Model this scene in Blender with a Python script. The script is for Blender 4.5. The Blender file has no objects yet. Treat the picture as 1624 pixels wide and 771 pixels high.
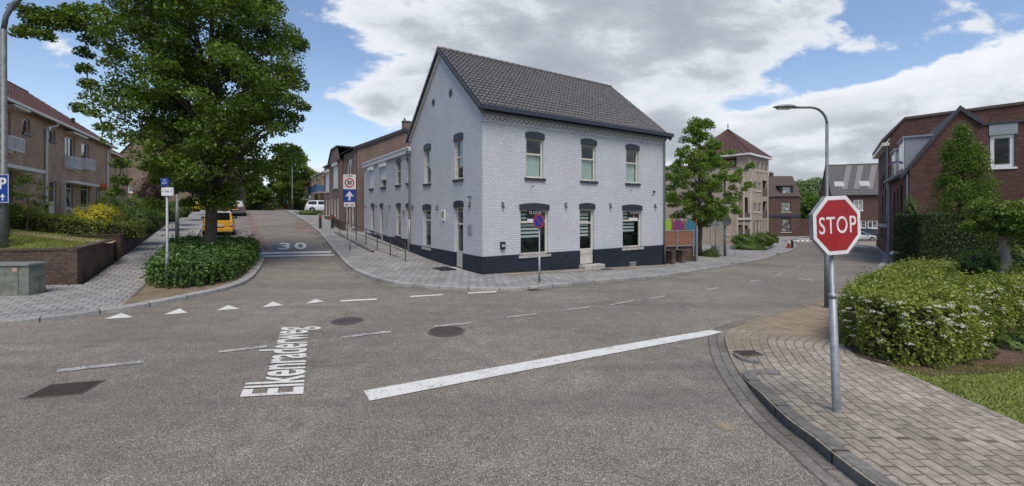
import bpy, bmesh, math, random
import numpy as np
from mathutils import Vector, Matrix
from mathutils.geometry import tessellate_polygon

scene = bpy.context.scene
COL = scene.collection
R_ = math.radians
# ------------------------------------------------------------------ camera
F, U0, V0, EYE = 680.0, 812.0, 336.0, 2.5
cam_d = bpy.data.cameras.new("camera")
cam_d.sensor_width = 36.0
cam_d.lens = F / 1624.0 * 36.0
cam_d.shift_y = -(385.5 - V0) / 1624.0
cam_d.clip_start = 0.1
cam_d.clip_end = 3000.0
cam = bpy.data.objects.new("camera", cam_d)
COL.objects.link(cam)
cam.location = (0, 0, EYE)
cam.rotation_euler = (R_(90), 0, 0)
scene.camera = cam
# ------------------------------------------------------------------ light
SUN_EL, SUN_AZ = 60.0, 171.0      # azimuth clockwise from +Y
SKY_STRENGTH = 0.13
scene.view_settings.view_transform = 'Standard'
scene.view_settings.look = 'None'
scene.view_settings.exposure = 0.37
scene.view_settings.gamma = 1.0
sd = bpy.data.lights.new("sun", 'SUN')
sd.energy = 2.3
sd.angle = R_(30)
sd.color = (1.0, 0.92, 0.81)
sun = bpy.data.objects.new("sun", sd)
COL.objects.link(sun)
_a = R_(SUN_AZ); _e = R_(SUN_EL)
_dir = Vector((math.sin(_a) * math.cos(_e), math.cos(_a) * math.cos(_e), math.sin(_e)))
sun.rotation_euler = _dir.to_track_quat('Z', 'Y').to_euler()


class NT:
    """tiny node helper"""
    def __init__(self, nt):
        self.nt = nt
        nt.nodes.clear()

    def n(self, t, ins=None, **kw):
        nd = self.nt.nodes.new(t)
        for k, v in kw.items():
            setattr(nd, k, v)
        if ins:
            for k, v in ins.items():
                s = nd.inputs[k]
                if isinstance(v, bpy.types.NodeSocket):
                    self.nt.links.new(v, s)
                elif isinstance(v, tuple) and len(v) == 3 and len(getattr(s, 'default_value', (0,) * 3)) == 4:
                    s.default_value = (*v, 1)
                else:
                    s.default_value = v
        return nd

    def m(self, op, a, b=0.0, c=0.0, clamp=False):
        nd = self.n('ShaderNodeMath', {0: a, 1: b, 2: c}, operation=op)
        nd.use_clamp = clamp
        return nd.outputs[0]

    def rng(self, v, a, b, c=0.0, d=1.0, smooth=True):
        nd = self.n('ShaderNodeMapRange', {'Value': v, 'From Min': a, 'From Max': b, 'To Min': c, 'To Max': d})
        nd.interpolation_type = 'SMOOTHSTEP' if smooth else 'LINEAR'
        return nd.outputs[0]

    def mix(self, f, a, b, mode='MIX'):
        nd = self.nt.nodes.new('ShaderNodeMix')
        nd.data_type = 'RGBA'; nd.blend_type = mode
        for i, v in ((0, f), (6, a), (7, b)):
            s = nd.inputs[i]
            if isinstance(v, bpy.types.NodeSocket):
                self.nt.links.new(v, s)
            elif isinstance(v, tuple):
                s.default_value = (*v[:3], 1)
            else:
                s.default_value = v
        return nd.outputs[2]

    def noise(self, vec, scale, detail=3, rough=0.5, dist=0.0):
        nd = self.n('ShaderNodeTexNoise', {'Vector': vec, 'Scale': scale, 'Detail': detail, 'Roughness': rough, 'Distortion': dist})
        return nd.outputs[0]

    def ramp(self, v, stops):
        nd = self.n('ShaderNodeValToRGB', {'Fac': v})
        e = nd.color_ramp.elements
        while len(e) < len(stops):
            e.new(0.5)
        for i, (p, c) in enumerate(stops):
            e[i].position = p
            e[i].color = (*c[:3], 1)
        return nd.outputs[0]


def build_world():
    w = bpy.data.worlds.new("World")
    scene.world = w
    w.use_nodes = True
    t = NT(w.node_tree)
    sky = t.n('ShaderNodeTexSky')
    sky.sky_type = 'NISHITA'
    sky.sun_disc = False
    sky.sun_elevation = R_(SUN_EL)
    sky.sun_rotation = R_(SUN_AZ)
    sky.air_density = 1.0; sky.dust_density = 0.6; sky.ozone_density = 1.5
    tc = t.n('ShaderNodeTexCoord')
    sep = t.n('ShaderNodeSeparateXYZ', {0: tc.outputs['Generated']})
    x, y, z = sep.outputs
    ya = t.m('MAXIMUM', t.m('ABSOLUTE', y), 0.16)
    a = t.m('DIVIDE', x, ya)          # azimuthal tangent
    b = t.m('DIVIDE', z, ya)          # height tangent
    zz = t.m('ADD', t.m('MAXIMUM', z, 0.0), 0.13)
    pl = t.n('ShaderNodeCombineXYZ', {0: t.m('DIVIDE', x, zz), 1: t.m('DIVIDE', y, zz), 2: 0.37})
    # warp of placement
    nw = t.noise(pl.outputs[0], 1.1, 6, 0.62)
    nf = t.noise(pl.outputs[0], 0.55, 8, 0.6, 0.3)
    nd = t.n('ShaderNodeCombineXYZ', {0: a, 1: t.m('MULTIPLY', b, 2.0), 2: 1.7})
    ns = t.noise(nd.outputs[0], 4.2, 9, 0.62, 0.2)

    def blob(u, v, ru, rv, k):
        ca, cb = (u - U0) / F, (V0 - v) / F
        d1 = t.m('DIVIDE', t.m('SUBTRACT', a, ca), ru / F)
        d2 = t.m('DIVIDE', t.m('SUBTRACT', b, cb), rv / F)
        r2 = t.m('ADD', t.m('MULTIPLY', d1, d1), t.m('MULTIPLY', d2, d2))
        return t.m('MULTIPLY', t.m('EXPONENT', t.m('MULTIPLY', r2, -1.0)), k)

    def band(u1, v1, u2, v2, soft):
        # mask below the line through two points
        a1, b1, a2, b2 = (u1 - U0) / F, (V0 - v1) / F, (u2 - U0) / F, (V0 - v2) / F
        sl = (b2 - b1) / (a2 - a1)
        ln = t.m('ADD', t.m('MULTIPLY', t.m('SUBTRACT', a, a1), sl), b1)
        return t.rng(t.m('SUBTRACT', ln, b), -soft, soft)
    parts = [blob(860, 10, 340, 150, 0.60), blob(740, 130, 200, 80, 0.30), blob(1080, 200, 260, 75, 0.30),
             blob(1090, 60, 190, 110, 0.30), blob(1230, 140, 120, 45, 0.16), blob(1300, 20, 90, 30, 0.14), blob(1380, 75, 60, 20, .16), blob(1480, 55, 60, 20, .2),
             blob(595, 180, 60, 26, 0.24), blob(520, 262, 120, 34, 0.20), blob(1540, 45, 90, 30, 0.22),
             blob(130, 250, 150, 60, 0.18), blob(1400, 70, 50, 16, 0.12),
             blob(510, 120, 60, 90, -0.30), blob(1130, 95, 60, 18, -0.20), blob(1220, 215, 90, 20, -0.22), blob(1130, 150, 110, 26, -0.14), blob(700, 210, 60, 30, -0.1), blob(1300, 118, 130, 24, -0.30), blob(1190, 165, 80, 14, -0.28), blob(1150, 196, 60, 10, -0.2), blob(1010, 235, 160, 40, 0.22)]
    s = parts[0]
    for p in parts[1:]:
        s = t.m('ADD', s, p)
    bd = t.m('MULTIPLY', band(1130, 208, 1500, 94, 0.03), t.rng(a, 0.40, 0.56))
    low = t.rng(b, 0.30, -0.02)
    s = t.m('ADD', s, t.m('MULTIPLY', bd, 0.55))
    s = t.m('ADD', s, t.m('MULTIPLY', low, 0.10))
    # fluffy erosion
    flu = t.m('ADD', t.m('MULTIPLY', t.m('SUBTRACT', ns, 0.5), 1.25), t.m('MULTIPLY', t.m('SUBTRACT', nw, 0.5), 1.0))
    dens = t.m('ADD', s, flu)
    # away from the picture the sky stays broken cloud
    cov = t.rng(dens, 0.16, 0.34)
    thick = t.rng(t.m('ADD', dens, t.m('MULTIPLY', t.m('SUBTRACT', nf, 0.5), 1.0)), 0.22, 0.95)
    ccol = t.ramp(thick, [(0.0, (0.68, 0.70, 0.73)), (0.3, (0.57, 0.60, 0.64)), (0.60, (0.41, 0.44, 0.485)), (1.0, (0.32, 0.345, 0.385))])
    rim = t.m('MULTIPLY', bd, t.m('SUBTRACT', 1.0, band(1130, 235, 1500, 130, 0.045)))
    ccol = t.mix(t.m('MULTIPLY', rim, 0.7), ccol, (0.78, 0.80, 0.83))
    blue = t.mix(1.0, sky.outputs[0], (SKY_STRENGTH * 0.98, SKY_STRENGTH * 0.98, SKY_STRENGTH * 1.0), 'MULTIPLY')
    haze = t.rng(b, 0.42, -0.02)
    blue = t.mix(t.m('MULTIPLY', haze, 0.28), blue, (0.60, 0.66, 0.74))
    col = t.mix(t.m('MULTIPLY', cov, 0.95), blue, ccol)
    bg = t.n('ShaderNodeBackground', {'Color': col, 'Strength': 1.0})
    t.n('ShaderNodeOutputWorld', {'Surface': bg.outputs[0]})


build_world()

# ------------------------------------------------------------------ frames
CX, CY = -1.15, 16.67             # street corner of the white house
RX, RY = 0.836, 0.548


def rs(x, y):
    dx, dy = x - CX, y - CY
    return dx * RX + dy * RY, -dx * RY + dy * RX


def W(r, s):
    return CX + r * RX - s * RY, CY + r * RY + s * RX


def softplus(v, k=1.0):
    t = v / k
    return v if t > 30 else k * math.log1p(math.exp(t))


def sstep(a, b, v):
    t = min(1, max(0, (v - a) / (b - a)))
    return t * t * (3 - 2 * t)


def hgt(x, y):
    r, s = rs(x, y)
    A = 0.068 * (softplus(s - 4, 1.2) - softplus(s - 44, 4))
    w = 1 - sstep(-1, 9, r)
    if r < -30 and s < 0:
        pass
    B = -0.036 * softplus(r - 0.5, 1.5) + 0.022 * softplus(r - 32, 8)
    if r > 70:
        B += 0.014 * (r - 70)
    return A * w + B


def P(u, v, dz=0.0):
    """point of the ground (raised by dz) seen at photo pixel u, v"""
    k = (u - U0) / F; q = (v - V0) / F
    lo, hi = 1.0, 1.0
    f = lambda Y: EYE - q * Y - (hgt(k * Y, Y) + dz)
    while f(hi) > 0 and hi < 300:
        hi += 0.5
    lo = hi - 0.5
    for _ in range(24):
        m = (lo + hi) / 2
        if f(m) > 0: lo = m
        else: hi = m
    return (k * lo, lo)


# ------------------------------------------------------------------ object helpers
def tag(o, label=None, cat=None, group=None, kind=None):
    if label: o['label'] = label
    if cat: o['category'] = cat
    if group: o['group'] = group
    if kind: o['kind'] = kind
    return o


def empty(name, loc, rz=0.0):
    o = bpy.data.objects.new(name, None)
    COL.objects.link(o)
    o.location = loc
    o.rotation_euler = (0, 0, rz)
    o.empty_display_size = 0.2
    return o


class MB:
    def __init__(self):
        self.v = []; self.f = []; self.uv = None

    def quad(self, a, b, c, d):
        n = len(self.v); self.v += [tuple(a), tuple(b), tuple(c), tuple(d)]; self.f.append((n, n + 1, n + 2, n + 3)); return self

    def poly(self, pts):
        n = len(self.v); self.v += [tuple(p) for p in pts]; self.f.append(tuple(range(n, n + len(pts)))); return self

    def box(self, x0, y0, z0, x1, y1, z1):
        return self.hexa([(x0, y0, z0), (x1, y0, z0), (x1, y1, z0), (x0, y1, z0), (x0, y0, z1), (x1, y0, z1), (x1, y1, z1), (x0, y1, z1)])

    def hexa(self, p):
        n = len(self.v); self.v += [tuple(q) for q in p]
        for q in ((0, 3, 2, 1), (4, 5, 6, 7), (0, 1, 5, 4), (1, 2, 6, 5), (2, 3, 7, 6), (3, 0, 4, 7)):
            self.f.append(tuple(n + i for i in q))
        return self

    def obox(self, pt, u0, u1, z0, z1, d0, d1):
        return self.hexa([pt(u0, z0, d0), pt(u1, z0, d0), pt(u1, z0, d1), pt(u0, z0, d1), pt(u0, z1, d0), pt(u1, z1, d0), pt(u1, z1, d1), pt(u0, z1, d1)])

    def prism(self, pts, vec):
        n = len(self.v); k = len(pts)
        self.v += [tuple(p) for p in pts] + [tuple(Vector(p) + Vector(vec)) for p in pts]
        self.f.append(tuple(range(n + k - 1, n - 1, -1))); self.f.append(tuple(range(n + k, n + 2 * k)))
        for i in range(k):
            j = (i + 1) % k
            self.f.append((n + i, n + j, n + k + j, n + k + i))
        return self

    def tube(self, pts, rad, seg=8, caps=True):
        pts = [Vector(p) for p in pts]
        if not isinstance(rad, (list, tuple)): rad = [rad] * len(pts)
        n = len(self.v)
        up = None
        for i, p in enumerate(pts):
            d = (pts[min(i + 1, len(pts) - 1)] - pts[max(i - 1, 0)]).normalized()
            if up is None:
                up = Vector((0, 0, 1)) if abs(d.z) < 0.9 else Vector((1, 0, 0))
            e1 = (up - d * up.dot(d)).normalized(); e2 = d.cross(e1)
            up = e1
            for k in range(seg):
                a = 2 * math.pi * k / seg
                self.v.append(tuple(p + (e1 * math.cos(a) + e2 * math.sin(a)) * rad[i]))
        for i in range(len(pts) - 1):
            for k in range(seg):
                a = n + i * seg + k; b = n + i * seg + (k + 1) % seg
                self.f.append((a, b, b + seg, a + seg))
        if caps:
            self.f.append(tuple(n + k for k in range(seg - 1, -1, -1)))
            m = n + (len(pts) - 1) * seg
            self.f.append(tuple(m + k for k in range(seg)))
        return self

    def disc(self, c, nrm, r, th, seg=24, rx=1.0):
        c = Vector(c); nrm = Vector(nrm).normalized()
        return self.tube([c, c + nrm * th], r, seg)

    def build(self, name, mat, parent=None, smooth=False, loc=None, rz=None):
        me = bpy.data.meshes.new(name)
        me.from_pydata(self.v, [], self.f)
        me.materials.append(mat)
        if smooth:
            me.shade_smooth()
        me.update()
        o = bpy.data.objects.new(name, me)
        COL.objects.link(o)
        if parent: o.parent = parent
        if loc is not None: o.location = loc
        if rz is not None: o.rotation_euler = (0, 0, rz)
        return o


def fix_normals(o):
    bm = bmesh.new(); bm.from_mesh(o.data)
    bmesh.ops.recalc_face_normals(bm, faces=bm.faces)
    bm.to_mesh(o.data); bm.free()
    return o


def bevel(o, w=0.01, seg=2, ang=35):
    md = o.modifiers.new('b', 'BEVEL'); md.width = w; md.segments = seg; md.limit_method = 'ANGLE'; md.angle_limit = R_(ang)
    return o


def text_mesh(name, s, size, mat, parent=None, extrude=0.002, sx=1.0, bold=0.0, spacing=1.0, align='CENTER'):
    cu = bpy.data.curves.new(name + "_c", 'FONT')
    cu.body = s; cu.size = size; cu.align_x = align; cu.align_y = 'CENTER'
    cu.extrude = extrude; cu.offset = bold; cu.space_character = spacing
    cu.resolution_u = 4
    to = bpy.data.objects.new(name + "_t", cu)
    COL.objects.link(to)
    dg = bpy.context.evaluated_depsgraph_get()
    me = bpy.data.meshes.new_from_object(to.evaluated_get(dg))
    bpy.data.objects.remove(to)
    me.transform(Matrix.Diagonal((sx, 1, 1, 1)))
    me.materials.clear(); me.materials.append(mat)
    o = bpy.data.objects.new(name, me)
    COL.objects.link(o)
    if parent: o.parent = parent
    return o


def copy_tree(o, parent=None, loc=None, rz=None, label=None):
    c = o.copy(); COL.objects.link(c)
    if parent: c.parent = parent
    if loc is not None: c.location = loc
    if rz is not None: c.rotation_euler = (0, 0, rz)
    if label: c['label'] = label
    for ch in list(o.children):
        copy_tree(ch, c)
    return c


# ------------------------------------------------------------------ materials
MATS = {}


def newmat(name):
    m = bpy.data.materials.new(name); m.use_nodes = True
    t = NT(m.node_tree)
    MATS[name] = m
    return m, t


def out(t, bsdf):
    t.n('ShaderNodeOutputMaterial', {'Surface': bsdf})


def pbsdf(t, col, rough=0.6, metal=0.0, bump=None, bstr=0.3, bdist=0.01, spec=0.5, coat=0.0, ior=None):
    ins = {'Base Color': col, 'Roughness': rough, 'Metallic': metal, 'Specular IOR Level': spec, 'Coat Weight': coat}
    if ior: ins['IOR'] = ior
    p = t.n('ShaderNodeBsdfPrincipled', ins)
    if bump is not None:
        bn = t.n('ShaderNodeBump', {'Height': bump, 'Strength': bstr, 'Distance': bdist})
        t.nt.links.new(bn.outputs[0], p.inputs['Normal'])
    return p.outputs[0]


def plain(name, col, rough=0.55, metal=0.0, var=0.12, scale=6.0, coat=0.0, spec=0.5):
    """solid surface with slight dirt variation"""
    m, t = newmat(name)
    tc = t.n('ShaderNodeTexCoord')
    n = t.noise(tc.outputs['Object'], scale, 5, 0.6)
    k = t.rng(n, 0.3, 0.7, 1 - var, 1 + var * 0.6)
    c = t.mix(1.0, col, t.n('ShaderNodeCombineXYZ', {0: k, 1: k, 2: k}).outputs[0], 'MULTIPLY')
    rr = t.rng(n, 0.3, 0.7, max(0.03, rough - 0.08), min(1, rough + 0.08))
    out(t, pbsdf(t, c, rr, metal, coat=coat, spec=spec))
    return m


def brick(name, c1, c2, mortar, bw=0.22, bh=0.07, ms=0.012, var=0.25, bump=0.5, rough=0.85, uvn=False, stain=0.2, bias=0.0, offset=0.5, streak=0.0):
    m, t = newmat(name)
    tc = t.n('ShaderNodeTexCoord')
    if uvn:
        vec = tc.outputs['UV']
    else:
        sp = t.n('ShaderNodeSeparateXYZ', {0: tc.outputs['Object']})
        vec = t.n('ShaderNodeCombineXYZ', {0: t.m('ADD', sp.outputs[0], sp.outputs[1]), 1: sp.outputs[2], 2: 0.0}).outputs[0]
    wob = t.n('ShaderNodeTexNoise', {'Vector': vec, 'Scale': 9.0, 'Detail': 2.0})
    off = t.n('ShaderNodeVectorMath', {0: wob.outputs['Color'], 1: (-0.5, -0.5, -0.5)}, operation='ADD')
    off = t.n('ShaderNodeVectorMath', {0: off.outputs[0], 'Scale': min(0.014, 0.008 * bh / 0.07)}, operation='SCALE')
    v2 = t.n('ShaderNodeVectorMath', {0: vec, 1: off.outputs[0]}, operation='ADD').outputs[0]
    bt = t.n('ShaderNodeTexBrick', {'Vector': v2, 'Color1': c1, 'Color2': c2, 'Mortar': mortar, 'Scale': 1.0, 'Mortar Size': ms,
                                    'Mortar Smooth': 0.25, 'Bias': bias, 'Brick Width': bw, 'Row Height': bh})
    bt.offset = offset
    n1 = t.noise(tc.outputs['Object'], 0.7, 5, 0.6)
    n2 = t.noise(tc.outputs['Object'], 14.0, 4, 0.6)
    k = t.m('MULTIPLY', t.rng(n1, 0.3, 0.7, 1 - stain, 1 + stain * 0.4), t.rng(n2, 0.3, 0.7, 1 - var * 0.6, 1 + var * 0.5))
    if streak:
        mp = t.n('ShaderNodeMapping', {0: vec}); mp.inputs['Scale'].default_value = (5.5, 0.45, 1)
        k = t.m('MULTIPLY', k, t.rng(t.noise(mp.outputs[0], 1.0, 5, 0.65), 0.42, 0.72, 1.0, 1 - streak))
    c = t.mix(1.0, bt.outputs[0], t.n('ShaderNodeCombineXYZ', {0: k, 1: k, 2: k}).outputs[0], 'MULTIPLY')
    hb = t.m('ADD', t.m('MULTIPLY', bt.outputs[1], -1.0), t.m('MULTIPLY', n2, 0.35))
    out(t, pbsdf(t, c, rough, 0, hb, bump, 0.012, spec=0.3))
    return m


def leafmat(name, dark, light, trans=0.25, nscale=0.8):
    m, t = newmat(name)
    g = t.n('ShaderNodeNewGeometry')
    tc = t.n('ShaderNodeTexCoord')
    n = t.noise(tc.outputs['Object'], nscale, 3, 0.6)
    f = t.m('ADD', t.m('MULTIPLY', g.outputs['Random Per Island'], 0.6), t.rng(n, 0.3, 0.7, 0.0, 0.4), clamp=True)
    c = t.ramp(f, [(0.0, dark), (0.55, tuple((a + b) / 2 for a, b in zip(dark, light))), (1.0, light)])
    p = pbsdf(t, c, 0.5, spec=0.35)
    tr = t.n('ShaderNodeBsdfTranslucent', {'Color': t.mix(1.0, c, (1.25, 1.35, 0.5), 'MULTIPLY')})
    mx = t.n('ShaderNodeMixShader', {0: trans, 1: p, 2: tr.outputs[0]})
    out(t, mx.outputs[0])
    return m


def asphalt_mat():
    m, t = newmat('asphalt')
    tc = t.n('ShaderNodeTexCoord'); ob = tc.outputs['Object']
    fine = t.n('ShaderNodeTexVoronoi', {'Vector': ob, 'Scale': 120.0, 'Randomness': 1.0})
    fr = t.n('ShaderNodeSeparateColor', {0: fine.outputs['Color']}).outputs[0]
    f2 = t.noise(ob, 240.0, 2, 0.7)
    mid = t.noise(ob, 2.2, 6, 0.65)
    big = t.noise(ob, 0.22, 4, 0.6)
    c = t.ramp(fr, [(0.0, (0.072, 0.064, 0.053)), (0.45, (0.175, 0.156, 0.130)), (0.8, (0.24, 0.215, 0.18)), (1.0, (0.50, 0.46, 0.39))])
    k = t.m('MULTIPLY', t.rng(mid, 0.3, 0.7, 0.86, 1.1), t.rng(big, 0.3, 0.7, 0.86, 1.12))
    k = t.m('MULTIPLY', k, t.rng(f2, 0.2, 0.8, 0.85, 1.15))
    c = t.mix(1.0, c, t.n('ShaderNodeCombineXYZ', {0: k, 1: k, 2: k}).outputs[0], 'MULTIPLY')
    # far away the sheet reads as the mean colour; sand blown in patches
    sand = t.rng(t.noise(ob, 0.9, 6, 0.7, 0.6), 0.60, 0.78)
    c = t.mix(t.m('MULTIPLY', sand, 0.25), c, (0.30, 0.25, 0.18))
    # polished wheel tracks, oil spots and hairline cracks with a shape of their own
    st = t.n('ShaderNodeMapping', {0: ob}); st.inputs['Rotation'].default_value = (0, 0, -0.55); st.inputs['Scale'].default_value = (0.10, 0.75, 1)
    tr = t.rng(t.noise(st.outputs[0], 1.3, 3, 0.5), 0.50, 0.66)
    c = t.mix(t.m('MULTIPLY', tr, 0.30), c, (0.085, 0.078, 0.070))
    oil = t.rng(t.noise(ob, 1.7, 2, 0.4), 0.70, 0.76)
    c = t.mix(t.m('MULTIPLY', oil, 0.35), c, (0.05, 0.046, 0.042))
    wv = t.n('ShaderNodeVectorMath', {0: ob, 1: t.n('ShaderNodeTexNoise', {'Vector': ob, 'Scale': 1.6, 'Detail': 4.0}).outputs['Color']}, operation='ADD')
    ck = t.n('ShaderNodeTexVoronoi', {'Vector': wv.outputs[0], 'Scale': 0.22}); ck.feature = 'DISTANCE_TO_EDGE'
    ckf = t.m('MULTIPLY', t.rng(ck.outputs['Distance'], 0.0035, 0.0), t.rng(t.noise(ob, 0.35, 2, 0.5), 0.48, 0.6))
    c = t.mix(t.m('MULTIPLY', ckf, 0.6), c, (0.03, 0.028, 0.025))
    h = t.m('ADD', t.m('MULTIPLY', fr, 0.6), f2)
    out(t, pbsdf(t, c, 0.88, 0, h, 0.35, 0.006, spec=0.3))
    return m


def ground_mat(name, cols, s1=3.0, s2=30.0, bump=0.4):
    m, t = newmat(name)
    tc = t.n('ShaderNodeTexCoord'); ob = tc.outputs['Object']
    a = t.noise(ob, s1, 6, 0.65); b = t.noise(ob, s2, 4, 0.7)
    f = t.m('ADD', t.m('MULTIPLY', a, 0.55), t.m('MULTIPLY', b, 0.45))
    n = len(cols)
    c = t.ramp(f, [(0.3 + 0.4 * i / (n - 1), col) for i, col in enumerate(cols)])
    out(t, pbsdf(t, c, 0.95, 0, b, bump, 0.03, spec=0.1))
    return m


def paint_mat(name, col, wear=0.25):
    m, t = newmat(name)
    tc = t.n('ShaderNodeTexCoord'); ob = tc.outputs['Object']
    n = t.noise(ob, 30.0, 6, 0.75); n2 = t.noise(ob, 4.0, 4, 0.6)
    f = t.m('ADD', t.m('MULTIPLY', n, 0.7), t.m('MULTIPLY', n2, 0.3))
    w = t.rng(f, 0.56 - 0.18 * wear, 0.70 - 0.18 * wear)
    c = t.mix(w, col, tuple(0.35 * x for x in col))
    out(t, pbsdf(t, c, 0.7, 0, n, 0.2, 0.003))
    return m


def glass_mat(name, tint=(0.88, 0.92, 0.90), refl=0.04):
    m, t = newmat(name)
    lw = t.n('ShaderNodeLayerWeight', {'Blend': 0.5})
    fac = t.m('ADD', t.m('MULTIPLY', t.m('POWER', lw.outputs['Facing'], 3.5), 0.75), refl, clamp=True)
    tr = t.n('ShaderNodeBsdfTransparent', {'Color': tint})
    gl = t.n('ShaderNodeBsdfGlossy', {'Color': (0.9, 0.95, 1.0), 'Roughness': 0.02})
    mx = t.n('ShaderNodeMixShader', {0: fac, 1: tr.outputs[0], 2: gl.outputs[0]})
    out(t, mx.outputs[0])
    return m


def pane_mat(name, dark=(0.012, 0.015, 0.017), lite=(0.10, 0.11, 0.11)):
    """glazing before a dark room, pale curtains in bands"""
    m, t = newmat(name)
    tc = t.n('ShaderNodeTexCoord')
    n = t.noise(tc.outputs['Object'], 1.6, 3, 0.6)
    c = t.mix(t.rng(n, 0.45, 0.6), dark, lite)
    p = t.n('ShaderNodeBsdfPrincipled', {'Base Color': c, 'Roughness': 0.05, 'Specular IOR Level': 0.9, 'IOR': 1.7})
    out(t, p.outputs[0])
    return m


ASPHALT = asphalt_mat()
PAINT = paint_mat('road_paint', (0.66, 0.65, 0.60), 0.35)
PAINT_OLD = paint_mat('worn_road_paint', (0.58, 0.57, 0.53), 0.85)
WHITE_BRICK = brick('white_painted_brick', (0.535, 0.55, 0.59), (0.595, 0.61, 0.645), (0.42, 0.435, 0.47), 0.24, 0.085, 0.012, 0.16, 0.7, 0.6, stain=0.06, streak=0.045)
BLUE_BRICK = brick('dark_blue_painted_brick', (0.022, 0.030, 0.048), (0.030, 0.040, 0.062), (0.010, 0.014, 0.024), 0.24, 0.085, 0.013, 0.3, 0.9, 0.55, stain=0.25)
BROWN_BRICK = brick('brown_brick', (0.37, 0.22, 0.14), (0.50, 0.315, 0.205), (0.42, 0.36, 0.28), 0.22, 0.075, 0.011, 0.35)
DULL_BRICK = brick('dull_brown_brick', (0.195, 0.128, 0.102), (0.265, 0.178, 0.142), (0.21, 0.17, 0.15), 0.22, 0.075, 0.011, 0.35)
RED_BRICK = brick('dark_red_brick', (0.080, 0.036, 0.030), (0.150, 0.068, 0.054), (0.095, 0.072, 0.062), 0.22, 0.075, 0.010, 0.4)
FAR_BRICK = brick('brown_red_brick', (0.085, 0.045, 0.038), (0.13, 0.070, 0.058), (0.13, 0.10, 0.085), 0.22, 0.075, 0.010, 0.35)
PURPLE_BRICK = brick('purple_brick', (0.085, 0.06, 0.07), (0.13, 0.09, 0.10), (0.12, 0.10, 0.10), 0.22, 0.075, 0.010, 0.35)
BEIGE_BRICK = brick('beige_brick', (0.42, 0.35, 0.27), (0.50, 0.42, 0.33), (0.36, 0.31, 0.26), 0.22, 0.075, 0.010, 0.2)
TAN_BRICK = brick('tan_brick', (0.48, 0.36, 0.23), (0.58, 0.45, 0.30), (0.42, 0.34, 0.26), 0.22, 0.075, 0.010, 0.2)
WALL_BRICK = brick('mossy_wall_brick', (0.085, 0.052, 0.042), (0.16, 0.095, 0.07), (0.10, 0.09, 0.07), 0.21, 0.07, 0.014, 0.5, 0.9, stain=0.4)
PAVER = brick('grey_paver', (0.26, 0.255, 0.25), (0.335, 0.33, 0.32), (0.12, 0.115, 0.095), 0.33, 0.31, 0.018, 0.28, 0.6, 0.9, True, 0.2)
PAVER_SAND = brick('sandy_grey_paver', (0.285, 0.25, 0.20), (0.365, 0.325, 0.26), (0.15, 0.125, 0.085), 0.26, 0.145, 0.010, 0.38, 0.7, 0.9, True, 0.28)
PAVER_RED = brick('red_paver', (0.21, 0.145, 0.12), (0.27, 0.19, 0.16), (0.16, 0.13, 0.11), 0.21, 0.10, 0.012, 0.3, 0.5, 0.9, True, 0.25)
PAVER_BAY = brick('bay_paver', (0.21, 0.175, 0.155), (0.27, 0.225, 0.20), (0.15, 0.13, 0.12), 0.21, 0.10, 0.012, 0.3, 0.5, 0.9, True, 0.25)
KERB = brick('kerb_stone', (0.30, 0.295, 0.28), (0.36, 0.355, 0.335), (0.09, 0.085, 0.07), 1.0, 4.0, 0.016, 0.3, 0.4, 0.9, True, 0.25, offset=0.0)
KERB_DARK = brick('weathered_kerb_stone', (0.19, 0.18, 0.16), (0.245, 0.235, 0.215), (0.05, 0.047, 0.04), 1.0, 4.0, 0.016, 0.4, 0.5, 0.95, True, 0.35, offset=0.0)
GUTTER = brick('gutter_paver', (0.165, 0.155, 0.135), (0.23, 0.215, 0.185), (0.12, 0.11, 0.09), 0.62, 0.15, 0.012, 0.35, 0.5, 0.95, True, 0.35)
SAND = ground_mat('blown_sand', [(0.30, 0.23, 0.15), (0.42, 0.34, 0.24), (0.50, 0.42, 0.31)], 4, 40)
SOIL = ground_mat('soil', [(0.055, 0.035, 0.025), (0.12, 0.078, 0.055), (0.20, 0.14, 0.10)], 5, 45)
EARTH = ground_mat('earth', [(0.05, 0.06, 0.03), (0.09, 0.10, 0.05), (0.14, 0.12, 0.08)], 0.3, 6)
LAWN = ground_mat('lawn_turf', [(0.09, 0.12, 0.025), (0.18, 0.21, 0.05), (0.32, 0.30, 0.12)], 1.5, 22)
CONCRETE = plain('concrete', (0.40, 0.39, 0.37), 0.85, var=0.25, scale=8)
STEEL = plain('galvanised_steel', (0.30, 0.32, 0.34), 0.5, 0.45, 0.25, 9)
STEEL_DK = plain('weathered_grey_steel', (0.16, 0.18, 0.185), 0.55, 0.35, 0.3, 9)
DARK_METAL = plain('black_metal', (0.018, 0.020, 0.022), 0.45, 0.2)
CREAM = plain('cream_paint', (0.60, 0.57, 0.49), 0.4)
WHITE = plain('white_paint', (0.74, 0.75, 0.75), 0.4, var=0.08)
GREYP = plain('grey_panel', (0.27, 0.29, 0.32), 0.5, var=0.08)
BLUEGREY = plain('dark_blue_paint', (0.028, 0.036, 0.055), 0.45, var=0.25, scale=12)
TILE = plain('anthracite_tile', (0.135, 0.130, 0.128), 0.42, 0, 0.35, 9)
TILE_DK = plain('dark_tile', (0.045, 0.045, 0.050), 0.45, 0, 0.35, 9)
TILE_RED = plain('red_tile', (0.105, 0.050, 0.038), 0.6, 0, 0.4, 8)
TILE_BR = plain('brown_tile', (0.085, 0.055, 0.045), 0.65, 0, 0.4, 8)
TILE_GR = plain('grey_tile', (0.095, 0.088, 0.09), 0.6, 0, 0.35, 8)
GLASS = glass_mat('window_glass')
PANE = pane_mat('dark_glazing')
PANE_C = pane_mat('curtained_glazing', (0.05, 0.055, 0.055), (0.33, 0.34, 0.33))
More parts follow.
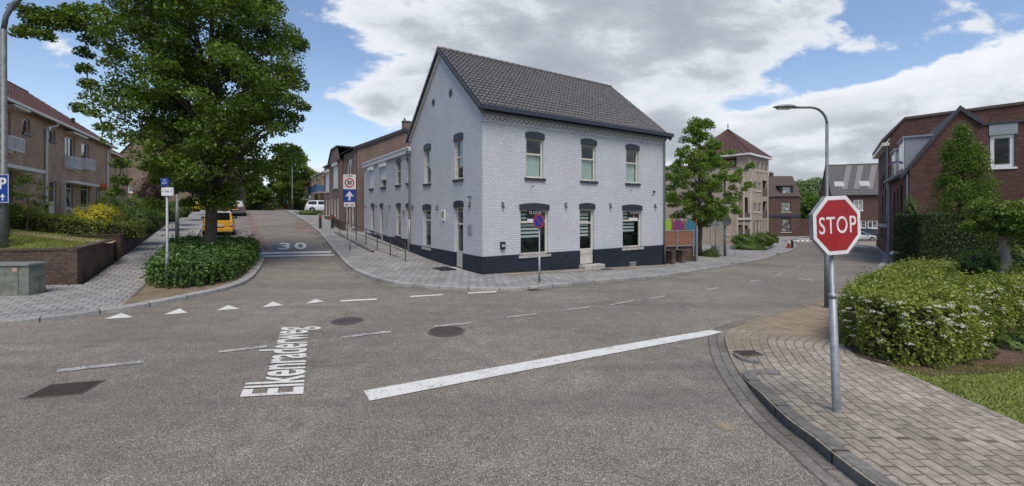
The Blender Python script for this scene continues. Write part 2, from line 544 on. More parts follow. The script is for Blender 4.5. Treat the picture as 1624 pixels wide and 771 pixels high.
BARK = ground_mat('bark', [(0.045, 0.038, 0.030), (0.10, 0.085, 0.07), (0.17, 0.15, 0.13)], 6, 30, 0.9)
BARK_PALE = ground_mat('pale_bark', [(0.12, 0.105, 0.085), (0.22, 0.20, 0.17), (0.30, 0.28, 0.24)], 6, 30, 0.9)
# ================================================================== SETTING
def drape(name, poly, dz, mat, step=1.0, uvfn=None, zfn=None, kind='structure', far=60):
    """a sheet lying dz above the ground (or on zfn), cut to the polygon"""
    poly = [Vector((p[0], p[1], 0)) for p in poly]
    bm = bmesh.new()
    vs = [bm.verts.new(p) for p in poly]
    for tri in tessellate_polygon([poly]):
        try: bm.faces.new([vs[i] for i in tri])
        except ValueError: pass
    xs = [p.x for p in poly]; ys = [p.y for p in poly]
    for ax, lo, hi in ((0, min(xs), max(xs)), (1, min(ys), max(ys))):
        c = math.floor(lo / step) * step + step * 0.37
        while c < hi:
            st = step if abs(c) < far else step * 4
            if c > lo:
                co = [0, 0, 0]; no = [0, 0, 0]; co[ax] = c; no[ax] = 1
                bmesh.ops.bisect_plane(bm, geom=bm.verts[:] + bm.edges[:] + bm.faces[:], plane_co=co, plane_no=no)
            c += st
    uvl = bm.loops.layers.uv.new('UVMap') if uvfn else None
    for v in bm.verts:
        z = zfn(v.co.x, v.co.y) if zfn else hgt(v.co.x, v.co.y)
        v.co.z = z + (dz(v.co.x, v.co.y) if callable(dz) else dz)
    if uvl:
        for f in bm.faces:
            for l in f.loops:
                l[uvl].uv = uvfn(l.vert.co.x, l.vert.co.y)
    bmesh.ops.recalc_face_normals(bm, faces=bm.faces)
    for f in bm.faces:
        if f.normal.z < 0: f.normal_flip()
    me = bpy.data.meshes.new(name); bm.to_mesh(me); bm.free()
    me.materials.append(mat)
    o = bpy.data.objects.new(name, me); COL.objects.link(o)
    if kind: o['kind'] = kind
    return o


def smooth_line(pts, n=6):
    """Catmull-Rom"""
    res = []
    p = [Vector((a[0], a[1])) for a in pts]
    for i in range(len(p) - 1):
        p0 = p[max(i - 1, 0)]; p1 = p[i]; p2 = p[i + 1]; p3 = p[min(i + 2, len(p) - 1)]
        for k in range(n):
            t = k / n
            q = 0.5 * ((2 * p1) + (p2 - p0) * t + (2 * p0 - 5 * p1 + 4 * p2 - p3) * t * t + (3 * p1 - p0 - 3 * p2 + p3) * t ** 3)
            res.append((q.x, q.y))
    res.append((p[-1].x, p[-1].y))
    return res


def offs(line, d):
    """offset to the left of travel by d"""
    o = []
    for i in range(len(line)):
        a = Vector(line[max(i - 1, 0)]); b = Vector(line[min(i + 1, len(line) - 1)])
        t = (b - a).normalized(); n = Vector((-t.y, t.x))
        q = Vector(line[i]) + n * d
        o.append((q.x, q.y))
    return o


def strip(name, line, w, z0, z1, mat, kind='structure', parent=None, closed_end=True, zb=-0.08):
    """kerb: line = road side edge, body to the left of travel; z0 -> z1 heights (z1 number or fn(i))"""
    a = line; b = offs(line, w)
    hf = z1 if callable(z1) else (lambda x, y: z1)
    bm = bmesh.new(); uvl = bm.loops.layers.uv.new('UVMap')
    prof = []
    L = 0.0; Ls = []
    for i in range(len(a)):
        if i: L += (Vector(a[i]) - Vector(a[i - 1])).length
        Ls.append(L)
        h = hgt(*a[i]); t = hf(*a[i])
        hb = hgt(*b[i])
        ch = min(0.02, max(0.0, t * 0.2))
        ax, ay = a[i]; bx, by = b[i]
        ex, ey = (bx - ax) / w, (by - ay) / w
        prof.append([bm.verts.new((ax, ay, h + zb)), bm.verts.new((ax, ay, h + t - ch)),
                     bm.verts.new((ax + ex * ch, ay + ey * ch, h + t)), bm.verts.new((bx, by, hb + t)), bm.verts.new((bx, by, hb + zb))])
    vv = [0, 0.12, 0.14, 0.14 + w, 0.3 + w]
    for i in range(len(a) - 1):
        for k in range(4):
            f = bm.faces.new((prof[i][k], prof[i + 1][k], prof[i + 1][k + 1], prof[i][k + 1]))
            for l, (li, lk) in zip(f.loops, ((i, k), (i + 1, k), (i + 1, k + 1), (i, k + 1))):
                l[uvl].uv = (Ls[li], vv[lk])
    for e in (0, -1):
        bm.faces.new(prof[e])
    bmesh.ops.recalc_face_normals(bm, faces=bm.faces)
    me = bpy.data.meshes.new(name); bm.to_mesh(me); bm.free()
    me.materials.append(mat)
    o = bpy.data.objects.new(name, me); COL.objects.link(o)
    if kind: o['kind'] = kind
    return o


def polyline_uv(line):
    pts = np.array(line); seg = pts[1:] - pts[:-1]; ln = np.hypot(seg[:, 0], seg[:, 1]); cum = np.concatenate([[0], np.cumsum(ln)])

    def uv(x, y):
        d = np.array([x, y]) - pts[:-1]
        t = np.clip((d * seg).sum(1) / (ln ** 2 + 1e-9), 0, 1)
        q = pts[:-1] + seg * t[:, None]
        dd = np.hypot(x - q[:, 0], y - q[:, 1])
        i = int(dd.argmin())
        return (float(cum[i] + ln[i] * t[i]), float(dd[i]))
    return uv


def rsuv(x, y):
    r, s = rs(x, y)
    return (r + 40, s + 20)


def rsuv_t(x, y):
    r, s = rs(x, y)
    return (s + 40, r + 40)


# ground: one sheet to the horizon, slightly under every paved sheet
def build_ground():
    m = MB()
    def axis():
        a = [-900, -600, -400, -250, -170, -130, -100]
        v = -90.0
        while v <= 120: a.append(v); v += 3.0
        return a + [140, 170, 220, 300, 420, 600, 900]
    xs = axis(); ys = [y for y in axis()]
    for y in ys:
        for x in xs:
            cx = max(-110, min(140, x)); cy = max(-60, min(140, y))
            m.v.append((x, y, hgt(cx, cy) - 0.10))
    n = len(xs)
    for j in range(len(ys) - 1):
        for i in range(n - 1):
            m.f.append((j * n + i, j * n + i + 1, (j + 1) * n + i + 1, (j + 1) * n + i))
    o = m.build('ground', EARTH); tag(o, kind='structure')


build_ground()

road_poly = [W(-60, -60), W(90, -60), W(90, 75), W(-8, 75), W(-12, 130), W(-55, 130), W(-55, 20), W(-60, 0)]
road_poly = [(-60, -12), (60, -12), (110, 10), (110, 110), (40, 110), W(12, 30), W(1, 12), W(1, 75), W(-2, 110), W(-10.2, 110), W(-10.2, 8), W(-14, -0.5), (-60, 1.5)]
road = drape('road', road_poly, 0.0, ASPHALT, 1.5)

BEDSOIL = ground_mat('dry_bed_soil', [(0.10, 0.075, 0.05), (0.20, 0.155, 0.105), (0.32, 0.25, 0.17)], 3, 40)
# --- left kerb line (junction corner of the planting island)
Lk = [(-60, -9), (-36, 1.0), (-20, 5.2), (-13.5, 7.75)] + [P(*q) for q in ((54, 513), (165, 498), (215, 491), (300, 474), (365, 459), (400, 443))] + [W(-6.95, 7.6), W(-6.95, 9.6)]
Lk = smooth_line(Lk, 6)
strip('kerb', Lk, 0.30, 0, 0.11, KERB)
# end of island, parking bay beyond
isl_end = smooth_line([W(-6.95, 9.6), W(-7.2, 10.6), W(-8.4, 11.3), W(-9.9, 11.6)], 4)
strip('kerb', isl_end, 0.30, 0, 0.11, KERB)
bayk = [W(-9.9, 11.5 + i * 1.5) for i in range(70)]
strip('kerb', bayk, 0.14, 0, 0.10, KERB)
i1 = [p for p in Lk]
pav_left = i1[:] + [W(-7.0, 10.6), W(-8.4, 11.3), W(-9.95, 11.6), W(-9.95, 116), W(-12.15, 116), W(-12.15, 4.5), (-16.5, 13.4), (-40, 9), (-60, 1)]
drape('sidewalk', pav_left, 0.095, PAVER, 1.0, rsuv)
# soil of the planting island, edged with red bricks
isl = offs([p for p in Lk if rs(*p)[0] > -10.45], 0.22) + [W(-7.3, 10.2), W(-10.45, 11.0)]
drape('soil_bed', isl, 0.107, BEDSOIL, 0.7)
strip('edging', [W(-10.45, 1.3 + 0.8 * i) for i in range(13)], 0.08, 0, 0.135, PAVER_RED)
# red brick gutter strip and parking bay
drape('brick_strip', [W(-6.93, 7.6), W(-6.6, 6.6), W(-6.45, 9), W(-6.45, 60), W(-6.95, 60)], 0.006, PAVER_RED, 1.0, rsuv_t)
drape('parking_bay', [W(-6.95, 10.0), W(-6.95, 60), W(-9.85, 60), W(-9.85, 11.65), W(-8.4, 11.35), W(-7.2, 10.65)], 0.010, PAVER_BAY, 1.0, rsuv_t)

# --- white house corner kerb
Rk_w = [P(*q) for q in ((500, 364), (525, 393), (547, 419), (569, 434), (605, 447), (642, 454), (700, 459), (745, 461), (800, 462), (850, 459), (900, 453), (1000, 444), (1060, 438), (1098, 432))]
Rk_w = [W(-2.55, 58), W(-2.55, 44)] + [W(-2.6, 32)] + Rk_w
Rk = smooth_line(Rk_w[::-1], 5)        # travel so that the footway is on the right -> reverse
Rk = Rk[::-1]


def kerb_h_white(x, y):
    r, s = rs(x, y)
    return 0.03 + 0.075 * sstep(-3.0, -4.6, r) * 1.0 + 0.055 * sstep(-2.2, 0.5, r) if s < 9 else 0.10


strip('kerb', Rk, 0.15, 0, lambda x, y: 0.105 if rs(x, y)[1] > 3 or rs(x, y)[0] < 1.2 else 0.085, KERB)
strip('gutter', offs(Rk, -0.32), 0.31, 0, 0.007, GUTTER, zb=-0.01)
rk2 = smooth_line([P(1098, 432), P(1130, 427), P(1165, 421)], 4)
strip('kerb', rk2, 0.15, 0, 0.088, KERB)
rk3 = smooth_line([P(1165, 421), P(1190, 417), P(1215, 411)], 4)
strip('kerb', rk3, 0.18, 0, 0.13, KERB)
rk4 = smooth_line([P(1215, 411), P(1235, 404)], 3)
strip('kerb', rk4, 0.15, 0, 0.088, KERB)
rk5 = smooth_line([P(1235, 405), P(1252, 400), P(1261, 395), P(1262, 390), P(1254, 386), P(1243, 383)], 5)
strip('kerb', rk5, 0.20, 0, 0.14, KERB)
pav_white = Rk + rk2[1:] + rk3[1:] + rk4[1:] + rk5[1:] + [(50, 72), (20, 60), W(12, 16), W(0.3, 0.3), W(0.3, 60), W(-2.5, 60)]
drape('sidewalk', pav_white, lambda x, y: 0.088 if rs(x, y)[0] < 1 else 0.075, PAVER, 1.0, rsuv)
# street forecourt of the small house: worn tile band beside the wall
drape('brick_crossing', [W(-4.3, 19.5), W(-2.75, 17.5), W(-2.65, 27.5), W(-3.3, 29)], 0.007, PAVER_RED, 1.0, rsuv)
drape('sidewalk_edge', [W(0, -0.1), W(11, -0.1), W(11, -0.75), W(0, -0.75)], 0.084, PAVER_SAND, 1.0, rsuv)

# --- right bottom corner
G_px = ((1384, 790), (1345, 758), (1290, 712), (1247, 679), (1205, 636), (1170, 590), (1155, 560), (1150, 535), (1168, 522), (1215, 508), (1275, 492), (1322, 472), (1362, 450), (1388, 428), (1400, 411), (1397, 400), (1384, 392), (1366, 386))
Gw = [P(*q) for q in G_px]
Gl = smooth_line([(3.35, 0.6), (3.2, 2.6)] + Gw[1:] + [(66, 68)], 5)
Gl = Gl[::-1]                            # travel far -> near: footway on the left
kx0, ky0 = P(1172, 588)


def dzc(x, y):
    d = math.hypot(x - kx0, y - ky0)
    near = 1.0 if y < ky0 + 0.2 else 0.0
    return 0.02 + 0.10 * sstep(0.25, 1.3, d) * (sstep(ky0 + 0.3, ky0 - 0.5, y)) + 0.035 * sstep(0.3, 2.0, d) * sstep(ky0 - 0.2, ky0 + 0.8, y)


uvc = polyline_uv(Gl)
inner_px = ((1700, 728), (1624, 690), (1560, 660), (1500, 634), (1430, 600), (1396, 572), (1372, 548), (1350, 520), (1342, 495))
inner = [P(*q) for q in inner_px]
hedge_w = [(7.2, 8.9), (9.5, 11.2), (13.0, 14.6), (16.2, 17.3)]
pavC = [p for p in Gl if True] + [(3.5, -3), (9.5, -3), (9.0, 3.2)] + inner + [(7.2, 8.9)] + hedge_w[1:] + [(19.8, 21.2), (24.3, 26.5), (47, 55), (66, 80)]
drape('sidewalk', pavC, lambda x, y: dzc(x, y), PAVER_SAND, 0.35, uvc, far=22)
# thin dark kerb with a rounded start, and gutter bricks along the bend
kl = [p for p in Gl if p[1] < ky0 - 0.15]
kl = offs(kl, 0.02)
_c0, _c1 = Vector(kl[0]), Vector(kl[1])
_t = (_c1 - _c0).normalized(); _n = Vector((-_t.y, _t.x))
_arc = [_c0 + _n * 0.42 * (1 - math.cos(a)) - _t * 0.30 * math.sin(a) for a in [math.pi * .62 * (1 - i / 7) for i in range(7)]]
kl = [(p.x, p.y) for p in _arc] + kl
strip('kerb', kl, 0.17, 0, lambda x, y: dzc(x, y) + 0.012 if y < ky0 - 0.6 else dzc(x, y) + 0.03, KERB_DARK)
strip('gutter', offs([p for p in Gl if p[1] < 16], -0.30), 0.30, 0, 0.008, GUTTER, zb=-0.01)
far_k = [p for p in Gl if p[1] >= 15 and p[1] < 66]
strip('kerb', far_k, 0.30, 0, 0.075, KERB)
nk = smooth_line([P(1162, 566), P(1175, 574), P(1203, 580)], 5)
strip('kerb', nk, 0.07, 0, 0.075, KERB_DARK)
# blown sand over the corner paving
sand1 = smooth_line([P(*q) for q in ((1150, 534), (1210, 512), (1275, 497), (1320, 478), (1345, 485), (1322, 506), (1270, 515), (1210, 532), (1190, 556), (1168, 556), (1150, 534))], 4)


def sandy_mat():
    m, t = newmat('sand_dust')
    tc = t.n('ShaderNodeTexCoord'); ob = tc.outputs['Object']
    n = t.noise(ob, 2.6, 7, 0.7, 0.4); n2 = t.noise(ob, 60, 3, 0.6)
    a = t.n('ShaderNodeAttribute', attribute_name='edge')
    f = t.m('MULTIPLY', t.rng(t.m('ADD', n, t.m('MULTIPLY', n2, 0.15)), 0.34, 0.66), t.rng(a.outputs['Fac'], 0.0, 1.0))
    c = t.ramp(n2, [(0.3, (0.30, 0.235, 0.15)), (0.7, (0.43, 0.35, 0.25))])
    tr = t.n('ShaderNodeBsdfTransparent')
    mx = t.n('ShaderNodeMixShader', {0: t.m('MULTIPLY', f, 0.74), 1: tr.outputs[0], 2: pbsdf(t, c, 0.95, spec=0.1)})
    out(t, mx.outputs[0])
    return m


SANDD = sandy_mat()


def sandpatch(poly, dz, falloff=0.5, name='sand'):
    o = drape(name, poly, dz, SANDD, 0.2, far=25)
    at = o.data.attributes.new('edge', 'FLOAT', 'POINT')
    uv = polyline_uv(poly + [poly[0]])
    vals = [min(1.0, uv(v.co.x, v.co.y)[1] / falloff) for v in o.data.vertices]
    at.data.foreach_set('value', vals)
    return o


sandpatch([P(*q) for q in ((1130, 545), (1135, 525), (1180, 505), (1240, 490), (1300, 470), (1350, 445), (1375, 440), (1350, 470), (1350, 500), (1370, 545), (1340, 560), (1290, 545), (1240, 545), (1200, 570), (1190, 590), (1165, 600), (1150, 575))], lambda x, y: max(0.0, dzc(x, y) + 0.012) if uvc(x, y)[1] > 0 else 0.02, 0.6)
sandpatch([(P(1152, 678)[0] + 0.17 * math.cos(a) * (1 + 0.15 * math.sin(3 * a)), P(1152, 678)[1] + 0.13 * math.sin(a)) for a in [i * math.pi / 10 for i in range(20)]], 0.012, 0.07)

# painted markings -------------------------------------------------
def mark(pxs, mat=PAINT, dz=0.012, name='road_marking'):
    return drape(name, [P(*q) for q in pxs], dz, mat, 0.5)


mark(((577, 621), (1128, 524), (1147, 527), (1120, 534), (586, 637)), name='stop_line')
for q in (((165, 507), (193, 497), (211, 504)), ((259, 500), (285, 490), (298, 497)), ((343, 493), (362, 484.5), (380, 490.5)), ((416, 488), (433, 479), (450, 485)), ((484, 482.5), (500, 475), (515, 479))):
    mark(q, name='give_way_triangle')
for (a, b, w) in (((540, 478), (598, 475), 2.2), ((650, 471), (702, 468), 2.0), ((742, 465.5), (787, 463), 1.8)):
    mark(((a[0], a[1] - w / 2), (b[0], b[1] - w / 2), (b[0], b[1] + w / 2), (a[0], a[1] + w / 2)))
for (a, b, w) in (((90, 589), (228, 574), 4.5), ((347, 559), (424, 550), 3.2), ((541, 536), (620, 526.5), 3), ((688, 518.5), (747, 513), 2.6), ((804, 504), (852, 498.5), 2.2), ((897, 492.5), (935, 487.5), 1.9), ((968, 484), (1005, 477.5), 1.7), ((1030, 474), (1056, 470), 1.5),
                  ((1120, 459.5), (1140, 457), 1.3), ((1190, 447), (1205, 444.5), 1.2), ((1232, 436), (1240, 433.5), 1.1), ((1263, 424), (1270, 421.5), 1.0), ((1266, 442), (1290, 445), 1.2)):
    mark(((a[0], a[1] - w / 2), (b[0], b[1] - w / 2), (b[0], b[1] + w / 2), (a[0], a[1] + w / 2)), PAINT_OLD)
for (a, b, w) in (((412, 402.0), (525, 400.0), 3.0), ((412, 407.0), (530, 404.6), 2.0)):
    mark(((a[0], a[1] - w / 2), (b[0], b[1] - w / 2), (b[0], b[1] + w / 2), (a[0], a[1] + w / 2)))
# far zebra / yield teeth
for i in range(8):
    u = 1240 + i * 7.5
    mark(((u, 380.5), (u + 4.5, 380.5), (u + 6, 383.4), (u + 1, 383.4)))
mark(((1238, 378.6), (1292, 378.6), (1292, 379.3), (1238, 379.3)))


def road_text(s, org, ex, ey, hx, wid, name, bold=0.0, mat=PAINT, dz=0.014):
    """lettering painted on the road; org = left end of the baseline, ex = reading direction, ey = up direction; wid = total width, hx = cap height"""
    o = text_mesh(name, s, 1.0, mat, extrude=0.0, bold=bold, align='LEFT')
    me = o.data
    xs = [v.co.x for v in me.vertices]; ys = [v.co.y for v in me.vertices]
    x0, x1 = min(xs), max(xs)
    cap = 0.72
    base = -0.35 if False else None
    b0 = min(v.co.y for v in me.vertices if v.co.x < x0 + 0.3)
    for v in me.vertices:
        a = (v.co.x - x0) / (x1 - x0) * wid; b = (v.co.y - b0) / cap * hx
        x = org[0] + ex[0] * a + ey[0] * b; y = org[1] + ex[1] * a + ey[1] * b
        v.co = (x, y, hgt(x, y) + dz)
    if (ex[0] * ey[1] - ex[1] * ey[0]) < 0: me.flip_normals()
    o['kind'] = 'structure'
    return o


b0 = P(481, 626); b1 = P(489, 519)
Lx = Vector((b1[0] - b0[0], b1[1] - b0[1])); wl = Lx.length; ex = (Lx.x / wl, Lx.y / wl)
c0 = P(380, 631); cy = Vector((c0[0] - b0[0], c0[1] - b0[1]))
road_text('Elkenraderweg', b0, ex, tuple(cy.normalized()), cy.length, wl, 'road_lettering', bold=0.017)
# the 30 on the carriageway
n0 = P(441, 396.2); n1 = P(486, 395.2)
vx = Vector((n1[0] - n0[0], n1[1] - n0[1])); n2 = P(443, 386); vy = Vector((n2[0] - n0[0], n2[1] - n0[1]))
road_text('3', n0, tuple(vx.normalized()), tuple(vy.normalized()), vy.length * 0.98, vx.length * 0.42, 'road_number', bold=0.02)
n3 = (n0[0] + vx.x * 0.58, n0[1] + vx.y * 0.58)
road_text('0', n3, tuple(vx.normalized()), tuple(vy.normalized()), vy.length * 0.98, vx.length * 0.44, 'road_number', bold=0.02)

# manholes and drains ----------------------------------------------
IRON = plain('cast_iron', (0.105, 0.080, 0.070), 0.6, 0.5, 0.35, 20)
IRON_LT = plain('worn_cast_iron', (0.16, 0.13, 0.112), 0.5, 0.5, 0.3, 20)


def manhole(u, v, label, r=0.33):
    x, y = P(u, v); z = hgt(x, y)
    t = empty('manhole_cover', (x, y, z)); tag(t, label, 'manhole cover', 'round manhole covers in the junction')
    m = MB(); seg = 40
    for i in range(seg):
        a0 = 2 * math.pi * i / seg; a1 = 2 * math.pi * (i + 1) / seg
        pa = [(math.cos(a) * q, math.sin(a) * q) for a in (a0, a1) for q in (r, r + 0.055)]
        m.quad((*pa[0], 0.016), (*pa[1], 0.010), (*pa[3], 0.010), (*pa[2], 0.016))
    m.build('ring', IRON_LT, t)
    m = MB(); m.tube([(0, 0, -0.02), (0, 0, 0.011)], r - 0.012, 40)
    c = m.build('cover', IRON, t)
    m = MB()
    for q in (0.10, 0.19, 0.27):
        k = int(q * 60)
        for i in range(k):
            a = 2 * math.pi * (i + 0.5 * (k % 2)) / k; w = math.pi / k * 0.62
            pts = [(math.cos(a + s1 * w) * (q + s2 * 0.028), math.sin(a + s1 * w) * (q + s2 * 0.028), 0.0155) for s1, s2 in ((-1, -1), (-1, 1), (1, 1), (1, -1))]
            m.poly(pts)
    m.build('tread', IRON_LT, c)


manhole(708, 526, 'round iron manhole cover touching the faded centre dash, nearer to the stop line')
manhole(551, 509.5, 'round iron manhole cover between give-way triangles and faded dashes', 0.30)
x, y = P(104, 618); dA = Vector(P(160, 598)) - Vector(P(82, 604)); dB = Vector(P(52, 638)) - Vector(P(82, 604))
dx = dA.normalized(); dy = Vector((-dx.y, dx.x))
g = empty('drain_cover', (x, y, hgt(x, y)), math.atan2(dx.y, dx.x)); tag(g, 'rectangular ribbed iron cover in the asphalt at far left', 'drain cover')
gw, gd = 0.66 / 2, 0.50 / 2
MB().box(-gw, -gd, -0.02, gw, gd, 0.010).build('frame', IRON_LT, g)
m = MB()
for i in range(17):
    xx = -gw + 0.05 + i * (2 * gw - 0.1) / 16
    m.box(xx - 0.013, -gd + 0.04, 0.010, xx + 0.013, gd - 0.04, 0.022)
m.build('rib', IRON, g)
for (u, v, nm, lab) in ((1186, 564, 'drain_grate', 'small iron gully grate at the sandy paved corner'), (846, 460.5, 'drain_grate', 'rusty kerb gully opposite the no-parking sign')):
    x, y = P(u, v); e = empty(nm, (x, y, hgt(x, y) + (dzc(x, y) if u > 1000 else 0.0)), 0.1 if u > 1000 else 0.58); tag(e, lab, 'drain')
    MB().box(-0.2, -0.12, -0.02, 0.2, 0.12, 0.022).build('frame', IRON_LT, e)
    m = MB()
    for i in range(9):
        xx = -0.17 + i * 0.0425
        m.box(xx - 0.012, -0.1, 0.022, xx + 0.012, 0.1, 0.03)
    m.build('rib', IRON, e)

# --- left garden behind the brick wall
def gz(x, y):
    r, s = rs(x, y)
    return max(1.27 + 0.17 * max(0, min(4.2, -r - 12.6, y - 13.75)), hgt(x, y) + 0.42) if s < 60 else hgt(x, y) + 0.3


gard = [W(-12.42, 4.7), W(-12.42, 60), W(-60, 60), W(-60, -10), (-40, 9.5), (-16.5, 13.35)]
drape('garden_lawn', gard, 0.0, LAWN, 1.2, zfn=gz)
drape('garden_path', [(-15.5, 16.6), (-19.5, 15.8), (-26, 15.5), (-26, 16.5), (-20, 17.0), (-16.6, 18.0)], 0.02, SAND, 0.8, zfn=gz)

# --- right lawn and soil
lawnR = [(9.0, 3.2)] + inner + [(7.2, 8.9)] + hedge_w[1:] + [(19.8, 21.2), (24.5, 25.6), (33, 20), (34, -3), (9.5, -3)]
drape('lawn', lawnR, 0.05, LAWN, 1.0)
# ================================================================== BUILDINGS
def pt_front(y0=0.0):
    return lambda u, z, d: (u, y0 + d, z)
def pt_left(x0=0.0):
    return lambda u, z, d: (x0 + d, u, z)
def pt_right(x0):
    return lambda u, z, d: (x0 - d, u, z)
def pt_back(y0):
    return lambda u, z, d: (u, y0 - d, z)


def wall_cells(m, pt, u0, u1, z0, z1, ops=(), depth=0.12):
    us = sorted({u0, u1, *[min(max(v, u0), u1) for o in ops for v in o[:2]]}); zs = sorted({z0, z1, *[min(max(v, z0), z1) for o in ops for v in o[2:4]]})
    for i in range(len(us) - 1):
        for j in range(len(zs) - 1):
            uc = (us[i] + us[i + 1]) / 2; zc = (zs[j] + zs[j + 1]) / 2
            if any(o[0] < uc < o[1] and o[2] < zc < o[3] for o in ops): continue
            m.quad(pt(us[i], zs[j], 0), pt(us[i + 1], zs[j], 0), pt(us[i + 1], zs[j + 1], 0), pt(us[i], zs[j + 1], 0))
    for o in ops:
        a, b, c, d = o[0], o[1], max(o[2], z0), min(o[3], z1)
        if c >= d: continue
        m.quad(pt(a, c, 0), pt(a, c, depth), pt(a, d, depth), pt(a, d, 0))
        m.quad(pt(b, c, 0), pt(b, d, 0), pt(b, d, depth), pt(b, c, depth))
        if o[2] >= z0: m.quad(pt(a, c, 0), pt(b, c, 0), pt(b, c, depth), pt(a, c, depth))
        if o[3] <= z1: m.quad(pt(a, d, 0), pt(a, d, depth), pt(b, d, depth), pt(b, d, 0))
    return m


def win(b, pt, r, depth=0.12, fw=0.07, transom=None, mull=0, frame=None, pane=None, sill=None, lintel=None, sillw=0.08, lh=0.22, door=None, name=None):
    """one window: frame mesh > pane, sill, lintel"""
    a, bb, c, d = r
    frame = frame or CREAM; pane = pane or PANE
    m = MB(); d0, d1 = depth - 0.035, depth + 0.03
    m.obox(pt, a + .003, a + fw, c + .003, d - .003, d0, d1); m.obox(pt, bb - fw, bb - .003, c + .003, d - .003, d0, d1)
    m.obox(pt, a + fw, bb - fw, c + .003, c + fw, d0, d1); m.obox(pt, a + fw, bb - fw, d - fw, d - .003, d0, d1)
    if transom:
        zt = c + (d - c) * transom
        m.obox(pt, a + fw, bb - fw, zt - fw * .45, zt + fw * .45, d0 - 0.01, d1)
    for k in range(mull):
        uu = a + (bb - a) * (k + 1) / (mull + 1)
        m.obox(pt, uu - fw * .4, uu + fw * .4, c + fw, d - fw, d0 + 0.002, d1 - 0.002)
    w = m.build(name or ('door' if door else 'window'), frame, b)
    if door:
        MB().obox(pt, a + fw, bb - fw, c + fw, c + fw + door[0], d0 + .01, d1).build('door_panel', door[1], w)
    MB().obox(pt, a + fw * .8, bb - fw * .8, c + fw * .8 + (door[0] if door else 0), d - fw * .8, depth - 0.004, depth + 0.006).build('pane', pane, w)
    if sill:
        MB().obox(pt, a - sillw, bb + sillw, c - 0.11, c - 0.002, -0.07, depth - 0.04).build('sill', sill, w)
    if lintel:
        lm = MB(); n = 8; pa = []
        for k in range(n + 1):
            u = a - 0.05 + (bb - a + 0.10) * k / n; pa.append((u, 0.07 * (1 - ((k - n / 2) / (n / 2)) ** 2)))
        for k in range(n):
            u0_, h0 = pa[k]; u1_, h1 = pa[k + 1]
            lm.hexa([pt(u0_, d - .03, -0.03), pt(u1_, d - .03, -0.03), pt(u1_, d - .03, 0.05), pt(u0_, d - .03, 0.05),
                     pt(u0_, d + lh + h0, -0.03), pt(u1_, d + lh + h1, -0.03), pt(u1_, d + lh + h1, 0.05), pt(u0_, d + lh + h0, 0.05)])
        lm.build('lintel', lintel, w)
    return w


def tiles(a, b, c, d, tw=0.30, th=0.34, amp=0.022, ns=6, lift=0.03):
    """pantiles: a,b eaves left/right; d,c ridge left/right (may differ in length)"""
    a, b, c, d = map(Vector, (a, b, c, d))
    m = MB()
    nx = max(1, int(((b - a).length + (c - d).length) / 2 / tw)); ny = max(1, int((d - a).length / th))
    nrm = (b - a).cross(d - a).normalized()
    if nrm.z < 0: nrm = -nrm
    N = nx * ns
    rows = []
    for j in range(ny):
        for e in (0, 1):
            t = (j + e) / ny
            L = a.lerp(d, t); Rr = b.lerp(c, t)
            off = lift if e == 0 else 0.0
            row = []
            for i in range(N + 1):
                f = i / N
                ph = (i % ns) / ns
                w = amp * (math.cos(2 * math.pi * ph) + 0.35 * math.cos(4 * math.pi * ph))
                p = L.lerp(Rr, f) + nrm * (w + off)
                row.append(tuple(p))
            rows.append(row)
    for row in rows: m.v += row
    for j in range(len(rows) - 1):
        for i in range(N):
            q = j * (N + 1) + i
            m.f.append((q, q + 1, q + N + 2, q + N + 1))
    return m


def root(name, loc, ang, label, cat, group=None):
    o = empty(name, loc, ang); tag(o, label, cat, group); return o


def local_line(o, ang):
    """pixel -> (u,z,Y) on the vertical plane through o with direction ang; z relative to o[2]"""
    dx, dy = math.cos(ang), math.sin(ang)
    def f(u, v=None):
        k = (u - U0) / F
        t = (o[0] - k * o[1]) / (k * dy - dx); Y = o[1] + t * dy
        return (t, None if v is None else EYE - (v - V0) * Y / F - o[2], Y)
    return f


def pxrect(f, ul, ur, vt, vb, vm=None):
    """opening from pixels: heights are read at the left jamb unless vm given as (vt,vb) at centre"""
    t0, zt, _ = f(ul, vt); _, zb, _ = f(ul, vb)
    t1 = f(ur)[0]
    return (min(t0, t1), max(t0, t1), zb, zt)


def downpipe(b, x, y, z0, z1, mat, r=0.045, name='downpipe'):
    return MB().tube([(x, y, z0), (x, y, z1)], r, 8).build(name, mat, b, smooth=True)


# ------------------------------------------------------------------ white corner house
ANG_R = math.atan2(RY, RX)
GUT = BLUEGREY
house = root('corner_house', (CX, CY, 0), ANG_R, 'white painted brick corner house with dark blue plinth and tiled gable roof', 'house')
FW, FD, EH, RH = 11.0, 8.0, 6.50, 9.93
pf, pl_, pr_, pb_ = pt_front(0), pt_left(0), pt_right(FW), pt_back(FD)
GF = dict(a=(1.78, 3.24, .70, 2.60), c=(7.85, 9.22, .72, 2.60), door=(5.05, 5.95, -0.02, 2.66))
UP = dict(a=(2.08, 2.98, 3.92, 5.60), b=(5.15, 6.05, 3.92, 5.60), c=(8.10, 9.0, 3.92, 5.60))
SG = dict(w=(5.14, 6.14, .72, 2.62), d=(1.66, 2.50, 0.08, 2.72)); SU = dict(a=(1.68, 2.50, 3.90, 5.60), b=(5.16, 5.98, 3.90, 5.60))
PZ = 0.75
m = MB()
wall_cells(m, pf, 0, FW, PZ, EH, list(GF.values()) + list(UP.values()), 0.16)
wall_cells(m, pl_, 0, FD, PZ, EH, list(SG.values()) + list(SU.values()), 0.16)
wall_cells(m, pr_, 0, FD, PZ, EH); wall_cells(m, pb_, 0, FW, PZ, EH)
for X in (0, FW):
    m.poly([(X, 0, EH), (X, FD, EH), (X, FD / 2, RH)])
m.build('wall', WHITE_BRICK, house)
m = MB()
